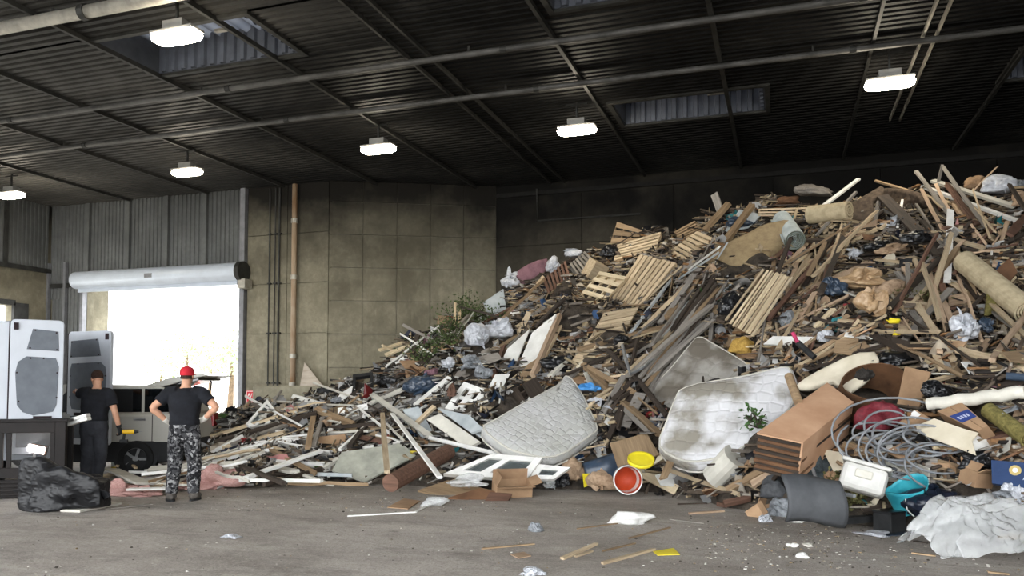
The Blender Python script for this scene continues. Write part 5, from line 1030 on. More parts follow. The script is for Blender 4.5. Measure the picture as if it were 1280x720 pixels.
carton(948, 643, (.2, .16, .18), (.9, .3, .6), 'cardboard', 'small tipped carton left of the dull grey bag', .02, flaps=(.5, .9, 1.2, .5)); floor_plank((900,634), (935,629), .14, .05, 'red', 'red brown board end at the right foot', 'wood_block', 'block')
mat('frag_sheet', 'e4e4e4', rough=.5, scale=9, var=.12, vcol='tint', bump=.2)
PLX = [srgb(c) for c in ('d8d8d6', 'bdbdbc', '8b8b8b', '1c1c1e', '232327', '2c3140', 'a58f72', 'bfb3a0', '5d574f', '17171a')]
WH = [srgb(c) for c in ('dddad2', 'c2bfb8', 'a5a29c', '7d7a75', '54514d', '2b2927', '8a7b68', '6a5a4a', 'b9a88e', '3a342f')]
tag(frag_mesh('wood_splinters', 13000, 'stick', MATS['frag'], (640, 1420), (0, 1.06), 3, PAL[:7]+PAL[12:]+PAL[3:7], 0), 'countless small wood splinters strewn over the right and middle of the pile', 'splinters', kind='stuff')
tag(frag_mesh('pale_splinters', 4500, 'stick', MATS['frag'], (235, 660), (0, 1.06), 6, WH, 0), 'countless small pale splinters strewn over the left side of the pile', 'splinters', kind='stuff')
tag(frag_mesh('outer_splinters', 5000, 'stick', MATS['frag'], (1420, 2350), (0, 1.1), 13, PAL[:7]+PAL[12:]+PAL[3:7], 0), 'countless wood splinters on the far right end of the pile', 'splinters', kind='stuff')
tag(frag_mesh('rubble_chips', 3800, 'chip', MATS['frag'], (235, 1420), (0, 1.05), 4), 'countless small chips of plaster, wood and plastic over the pile', 'rubble', kind='stuff')
tag(frag_mesh('litter_scraps', 1500, 'sheet', MATS['frag_sheet'], (240, 1420), (0, 1.0), 5, PLX, .04), 'countless crumpled scraps of paper and plastic over the pile', 'litter', kind='stuff')
# ================================================================ loose pieces between the recognisable things
def inpoly(x, y, pl):
    c = False; n = len(pl)
    for i in range(n):
        x1, y1 = pl[i]; x2, y2 = pl[i-1]
        if (y1 > y) != (y2 > y) and x < (x2-x1)*(y-y1)/(y2-y1)+x1: c = not c
    return c
EXB = [(min(p[0] for p in pl), max(p[0] for p in pl), min(p[1] for p in pl), max(p[1] for p in pl), pl) for pl in EXC]
def covered(pts): return any(b[0] <= x <= b[1] and b[2] <= y <= b[3] and inpoly(x, y, b[4]) for x, y in pts for b in EXB)
CREST = lambda x: np.interp(x, TAB[:, 0], TAB[:, 2]); FOOT = lambda x: np.interp(x, TAB[:, 0], TAB[:, 1])
ZONES = [  # name, x0,x1, f0,f1 (0 crest, 1 foot), n sticks, n planks, angles, colours, phrase
 (232, 460, 0, 1, 34, 60, [(8, 14), (20, 12), (-14, 12)], dict(white=5, offwhite=5, grey=3, dark=2, tan=2, pale=2), 'in the low heap by the concrete block'),
 (460, 640, 0, .5, 26, 34, [(45, 20), (-30, 20)], dict(offwhite=3, grey=3, white=2, dark=2, pale=1), 'on the left slope around the white bags'),
 (460, 700, .5, 1, 20, 24, [(30, 20), (-35, 15)], dict(offwhite=3, white=3, grey=3, tan=2, dark=1), 'around the window frames at the foot'),
 (640, 830, 0, .6, 40, 36, [(45, 18), (20, 20)], dict(pale=4, tan=2, grey=3, dark=2, red=1), 'among the wooden pallets'),
 (700, 860, .4, 1, 34, 34, [(55, 20), (30, 25), (-45, 15)], dict(grey=5, tan=3, dark=4, pale=1), 'between the grey and the white mattress'),
 (830, 960, .1, .55, 52, 40, [(55, 8), (48, 10), (70, 10)], dict(grey=6, dark=4, tan=2, red=2, greyblue=1), 'in the weathered sticks below the tan brown carpet'),
 (930, 1070, .05, .5, 62, 40, [(50, 14), (40, 16), (70, 14)], dict(pale=5, pinky=3, tan=3, grey=3, red=2, dark=2), 'in the tangle right of the lath bundle'),
 (1060, 1150, .0, .5, 44, 30, [(35, 30), (-50, 20), (15, 20)], dict(pale=3, pinky=3, grey=4, dark=5, red=1), 'around the brown wrapping paper'),
 (1140, 1290, .0, .5, 56, 44, [(-62, 12), (-55, 16), (60, 14), (10, 15)], dict(pinky=5, pale=4, tan=2, dark=4, grey=2, red=2), 'around the upright white plank'),
 (860, 1290, .5, 1.0, 44, 34, [(30, 25), (-25, 25), (0, 20)], dict(pale=2, grey=3, dark=4, tan=3, red=1), 'between the tan carton and the right foot')]
CN = dict(white='white painted', offwhite='dull white', grey='weathered grey', dark='dark brown', tan='tan brown', pale='pale', pinky='pinkish tan', red='red brown', greyblue='blue grey')
nst = npl = 0
def loose(x, y, ang, L, w, t, m, name, label, cat, group, la, lb):
    P = hit(x, y, .1); k = FPX/dep(P)*L/2*.85; dx, dy = k*math.cos(ang), -k*math.sin(ang)
    pts = [(x+dx*s, y+dy*s) for s in (-1, -.5, 0, .5, 1)]
    if covered(pts): return False
    if pts[0][1] > FOOT(pts[0][0])+6 or pts[-1][1] > FOOT(pts[-1][0])+6: return False
    A = hit(*pts[0], lift=la); B = hit(*pts[-1], lift=lb)
    if (B-A).length > L*1.7:
        mid = (A+B)/2; dd = (B-A).normalized(); A = mid-dd*L*.8; B = mid+dd*L*.8
    mid = (A+B)/2; ln = (B-A).length; o = bpy.data.objects.new(name, UNIT[R.randrange(len(UNIT))] if name != 'wood_lath' else UNITL[R.randrange(len(UNITL))]); COL.objects.link(o)
    up = MX.Rotation(R.uniform(-.7, .7), 3, (B-A).normalized()) @ nrm(mid)
    o.matrix_world = frame(mid, B-A, up) @ MX.Diagonal((ln, w, t, 1)); o.material_slots[0].link = 'OBJECT'; o.material_slots[0].material = Wd(m)
    tag(o, label, cat, group); return True
def unit(k, warp):
    r = random.Random(k); me = bpy.data.meshes.new('unit_board'); vs = []; n = 4
    for i in range(n+1):
        x = i/n-.5; dz = warp*math.sin(i/n*PI)*r.uniform(-1, 1); dy = r.uniform(-.08, .08); ex = r.uniform(-.02, .02) if i in (0, n) else 0; s = r.uniform(.8, 1.05)
        vs += [(x+ex, (-.5)*s+dy, -.5+dz), (x-ex, .5*s+dy, -.5+dz), (x-ex, .5*s+dy, .5+dz), (x+ex, -.5*s+dy, .5+dz)]
    fs = [(i*4+k_, i*4+(k_+1) % 4, i*4+4+(k_+1) % 4, i*4+4+k_) for i in range(n) for k_ in range(4)]+[(3, 2, 1, 0), (n*4, n*4+1, n*4+2, n*4+3)]
    me.from_pydata(vs, [], fs); me.update(); me.materials.append(MATS['pale']); return me
UNIT = [unit(k, .5) for k in range(6)]; UNITL = [unit(k+20, 1.2) for k in range(6)]
for x0, x1, f0, f1, ns, np_, angs, cols, ph in ZONES:
    ks = [k for k, n in cols.items() for _ in range(n)]
    for kind, N in (('l', ns), ('p', np_)):
        got = 0; tries = 0
        while got < N and tries < N*9:
            tries += 1; x = R.uniform(x0, x1); f = R.uniform(f0, f1); y = CREST(x)+(FOOT(x)-CREST(x))*f; mu, sd = R.choice(angs); a = math.radians(R.gauss(mu, sd)); m = R.choice(ks); LL = R.uniform(.5, 1.9); lv = ('high', 'midway', 'low')[min(2, int((f-f0)/(f1-f0)*3))]; sz = 'short' if LL < .95 else ('long' if LL > 1.4 else 'medium'); tx = f'{sz} {CN[m]} loose'; te = f', {lv} {ph}'
            if kind == 'l': ok = loose(x, y, a, LL, R.uniform(.025, .055), R.uniform(.015, .035), m, 'wood_lath', f'{tx} lath{te}', 'lath', f'{tx} laths{te}', R.uniform(.02, .3), R.uniform(.08, .4))
            else: ok = loose(x, y, a, LL*1.05, R.uniform(.06, .14), R.uniform(.02, .05), m, 'wood_plank', f'{tx} plank{te}', 'plank', f'{tx} planks{te}', R.uniform(.02, .25), R.uniform(.05, .3))
            got += ok
# longest poles lying on top
for zi, N, l0, l1, angs in ((5, 24, 1.5, 2.6, [(54, 6), (60, 8), (48, 6)]), (6, 16, 1.2, 2.2, [(48, 10), (62, 10)]), (8, 20, 1.0, 1.9, [(-62, 9), (-56, 9), (62, 9)]), (4, 12, 1.0, 2.0, [(52, 12), (-48, 8)]), (3, 8, 1.0, 1.8, [(40, 15)])):
    x0, x1, f0, f1, ns, np_, _, cols, ph = ZONES[zi]; ks = [k for k, n in cols.items() for _ in range(n)]; got = tries = 0
    while got < N and tries < N*14:
        tries += 1; x = R.uniform(x0, x1); f = R.uniform(f0, f1); y = CREST(x)+(FOOT(x)-CREST(x))*f; mu, sd = R.choice(angs); m = R.choice(ks); lv = ('high', 'midway', 'low')[min(2, int((f-f0)/(f1-f0)*3))]; w = R.uniform(.04, .11); wn = 'thin' if w < .07 else 'broad'
        got += loose(x, y, math.radians(R.gauss(mu, sd)), R.uniform(l0, l1), w, R.uniform(.03, .06), m, 'wood_pole', f'{wn} {CN[m]} pole on top, {lv} {ph}', 'pole', f'{wn} {CN[m]} poles on top, {lv} {ph}', R.uniform(.28, .4), R.uniform(.3, .48))
# crumpled rubbish between the wood
CR_M = [crumple_sheet(k) for k in range(14)]
for m_ in CR_M: m_.materials.append(MATS['white_plastic'])
RZ = [(300, 470, .0, .8, 12, 'in the low heap by the concrete block'), (470, 640, 0, .55, 34, 'on the left slope around the white bags'), (640, 830, 0, .5, 16, 'among the wooden pallets'), (700, 860, .45, 1, 22, 'between the grey and the white mattress'), (840, 1060, .1, .5, 22, 'below the tan brown carpet'), (1040, 1290, 0, .5, 34, 'among the sticks of the right slope'), (880, 1290, .5, .97, 44, 'between the tan carton and the right foot')]
RM = [('white_plastic', 'crumpled white plastic scrap', 4), ('black_plastic', 'crumpled black plastic scrap', 5), ('grey_plastic', 'crumpled grey plastic scrap', 4), ('paper_bag', 'crumpled brown paper scrap', 3), ('cardboard', 'crushed cardboard scrap', 3), ('dark_cloth', 'dark rag', 3), ('blue_black', 'dark blue rag', 1), ('plum', 'plum coloured rag', 1), ('cream', 'cream foam scrap', 2)]
rk = [r for r in RM for _ in range(r[2])]
for x0, x1, f0, f1, N, ph in RZ:
    got = tries = 0
    while got < N and tries < N*8:
        tries += 1; x = R.uniform(x0, x1); f = R.uniform(f0, f1); y = CREST(x)+(FOOT(x)-CREST(x))*f; te = ', '+('high', 'midway', 'low')[min(2, int((f-f0)/(f1-f0)*3))]+' '+ph
        if covered([(x, y), (x+8, y), (x-8, y)]): continue
        m, l, _ = R.choice(rk); P = hit(x, y, R.uniform(.02, .15)); o = bpy.data.objects.new('rag' if 'rag' in l else ('foam_scrap' if 'foam' in l else ('cardboard_scrap' if 'cardboard' in l else ('paper_scrap' if 'paper' in l else 'plastic_scrap'))), R.choice(CR_M)); COL.objects.link(o)
        s = R.uniform(.1, .24); o.matrix_world = MX.Translation(P) @ MX.Rotation(R.uniform(0, 6), 4, 'Z') @ MX.Rotation(R.uniform(-.6, .6), 4, 'X') @ MX.Diagonal((s*R.uniform(.8, 1.5), s, s*R.uniform(.5, .9), 1)); o.material_slots[0].link = 'OBJECT'; o.material_slots[0].material = Wd(m)
        tag(o, f'{l}{te}', l.split()[-1], f'{l}s{te}'); got += 1
# loose sheets
SH = [('cardboard', 'torn cardboard sheet', 4), ('offwhite', 'broken plasterboard sheet', 4), ('white', 'white board offcut', 2), ('grey', 'weathered plywood offcut', 4), ('tan', 'brown chipboard offcut', 3), ('cardboard_dark', 'dark hardboard offcut', 3), ('pale', 'pale plywood offcut', 2)]
sk = [r for r in SH for _ in range(r[2])]; SHM = []
for k in range(8):
    r = random.Random(k+90); n = r.choice((4, 5, 5, 6)); me = bpy.data.meshes.new('sheet'); b = MB().prism([((.5+r.uniform(-.1, .12))*math.cos(2*PI*i/n+.6)*1.2, (.5+r.uniform(-.1, .12))*math.sin(2*PI*i/n+.6)) for i in range(n)], -.5, .5); me.from_pydata(b.v, [], b.f); me.materials.append(MATS['tan']); SHM.append(me)
for x0, x1, f0, f1, N, ph in RZ:
    got = tries = 0
    while got < N*.55 and tries < N*8:
        tries += 1; x = R.uniform(x0, x1); f = R.uniform(f0, f1); y = CREST(x)+(FOOT(x)-CREST(x))*f; te = ', '+('high', 'midway', 'low')[min(2, int((f-f0)/(f1-f0)*3))]+' '+ph
        if covered([(x, y), (x+10, y), (x-10, y), (x, y-8)]): continue
        m, l, _ = R.choice(sk); P = hit(x, y, R.uniform(.05, .2)); n = (nrm(P)+V((R.gauss(0, .3), R.gauss(0, .3), R.gauss(0, .3)))).normalized(); a = R.uniform(0, 6)
        o = bpy.data.objects.new(l.split()[-2]+'_'+l.split()[-1], R.choice(SHM)); COL.objects.link(o); s = R.uniform(.22, .55)
        o.matrix_world = frame(P, V((math.cos(a), math.sin(a), 0)), n) @ MX.Diagonal((s*R.uniform(1, 1.6), s*.8, R.uniform(.008, .02), 1)); o.material_slots[0].link = 'OBJECT'; o.material_slots[0].material = Wd(m)
        tag(o, f'{l}{te}', l.split()[-1], f'{l}s{te}'); got += 1
# ================================================================ van, car, cabinet, cones, trees
mat('van_white', 'b2b7bf', c2='bdc2ca', rough=.35, scale=1.5, bump=0, spec=.5); mat('van_panel', '62676e', c2='6c7178', rough=.7, scale=6, bump=0); mat('seal', '2a1f22', rough=.8, var=.1)
mat('car_white', 'aeaca4', c2='b8b6ae', rough=.25, scale=1, bump=0, spec=.6); mat('car_glass', '0d1013', rough=.06, var=0, bump=0, spec=.8); mat('tyre', '1b1b1c', rough=.85); mat('rim', '9a9c9f', rough=.35, metal=.6, bump=0)
mat('tail_red', '8c1a1e', rough=.25, var=.05, bump=0, spec=.6); mat('cladding', '1f2022', rough=.7, var=.1)
def rrect(x0, x1, y0, y1, r, n=5):
    out = []
    for cx, cy, a0 in ((x1-r, y0+r, -PI/2), (x1-r, y1-r, 0), (x0+r, y1-r, PI/2), (x0+r, y0+r, PI)):
        out += [(cx+r*math.cos(a0+PI/2*k/n), cy+r*math.sin(a0+PI/2*k/n)) for k in range(n+1)]
    return out
def wheel(parent, x, y, z, r, side=-1, w=.22):
    m = MX.Translation((x, y, z)) @ MX.Rotation(PI/2, 4, 'X')
    o = MB().lathe([(r*.62, -w/2), (r*.95, -w/2), (r, -w*.35), (r, w*.35), (r*.95, w/2), (r*.62, w/2), (r*.6, 0), (r*.62, -w/2)], 28).build('wheel', MATS['tyre'], parent, m, smooth=False)
    MB().lathe([(r*.62, w*.3), (r*.6, w*.42), (r*.55, w*.3), (r*.5, w*.1), (.001, w*.1)], 24).build('rim', MATS['rim'], o)
    for k in range(5):
        a = 2*PI*k/5; MB().bar((math.cos(a)*r*.08, math.sin(a)*r*.08, w*.36), (math.cos(a)*r*.58, math.sin(a)*r*.58, w*.4), r*.14, .03).build('spoke', MATS['rim'], o)
    MB().lathe([(r*.16, w*.2), (r*.16, w*.44), (.001, w*.46)], 12).build('hub_cap', MATS['rim'], o)
    return o
# ---- van doors
def van_door(name_parent, pa, pb, zt, zb, flip):
    """pa, pb: world base points of the two vertical edges; inner face towards the camera"""
    ux = (pb-pa); ux.z = 0; W = ux.length; m = frame((pa.x, pa.y, zb), ux, (0, 0, 1)) @ MX.Rotation(PI/2, 4, 'X')   # local x along width, y up, z towards camera
    H = zt-zb; e = bpy.data.objects.new('rear_door', None); COL.objects.link(e); e.parent = name_parent; e.matrix_world = m
    fx = lambda pts: [(W-x, y) for x, y in pts][::-1] if flip else pts
    MB().prism(rrect(0, W, 0, H, .07), -.07, 0).build('door_frame', MATS['van_white'], e, bevel=.012)
    P1 = [(.20, H-.42), (W-.06, H-.44), (W-.075, H-.16), (.27, H-.13)]
    MB().prism(fx(P1), 0, .008).build('upper_lining', MATS['van_panel'], e, bevel=.004)
    P2 = [(.1, H-1.2), (.17, H-1.3), (.3, H-1.35), (W-.12, H-1.3), (W-.08, H-1.2), (W-.06, H-.66), (W-.1, H-.54), (.2, H-.52), (.1, H-.6), (.07, H-.75)]
    MB().prism(fx(P2), 0, .01).build('main_lining', MATS['van_panel'], e, bevel=.004)
    MB().prism(fx([(.1, .1), (W-.08, .1), (W-.08, H-1.42), (.1, H-1.4)]), 0, .01).build('lower_lining', MATS['van_panel'], e, bevel=.004)
    for x, y in [(.24, H-.4), (W-.09, H-.42), (W-.1, H-.18), (.3, H-.15), (.09, H-.75), (W-.08, H-.75), (W-.08, H-1.1), (.25, H-.545), (W-.25, H-.545), (.12, H-1.15)]:
        x = W-x if flip else x; MB().lathe([(.012, 0), (.012, .016), (.001, .018)], 8, MX.Translation((x, y, 0))).build('clip', MATS['seal'], e)
    x = .07 if not flip else W-.07; MB().box(x-.03, x+.03, H-.15, H-.05, 0, .02).build('latch', MATS['seal'], e)
    MB().box(W*.45 if not flip else W*.2, W*.8 if not flip else W*.5, H-1.41, H-1.36, 0, .025).build('grab_handle', MATS['seal'], e)
    MB().box(-.015, 0, .03, H-.03, -.06, 0).build('seal', MATS['seal'], e)
    return e
NA = at_d(11, 482, 11.1); NB = at_d(79, 482, 11.45); FA = at_d(84, 482, 13.5); FB = at_d(137, 482, 13.15)
ZT = 2.47; e = empty('van', MX.Translation((NB.x, NB.y, 0)))
van_door(e, NA, NB, ZT, .58, False); van_door(e, FA, FB, ZT-.02, .56, True)
# van body: behind the folded near door, open to the right
ax = (NA-NB); ax.z = 0; ax.normalize(); dpv = V((-ax.y, ax.x, 0)); dpv = dpv if dpv.dot(FH) > 0 else -dpv
loc = lambda s, t, z: V((ax.x*s+dpv.x*t, ax.y*s+dpv.y*t, z))
def vbox(nm, s0, s1, t0, t1, z0, z1, m, bevel=0):
    return MB().box(s0, s1, t0, t1, z0, z1, MX(((ax.x, dpv.x, 0, 0), (ax.y, dpv.y, 0, 0), (0, 0, 1, 0), (0, 0, 0, 1)))).build(nm, m, e, bevel=bevel)
vbox('near_side', .05, 5.2, .12, .2, .5, 2.42, MATS['van_white']); vbox('far_side', .05, 5.2, 1.95, 2.03, .5, 2.42, MATS['van_white']); vbox('roof', .05, 5.2, .14, 2.0, 2.38, 2.45, MATS['van_white'], .03); vbox('load_floor', .05, 5.2, .2, 1.95, .5, .6, MATS['cladding']); vbox('bulkhead', 3.6, 3.65, .2, 1.95, .6, 2.4, MATS['van_panel'])
vbox('rear_bumper', -.12, .12, .15, 2.0, .38, .52, MATS['cladding'], .02); vbox('tail_lamp', 0, .06, .1, .22, 1.0, 1.6, MATS['tail_red']); vbox('bonnet', 5.2, 6.1, .2, 1.95, .5, 1.3, MATS['van_white'], .1)
mv = MX(((ax.x, dpv.x, 0, 0), (ax.y, dpv.y, 0, 0), (0, 0, 1, 0), (0, 0, 0, 1)))
for s in (1.0, 4.9):
    for t in (.3, 1.85):
        q = loc(s, t, .35); o = MB().lathe([(.2, -.11), (.33, -.11), (.35, -.08), (.35, .08), (.33, .11), (.2, .11), (.001, .06)], 24, frame((q.x, q.y, q.z), ax, dpv)).build('wheel', MATS['tyre'], e)
tag(e, 'white van with both rear doors open at the left edge', 'van')
# ---- cars
def car(name, m, label, hatch=True, paint='car_white'):
    """side view: x runs to the rear, y away from the viewer"""
    e = empty(name, m); Wc = 1.78
    low = [(-3.9, .42), (-3.95, .75), (-3.75, .95), (-2.75, 1.08), (.18, 1.08), (.32, .98), (.36, .6), (.3, .42)]
    MB().prism(low, -Wc, 0, MX.Rotation(PI/2, 4, 'X') @ MX.Translation((0, 0, 0))).build('body', MATS[paint], e, bevel=.05)
    gh = [(-2.9, 1.06), (-2.05, 1.52), (-1.7, 1.58), (-.15, 1.56), (.12, 1.45), (.26, 1.06)]
    MB().prism(gh, -Wc+.12, -.12, MX.Rotation(PI/2, 4, 'X')).build('cabin', MATS[paint], e, bevel=.04)
    for y in (.115, Wc-.115):
        s = -1 if y < 1 else 1
        for nm, pl in (('window', [(-1.98, 1.1), (-1.1, 1.1), (-1.1, 1.5), (-1.62, 1.5)]), ('window', [(-1.05, 1.1), (-.42, 1.1), (-.42, 1.5), (-1.05, 1.5)]), ('window', [(-.37, 1.1), (.16, 1.1), (.05, 1.4), (-.08, 1.5), (-.37, 1.5)])):
            MB().prism(pl, -y-.006, -y+.006, MX.Rotation(PI/2, 4, 'X')).build(nm, MATS['car_glass'], e)
    MB().box(-3.9, .33, .0-.012, .02, .26, .6).box(-3.9, .33, Wc-.02, Wc+.012, .26, .6).build('side_cladding', MATS['cladding'], e, bevel=.01)
    MB().box(.28, .4, .05, Wc-.05, .4, .62).build('rear_bumper', MATS['cladding'], e, bevel=.02); MB().box(-4.0, -3.85, .05, Wc-.05, .4, .66).build('front_bumper', MATS['cladding'], e, bevel=.02)
    for x in (-1.35, -.5): MB().box(x, x+.2, -.025, .0, .96, .995).build('door_handle', MATS['rim'], e, bevel=.008)
    for x in (-1.08, -.2, -2.1): MB().box(x, x+.012, -.004, .0, .55, 1.06).build('door_gap', MATS['seal'], e)
    for y in (0, Wc-.3): MB().box(.2, .37, y-.005, y+.3, .78, 1.04).build('tail_lamp', MATS['tail_red'], e, bevel=.02)
    for x in (-.45, -3.1):
        for y in (.1, Wc-.1):
            MB().tube([(x, y-.12 if y < 1 else y+.12, .37), (x, y, .36)], .37, 24).build('wheel_arch', MATS['cladding'], e)
            o = wheel(e, x, y-.03 if y < 1 else y+.03, .31, .31)
    if hatch:
        hm = MX.Translation((-.32, 0, 1.56)) @ MX.Rotation(-math.radians(11), 4, 'Y')
        MB().prism([(-.15, 0), (.35, .06), (.85, .05), (1.02, -.03), (.8, -.02), (.3, -.06), (-.1, -.04)], -Wc+.15, -.15, hm @ MX.Rotation(PI/2, 4, 'X')).build('tailgate', MATS[paint], e, bevel=.015)
        MB().box(.2, .8, .25, Wc-.25, -.065, -.03, hm).build('tailgate_glass', MATS['car_glass'], e)
        for y in (.22, Wc-.22): MB().tube([(.2, y, 1.1), (.3, y, 1.64)], .014, 6).build('gas_strut', MATS['cladding'], e)
    return tag(e, label, 'car')
CP = at_d(206, 482, 13.55); CP.z = 0
car('parked_car', MX.Translation(CP) @ MX.Rotation(YAW+.06, 4, 'Z') @ MX.Diagonal((1, 1, .99, 1)), 'pale car with raised tailgate behind the two men')
q = at_d(330, 482, 47); q.z = -.02
car('parked_car', MX.Translation(q) @ MX.Rotation(YAW+.1, 4, 'Z') @ MX.Rotation(PI, 4, 'Z') @ MX.Translation((0, -1.8, 0)), 'white car outdoors at the right edge of the doorway', hatch=False)
# ---- cones and trees outdoors
mat('cone_orange', 'c4452e', rough=.6, var=.1, bump=0)
for x, y, l in ((256, 540, 'orange traffic cone just outside the doorway behind the red cap man'), (268.5, 533, 'second orange traffic cone farther right outside the doorway')):
    P = on_z(x, y); e = empty('traffic_cone', MX.Translation((P.x, P.y, 0))); MB().box(-.17, .17, -.17, .17, -.02, .02).build('base', MATS['cone_orange'], e); MB().lathe([(.13, .02), (.025, .5), (.001, .5)], 16).build('body', MATS['cone_orange'], e, smooth=True); MB().lathe([(.097, .2), (.075, .3)], 16).build('band', MATS['white_paint'], e); tag(e, l, 'cone', 'traffic cones outside the doorway')
mat('leaf_pale', '8aa072', c2='a9bb94', rough=.6, bump=0, scale=2, trl=.3); mat('bark', '6b5a48', rough=.9)
for k, (x, d, zc_, r, lab) in enumerate(((232, 62, 4.2, 2.6, 'sunlit green tree outside, seen left in the doorway'), (288, 55, 3.4, 2.4, 'sunlit green tree outside at the right of the doorway'), (262, 78, 4.6, 3.4, 'distant pale tree outside in the middle of the doorway'), (200, 85, 3.0, 2.6, 'distant bush outside behind the raised tailgate'))):
    P = at_d(x, 482, d); e = empty('outdoor_tree', MX.Translation((P.x, P.y, -.02))); MB().tube([(0, 0, 0), (.1, 0, zc_*.6), (.0, .1, zc_)], [.22, .16, .06], 8).build('trunk', MATS['bark'], e); mb = MB(); g = random.Random(k)
    for i in range(750):
        c = V((g.gauss(0, 1), g.gauss(0, 1), g.gauss(0, .8))).normalized()*r*g.random()**.4; c.z = c.z*.8+zc_; a = V((g.gauss(0, 1), g.gauss(0, 1), g.gauss(0, 1))).normalized(); b = a.cross(V((g.gauss(0, 1), g.gauss(0, 1), 1))).normalized(); l = .3
        mb.add([c, c+a*l*.5+b*l*.3, c+a*l, c+a*l*.5-b*l*.3], [(0, 1, 2, 3)])
    o = mb.build('foliage', MATS['leaf_pale'], e); o['kind'] = 'stuff'; tag(e, lab, 'tree', 'trees outside the doorway')
# ---- dark cabinet with glass at the left edge
mat('cabinet_wood', '0e0a09', c2='1a1412', rough=.65, scale=4, stretch=(1, 6, 1), spec=.3); mat('dark_glass', 'c9cccf', rough=.03, trans=1, var=0, bump=0, spec=.6)
CA = on_z(-75, 627); CB = on_z(80, 622)
ux = CB-CA; W = ux.length; H = at_d(60, 527, dep(CB)).z; e = empty('display_cabinet', frame(CA, ux, (0, 0, 1)))
def cb(nm, x0, x1, y0, y1, z0, z1, m='cabinet_wood', bv=.006, par=None): return MB().box(x0, x1, y0, y1, z0, z1).build(nm, MATS[m], par or e, bevel=bv)
cb('post', W-.13, W, 0, .1, 0, H); cb('post', 0, .13, 0, .1, 0, H); cb('post', W-.13, W, .36, .42, 0, H); cb('post', 0, .13, .36, .42, 0, H)
cb('top_rail', .13, W-.13, 0, .06, H-.15, H); cb('bottom_rail', .13, W-.13, 0, .06, .28, .42); cb('plinth', .13, W-.13, .02, .06, .02, .26); cb('top_board', -.03, W+.03, -.03, .45, H, H+.035); cb('floor_board', .1, W-.1, .06, .4, .3, .34); cb('end_panel', W-.1, W-.06, .1, .36, 0, H)
for x0, x1 in ((.13, W/2-.02), (W/2+.02, W-.13)):
    d = cb('glass_door', x0, x0+.06, .0, .04, .42, H-.15); cb('stile', x1-.06, x1, 0, .04, .42, H-.15, par=d); cb('pane', x0+.06, x1-.06, .015, .022, .42, H-.15, 'dark_glass', 0, d)
for k in range(4): cb('lower_slat', .13, W-.13, -.012, .02, .05+k*.055, .085+k*.055)
tag(e, 'dark wooden display cabinet with glass doors at the left edge', 'cabinet')
P = at_d(44, 561, dep(CB)+.16); lm = empty('glare_stand_in', frame(P, RIGHT, (0, 0, 1)) @ MX.Rotation(math.radians(12), 4, 'Y')); mat('glare_glow', 'fff2ea', rough=.3, emit=('fff0e6', 6.0), bump=0, var=0)  # added emitter imitating a bright reflection in the cabinet glass, no real lamp
MB().box(-.14, .14, -.02, 0, -.05, .05).build('lens', MATS['glare_glow'], lm, bevel=.015); MB().box(-.155, .155, 0, .06, -.065, .065).build('housing', MATS['red'], lm, bevel=.01); MB().box(-.02, .02, .02, .04, -.28, -.06).build('stand', MATS['steel'], lm); tag(lm, 'added glowing block standing in for a glare on the cabinet glass', 'lamp')
bag(14, 562, 40, 22, 'white_plastic', 'x', lift=0); o = bpy.context.scene.objects[-1] if False else [q for q in COL.objects if q.get('label') == 'x'][0]
P = at_d(6, 566, dep(CB)+.36); o.matrix_world = MX.Translation(P) @ MX.Diagonal((.16, .06, .1, 1)); tag(o, 'white plastic bag inside the dark display cabinet')
A = at_d(-20, 560, dep(CB)+.5); B = at_d(111, 521, dep(CB)+.28)
o = empty('white_post', frame(A, B-A, (0, 0, 1))); L_ = (B-A).length; MB().box(0, L_, -.05, .05, -.045, .0).build('lower_face', MATS['white'], o, bevel=.006); MB().box(0, L_, -.045, .05, .004, .05).build('upper_face', MATS['white'], o, bevel=.006); tag(o, 'white grooved post resting across the dark cabinet', 'post')
# ---- long black bag on the floor
mat('bag_black', '0d0d0f', c2='191a1d', rough=.45, scale=5, spec=.35, bump=.6, fine=-6)
P = on_z(70, 640)
bm = bmesh.new(); me = crumple(4.21, .42, 1.5, 5); bm.from_mesh(me)
for v in bm.verts: v.co.x = max(-1.0, min(1.02, v.co.x*1.05)); v.co.z = v.co.z*(1.12-.28*v.co.x)
for ks in range(5):
    sm = crumple_sheet(300+ks, 18); n0 = len(bm.verts); bm.from_mesh(sm); bm.verts.ensure_lookup_table(); g = random.Random(ks+3)
    bmesh.ops.transform(bm, matrix=MX.Translation((-.8+.38*ks, -.45, .05+.2*g.random())) @ MX.Rotation(1.1+.3*g.random(), 4, 'X') @ MX.Rotation(g.uniform(0, 6), 4, 'Z') @ MX.Diagonal((.42, .55, .5, 1)), verts=bm.verts[n0:])
for v in bm.verts: v.co.z = max(v.co.z, -.62)
bm.to_mesh(me); bm.free(); me.polygons.foreach_set('use_smooth', [True]*len(me.polygons))
o = put('refuse_sack', me, MATS['bag_black'], None, MX.Translation((P.x, P.y, .2)) @ MX.Rotation(YAW-.06, 4, 'Z') @ MX.Translation((0, .22, 0)) @ MX.Diagonal((.53, .27, .32, 1))); tag(o, 'long shiny black refuse sack on the floor before the cabinet', 'sack')
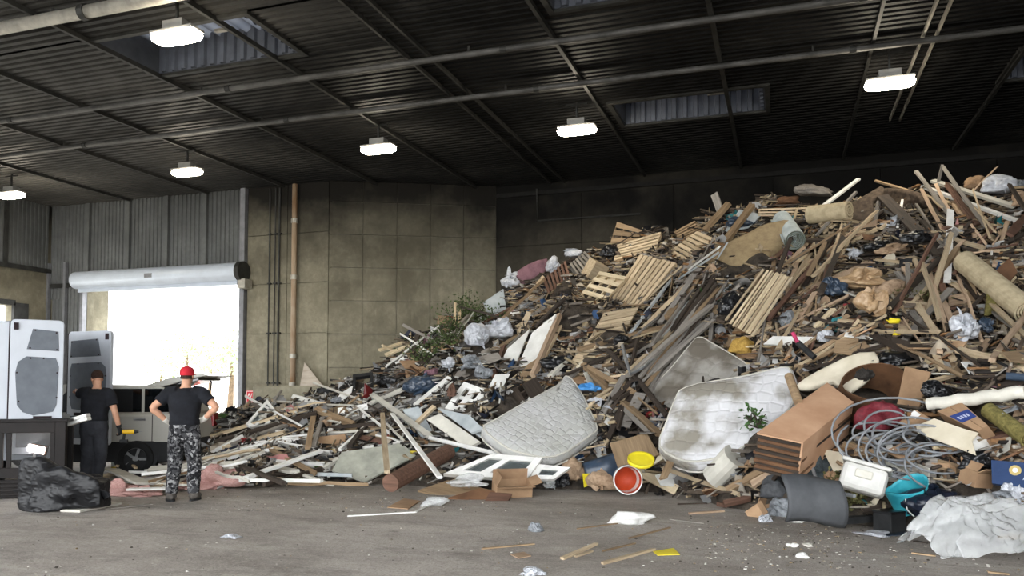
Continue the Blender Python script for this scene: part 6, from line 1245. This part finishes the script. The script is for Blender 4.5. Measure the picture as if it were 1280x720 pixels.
# ---- boards on the floor behind the men
for a, b, w, t, z, m, l in (((138, 586), (182, 605), .26, .03, .16, 'offwhite', 'pale grey board slanting between the two men'), ((118, 604), (168, 603), .12, .05, .06, 'pale', 'yellowish plank low between the two men'), ((163, 590), (208, 591), .1, .04, .14, 'white', 'white plank beside the camouflage trousers'), ((176, 600), (208, 598), .16, .03, .1, 'offwhite', 'dull board left of the camouflage trousers'), ((120, 598), (150, 590), .1, .04, .12, 'new', 'pale plank right of the first man'), ((146, 583), (158, 574), .05, .03, .2, 'pale', 'short stick leaning by the yellow box, left one'), ((158, 574), (170, 585), .05, .03, .2, 'pale', 'short stick leaning by the yellow box, right one'), ((245, 592), (300, 590), .14, .03, .12, 'offwhite', 'pale board right of the camouflage trousers'), ((240, 600), (290, 597), .08, .04, .08, 'pinky', 'tan plank right of the camouflage trousers'), ((130, 611), (175, 609), .1, .03, .03, 'tan', 'brown plank behind the black refuse sack'), ((180, 588), (250, 583), .1, .03, .16, 'white', 'white plank behind the camouflage trousers'), ((140, 600), (200, 596), .08, .03, .1, 'grey', 'grey plank between the two men'), ((190, 606), (240, 604), .18, .02, .05, 'offwhite', 'grey white sheet between the camouflage trouser legs')):
    A = on_z(*a, z); B = on_z(*b, z); L = (B-A).length
    o = MB().prism([(0, -w/2), (L, -w/2), (L*.98, w/2), (.02, w/2)], -t/2, t/2).build('floor_plank', MATS[m], None, frame(A, B-A, (0, .15, 1))); tag(o, l, 'plank')
for k in range(40):
    x = R.uniform(118, 300); y = R.uniform(588, 612); a = R.uniform(-.4, .4); z = R.uniform(.01, .12); L = R.uniform(.2, .7); A = on_z(x, y, z); o = MB().prism([(-L/2, -.04), (L/2-.03, -.045), (L/2, .02), (L/2-.02, .04), (-L/2+.02, .035)], -.012, .012).build('broken_board', MATS[R.choice(('offwhite', 'white', 'pale', 'grey', 'tan', 'pinky'))], None, MX.Translation(A) @ MX.Rotation(YAW+a, 4, 'Z') @ MX.Rotation(R.uniform(-.15, .15), 4, 'Y') @ MX.Rotation(R.uniform(-.3, .3), 4, 'X')); w_ = 'beside the first person' if x < 150 else ('between the two people' if x < 205 else ('behind the camouflage trousers' if x < 250 else 'right of the camouflage trousers')); w_ = ('far ' if y < 600 else 'near ')+w_; c_ = CN[o.data.materials[0].name]; s_ = 'short' if L < .45 else 'longer'
    tag(o, f'{s_} {c_} broken board piece on the floor, {w_}', 'board', f'{s_} {c_} broken boards {w_}')
# ---- boxed goods and tool beside the first man
P = on_z(148, 588); e = empty('printed_carton', MX.Translation((P.x, P.y, 0)) @ MX.Rotation(YAW+.1, 4, 'Z')); mat('carton_yellow', 'cfae2b', rough=.6, var=.06, bump=0)
MB().box(-.13, .13, 0, .2, 0, .07).build('yellow_base', MATS['carton_yellow'], e); MB().box(-.13, .13, 0, .2, .07, .27).build('white_body', MATS['white'], e); MB().box(-.1, .1, -.004, 0, .15, .2).build('printed_band', MATS['grey'], e); tag(e, 'white and yellow carton on the floor beside the car', 'carton')
e = empty('red_case', MX.Translation((P.x+.02, P.y, .275)) @ MX.Rotation(YAW+.1, 4, 'Z')); MB().box(-.09, .1, .02, .16, 0, .16).build('body', MATS['sign_red'], e, bevel=.01); MB().box(-.06, .07, .016, .02, .06, .1).build('white_print', MATS['white_paint'], e); MB().box(-.04, .05, .07, .11, .16, .19).build('handle', MATS['sign_red'], e); tag(e, 'small red case standing on the white and yellow carton', 'case')
# ================================================================ people
mat('skin', 'b98a70', c2='c99b80', rough=.6, scale=12, bump=.03); mat('tee_black', '141519', c2='1e2026', rough=.95, scale=7, bump=.25); mat('trouser_grey', '2b2c31', c2='3d3f45', rough=.95, scale=4, bump=.3); mat('cap_red', 'b21f2c', c2='c42a37', rough=.8, scale=6, bump=.08); mat('hair', '2a1d17', c2='3c2b22', rough=.9, scale=40, bump=.3); mat('boot', '4a4642', c2='605b55', rough=.8); mat('glove', '1f2022', c2='2c2d30', rough=.8); mat('glove_white', 'b8b4aa', c2='cfcbc2', rough=.9); mat('belt', '15140f', rough=.6); mat('eye', 'e4e0da', rough=.3, var=.05, bump=0)
def camo():
    m = mat('camo', '2a2a2b', rough=.95, scale=9, bump=.2); N = m.node_tree.nodes; L = m.node_tree.links; b = N['Principled BSDF']; tc = N.new('ShaderNodeTexCoord')
    vo = N.new('ShaderNodeTexVoronoi'); vo.inputs['Scale'].default_value = 36; nz = N.new('ShaderNodeTexNoise'); nz.inputs['Scale'].default_value = 9; L.new(tc.outputs['Object'], nz.inputs[0])
    ad = N.new('ShaderNodeVectorMath'); ad.operation = 'ADD'; L.new(tc.outputs['Object'], ad.inputs[0]); sc = N.new('ShaderNodeVectorMath'); sc.operation = 'SCALE'; sc.inputs['Scale'].default_value = .12; L.new(nz.outputs[1], sc.inputs[0]); L.new(sc.outputs[0], ad.inputs[1]); L.new(ad.outputs[0], vo.inputs['Vector'])
    sp = N.new('ShaderNodeSeparateColor'); L.new(vo.outputs['Color'], sp.inputs[0]); rp = N.new('ShaderNodeValToRGB'); rp.color_ramp.interpolation = 'CONSTANT'; e = rp.color_ramp.elements; e[0].color = (*srgb('17171a'), 1); e[1].position = .38; e[1].color = (*srgb('3a3a3c'), 1)
    for p, c in ((.66, '58585a'), (.86, '8b8b8b')): q = e.new(p); q.color = (*srgb(c), 1)
    L.new(sp.outputs[0], rp.inputs[0]); L.new(rp.outputs[0], b.inputs['Base Color']); return m
camo()
def lerp(a, b, t): return V(a)*(1-t)+V(b)*t
def chain(mb, pts, rs, n=12, sub=3):
    """smooth tapering limb through joints"""
    P = [V(p) for p in pts]; out = []; rr = []
    for i in range(len(P)-1):
        p0 = P[max(0, i-1)]; p1 = P[i]; p2 = P[i+1]; p3 = P[min(len(P)-1, i+2)]
        for s in range(sub):
            t = s/sub; out.append(.5*((2*p1)+(p2-p0)*t+(2*p0-5*p1+4*p2-p3)*t*t+(3*p1-p0-3*p2+p3)*t**3))
            f = lambda r: r if isinstance(r, (tuple, list)) else (r, r)
            a, b = f(rs[i]), f(rs[i+1]); rr.append((a[0]*(1-t)+b[0]*t, a[1]*(1-t)+b[1]*t))
    out.append(P[-1]); r = rs[-1]; rr.append(r if isinstance(r, (tuple, list)) else (r, r)); mb.tube(out, rr, n)
def loft(mb, secs, n=24, sub=4):
    """horizontal ellipse sections (centre, half width, half depth), smoothly interpolated"""
    rows = []; S = [(V(c), w, d) for c, w, d in secs]
    for i in range(len(S)-1):
        for s in range(sub):
            t = s/sub; t = t*t*(3-2*t)*.5+t*.5; rows.append((S[i][0]*(1-t)+S[i+1][0]*t, S[i][1]*(1-t)+S[i+1][1]*t, S[i][2]*(1-t)+S[i+1][2]*t))
    rows.append(S[-1]); vs = [(c.x+w*abs(math.cos(a))**.85*(1 if math.cos(a) > 0 else -1), c.y+d*abs(math.sin(a))**.85*(1 if math.sin(a) > 0 else -1), c.z) for c, w, d in rows for a in [2*PI*k/n for k in range(n)]]; N = len(rows)
    mb.add(vs, [(i*n+k, i*n+(k+1) % n, (i+1)*n+(k+1) % n, (i+1)*n+k) for i in range(N-1) for k in range(n)]+[tuple(range(n-1, -1, -1)), tuple(range((N-1)*n, N*n))])
def ball(mb, c, r, m=None):
    r = r if isinstance(r, (tuple, list)) else (r, r, r); mb.lathe([(max(.001, math.sin(PI*k/10)), -math.cos(PI*k/10)) for k in range(11)], 14, MX.Translation(V(c)) @ (m or MX.Identity(4)) @ MX.Diagonal((*r, 1)))
def hand(mb, wrist, d, nrm_, side, curl=.5, s=1.0):
    """palm, four unequal fingers and a thumb; d = pointing direction, nrm_ = back of the hand"""
    d = V(d).normalized(); n = V(nrm_); n = (n-d*n.dot(d)).normalized(); x = d.cross(n)*side; w = V(wrist)
    chain(mb, [w-d*.02*s, w+d*.03*s, w+d*.075*s], [(.026*s, .026*s), (.017*s, .036*s), (.016*s, .04*s)], 10, 2)
    for i, (o, l) in enumerate(((.03, .072), (.011, .08), (-.009, .074), (-.028, .058))):
        p = w+d*.08*s+x*o*s; pts = [p-d*.02*s, p]; dd = d.copy()
        for k in range(3):
            dd = MX.Rotation(-curl*(.7+.3*k)*1, 3, d.cross(n)) @ dd; pts.append(pts[-1]+dd*l*s*(.45, .32, .23)[k])
        chain(mb, pts, [.0095*s, .0095*s, .009*s, .0085*s, .007*s], 8, 2)
    p = w+d*.025*s+x*.028*s; t1 = p+x*.03*s+d*.028*s-n*.012*s; t2 = t1+x*.012*s+d*.028*s-n*.012*s; chain(mb, [p-x*.02*s, p, t1, t2], [.013*s, .013*s, .011*s, .008*s], 8, 2)
def remesh(o, vx, it=4, f=.5, disp=0, sc_=.1):
    k = o.modifiers.new('remesh', 'REMESH'); k.mode = 'VOXEL'; k.voxel_size = vx; k.use_smooth_shade = True; k = o.modifiers.new('smooth', 'SMOOTH'); k.iterations = it; k.factor = f
    if disp:
        t = bpy.data.textures.get('folds') or bpy.data.textures.new('folds', 'CLOUDS'); t.noise_scale = sc_; t.noise_depth = 2; k = o.modifiers.new('folds', 'DISPLACE'); k.texture = t; k.strength = disp; k.texture_coords = 'LOCAL'
    return o
def head(mb, c, yaw, s=1.0):
    """skull, jaw, nose, brow, lips, ears; local +y is the way the face points"""
    m = MX.Translation(V(c)) @ MX.Rotation(yaw, 4, 'Z')
    def el(p, r): ball(mb, (0, 0, 0), 1, m @ MX.Translation(V(p)*s) @ MX.Diagonal((r[0]*s, r[1]*s, r[2]*s, 1)))
    el((0, -.005, .03), (.077, .098, .095)); el((0, .028, -.045), (.058, .066, .075)); el((0, .06, -.09), (.03, .03, .025)); el((0, .095, -.012), (.014, .022, .028)); el((0, .082, .03), (.05, .016, .012)); el((0, .082, -.055), (.024, .014, .011))
    for sx in (-1, 1): el((sx*.078, -.005, -.005), (.012, .022, .034)); el((sx*.04, .062, -.015), (.022, .022, .02))
    return m
def person(name, M, j, label, trousers, cap=None, gloves=()):
    e = empty(name, M); b = MB()
    sh, hp = j['sh'], j['hip']; nk = j['neck']
    loft(b, [(hp[0], .15, .11), (hp[1], .165, .115), (j['waist'], .145, .1), (j['chest'], .17, .115), (j['upper'], .15, .09), (nk, .06, .058), (V(nk)+V((0, .015, .1)), .056, .055)])
    for k in (0, 1):
        a = j['arm'][k]; chain(b, [lerp(a[0], j['upper'], .35), a[0], lerp(a[0], a[1], .45), a[1], lerp(a[1], a[2], .35), a[2]], [.06, .066, .056, .044, .045, .029], 12); hand(b, a[2], a[3], a[4], a[5], a[6])
        l = j['leg'][k]; chain(b, [l[0], lerp(l[0], l[1], .5), l[1], lerp(l[1], l[2], .35), l[2]], [.085, .075, .056, .055, .04], 12)
        ball(b, V(l[2])+V((0, .06, -.05)), (.04, .1, .03), None)
    hm = head(b, j['head'], j['yaw'])
    remesh(b.build('body', MATS['skin'], e, smooth=True), .0075, 3, .4)
    s = MB()
    loft(s, [(V(hp[1])+V((0, 0, .02)), .2, .135), (j['waist'], .19, .125), (j['chest'], .215, .14), (lerp(j['chest'], j['upper'], .6), .215, .135), (j['upper'], .185, .115), (lerp(j['upper'], nk, .45), .11, .085), (lerp(j['upper'], nk, .8), .075, .07)])
    for k in (0, 1):
        a = j['arm'][k]; chain(s, [lerp(a[0], j['upper'], .5), a[0], lerp(a[0], a[1], .3), lerp(a[0], a[1], .62)], [(.1, .1), .09, .084, .082], 14)
    remesh(s.build('t_shirt', MATS['tee_black'], e, smooth=True), .012, 5, .5, .018, .12)
    t = MB(); loft(t, [(V(hp[0])+V((0, 0, -.1)), .16, .1), (hp[0], .205, .14), (hp[1], .195, .135), (V(hp[1])+V((0, 0, .07)), .178, .118)])
    for k in (0, 1):
        l = j['leg'][k]; chain(t, [V(l[0])+V((0, 0, .06)), l[0], lerp(l[0], l[1], .5), l[1], lerp(l[1], l[2], .45), V(l[2])+V((0, 0, .0))], [.105, .115, .105, .092, .088, .078], 14)
    remesh(t.build('trousers', MATS[trousers], e, smooth=True), .013, 5, .5, .03, .1)
    MB().tube([V(hp[1])+V((.17*math.cos(x), .115*math.sin(x), .065)) for x in [2*PI*k/20 for k in range(20)]], (.02), 6, closed=True).build('belt', MATS['belt'], e)
    for k in (0, 1):
        l = V(j['leg'][k][2]); ya = j['foot'][k]; bm_ = MB(); m = MX.Translation((l.x, l.y, 0)) @ MX.Rotation(ya, 4, 'Z')
        bm_.tube([m @ V((0, -.0, .17)), m @ V((0, -.01, .1)), m @ V((0, 0, .05))], [(.055, .05), (.06, .052), (.075, .055)], 12); ball(bm_, (0, 0, 0), 1, m @ MX.Translation((0, .06, .055)) @ MX.Diagonal((.052, .15, .052, 1)))
        bt = remesh(bm_.build('boot', MATS['boot'], e, smooth=True), .009, 3); MB().prism([(x*.056, y*.14+.05) for x, y in [(math.cos(a), math.sin(a)) for a in [2*PI*q/18 for q in range(18)]]], 0, .025, m).build('sole', MATS['rubber'], bt)
    for k in gloves:
        a = j['arm'][k[0]]; g = MB(); hand(g, a[2], a[3], a[4], a[5], a[6], 1.14); chain(g, [lerp(a[2], a[1], .18), a[2]], [.042, .036], 10, 2); remesh(g.build('glove', MATS[k[1]], e, smooth=True), .006, 2)
    hl = V(j['head'])
    if cap:
        c = MB(); c.lathe([(.094, -.0), (.097, .03), (.092, .07), (.07, .105), (.035, .122), (.001, .126)], 24, hm @ MX.Translation((0, -.006, .012)) @ MX.Diagonal((.95, 1.15, 1, 1))); cp = c.build('cap', MATS[cap], e, smooth=True)
        MB().prism([(.075*math.cos(a)*1.05, .075+.085*math.sin(a)) for a in [PI*k/12 for k in range(13)]], .022, .03, hm).build('brim', MATS[cap], cp); MB().lathe([(.012, 0), (.008, .008), (.001, .01)], 8, hm @ MX.Translation((0, -.006, .137))).build('button', MATS[cap], cp)
        MB().lathe([(.084, -.035), (.088, .02)], 20, hm @ MX.Translation((0, -.012, .0)) @ MX.Diagonal((.93, 1.05, 1, 1))).build('hair', MATS['hair'], e, smooth=True)
    else:
        c = MB(); c.lathe([(.082, -.02), (.088, .02), (.086, .06), (.07, .095), (.04, .118), (.001, .124)], 24, hm @ MX.Translation((0, -.016, .012)) @ MX.Diagonal((.97, 1.1, 1, 1)) @ MX.Rotation(-.25, 4, 'X')); remesh_h = c.build('hair', MATS['hair'], e, smooth=True)
    for sx in (-1, 1): MB().lathe([(max(.0005, .011*math.sin(PI*k/8)), -.011*math.cos(PI*k/8)) for k in range(9)], 10, hm @ MX.Translation((sx*.032, .083, -.002))).build('eye', MATS['eye'], e, smooth=True)
    return tag(e, label, 'person')
# man in the red cap: hands on hips, back turned
PB = on_z(229, 626)
J = dict(hip=[(0, 0, .9), (0, 0, .99)], waist=(0, -.01, 1.12), chest=(.01, -.02, 1.3), upper=(.01, -.01, 1.45), neck=(.01, .0, 1.53), head=(.015, .03, 1.665), yaw=-.15, sh=0,
    arm=[((-.2, -.01, 1.44), (-.385, -.1, 1.24), (-.235, .02, 1.06), (.75, .55, -.25), (-.6, -.1, .75), 1, .35), ((.215, -.01, 1.44), (.43, -.09, 1.25), (.25, .02, 1.09), (-.75, .55, -.25), (.6, -.1, .75), -1, .35)],
    leg=[((-.1, 0, .87), (-.13, .03, .48), (-.15, -.02, .1)), ((.1, 0, .87), (.125, .03, .48), (.13, .02, .1))], foot=[.5, -.15])
person('person', MX.Translation((PB.x, PB.y, 0)) @ MX.Rotation(YAW+.1, 4, 'Z'), J, 'person in red cap, black t-shirt and camouflage trousers, hands on hips', 'camo', 'cap_red', ((0, 'glove_white'), (1, 'glove_white')))
# man at the van door: left arm raised to the door, right arm hanging with a drill
PA = on_z(115, 609)
J = dict(hip=[(.01, 0, .88), (.01, 0, .98)], waist=(.01, -.01, 1.1), chest=(.03, 0, 1.28), upper=(.03, .03, 1.43), neck=(.02, .06, 1.51), head=(.0, .1, 1.645), yaw=.75, sh=0,
    arm=[((-.16, .03, 1.43), (-.3, .2, 1.4), (-.4, .38, 1.45), (-.6, .8, .1), (0, -.3, 1), 1, .5), ((.22, .0, 1.41), (.32, -.03, 1.13), (.36, .04, .9), (.1, .25, -1), (.9, -.3, .1), -1, .9)],
    leg=[((-.08, 0, .86), (-.1, .08, .47), (-.12, .02, .1)), ((.1, 0, .86), (.08, .1, .47), (-.0, .16, .1))], foot=[.2, .1])
MA = MX.Translation((PA.x, PA.y, 0)) @ MX.Rotation(YAW+.12, 4, 'Z')
person('person', MA, J, 'person with dark hair and grey trousers reaching to the van door', 'trouser_grey', None, ((1, 'glove'),))
# yellow cordless drill in the hanging hand
q = MA @ V((.4, .07, .8)); e = empty('cordless_drill', frame(q, RIGHT*1+FH*.2, (0, 0, 1))); mat('tool_yellow', 'd0a51f', rough=.45, var=.05, bump=0)
MB().tube([(0, 0, .03), (.17, 0, .03)], [.032, .036], 14).build('motor_housing', MATS['tool_yellow'], e); MB().tube([(.17, 0, .03), (.23, 0, .03)], [.03, .018], 14).build('chuck', MATS['rubber'], e); MB().tube([(.03, 0, .02), (.015, 0, -.09)], .02, 10).build('grip', MATS['rubber'], e); MB().box(-.035, .075, -.035, .035, -.14, -.085).build('battery', MATS['rubber'], e, bevel=.008); MB().tube([(.23, 0, .03), (.29, 0, .03)], .004, 6).build('bit', MATS['steel'], e)
tag(e, 'yellow cordless drill held low by the person at the van', 'drill')
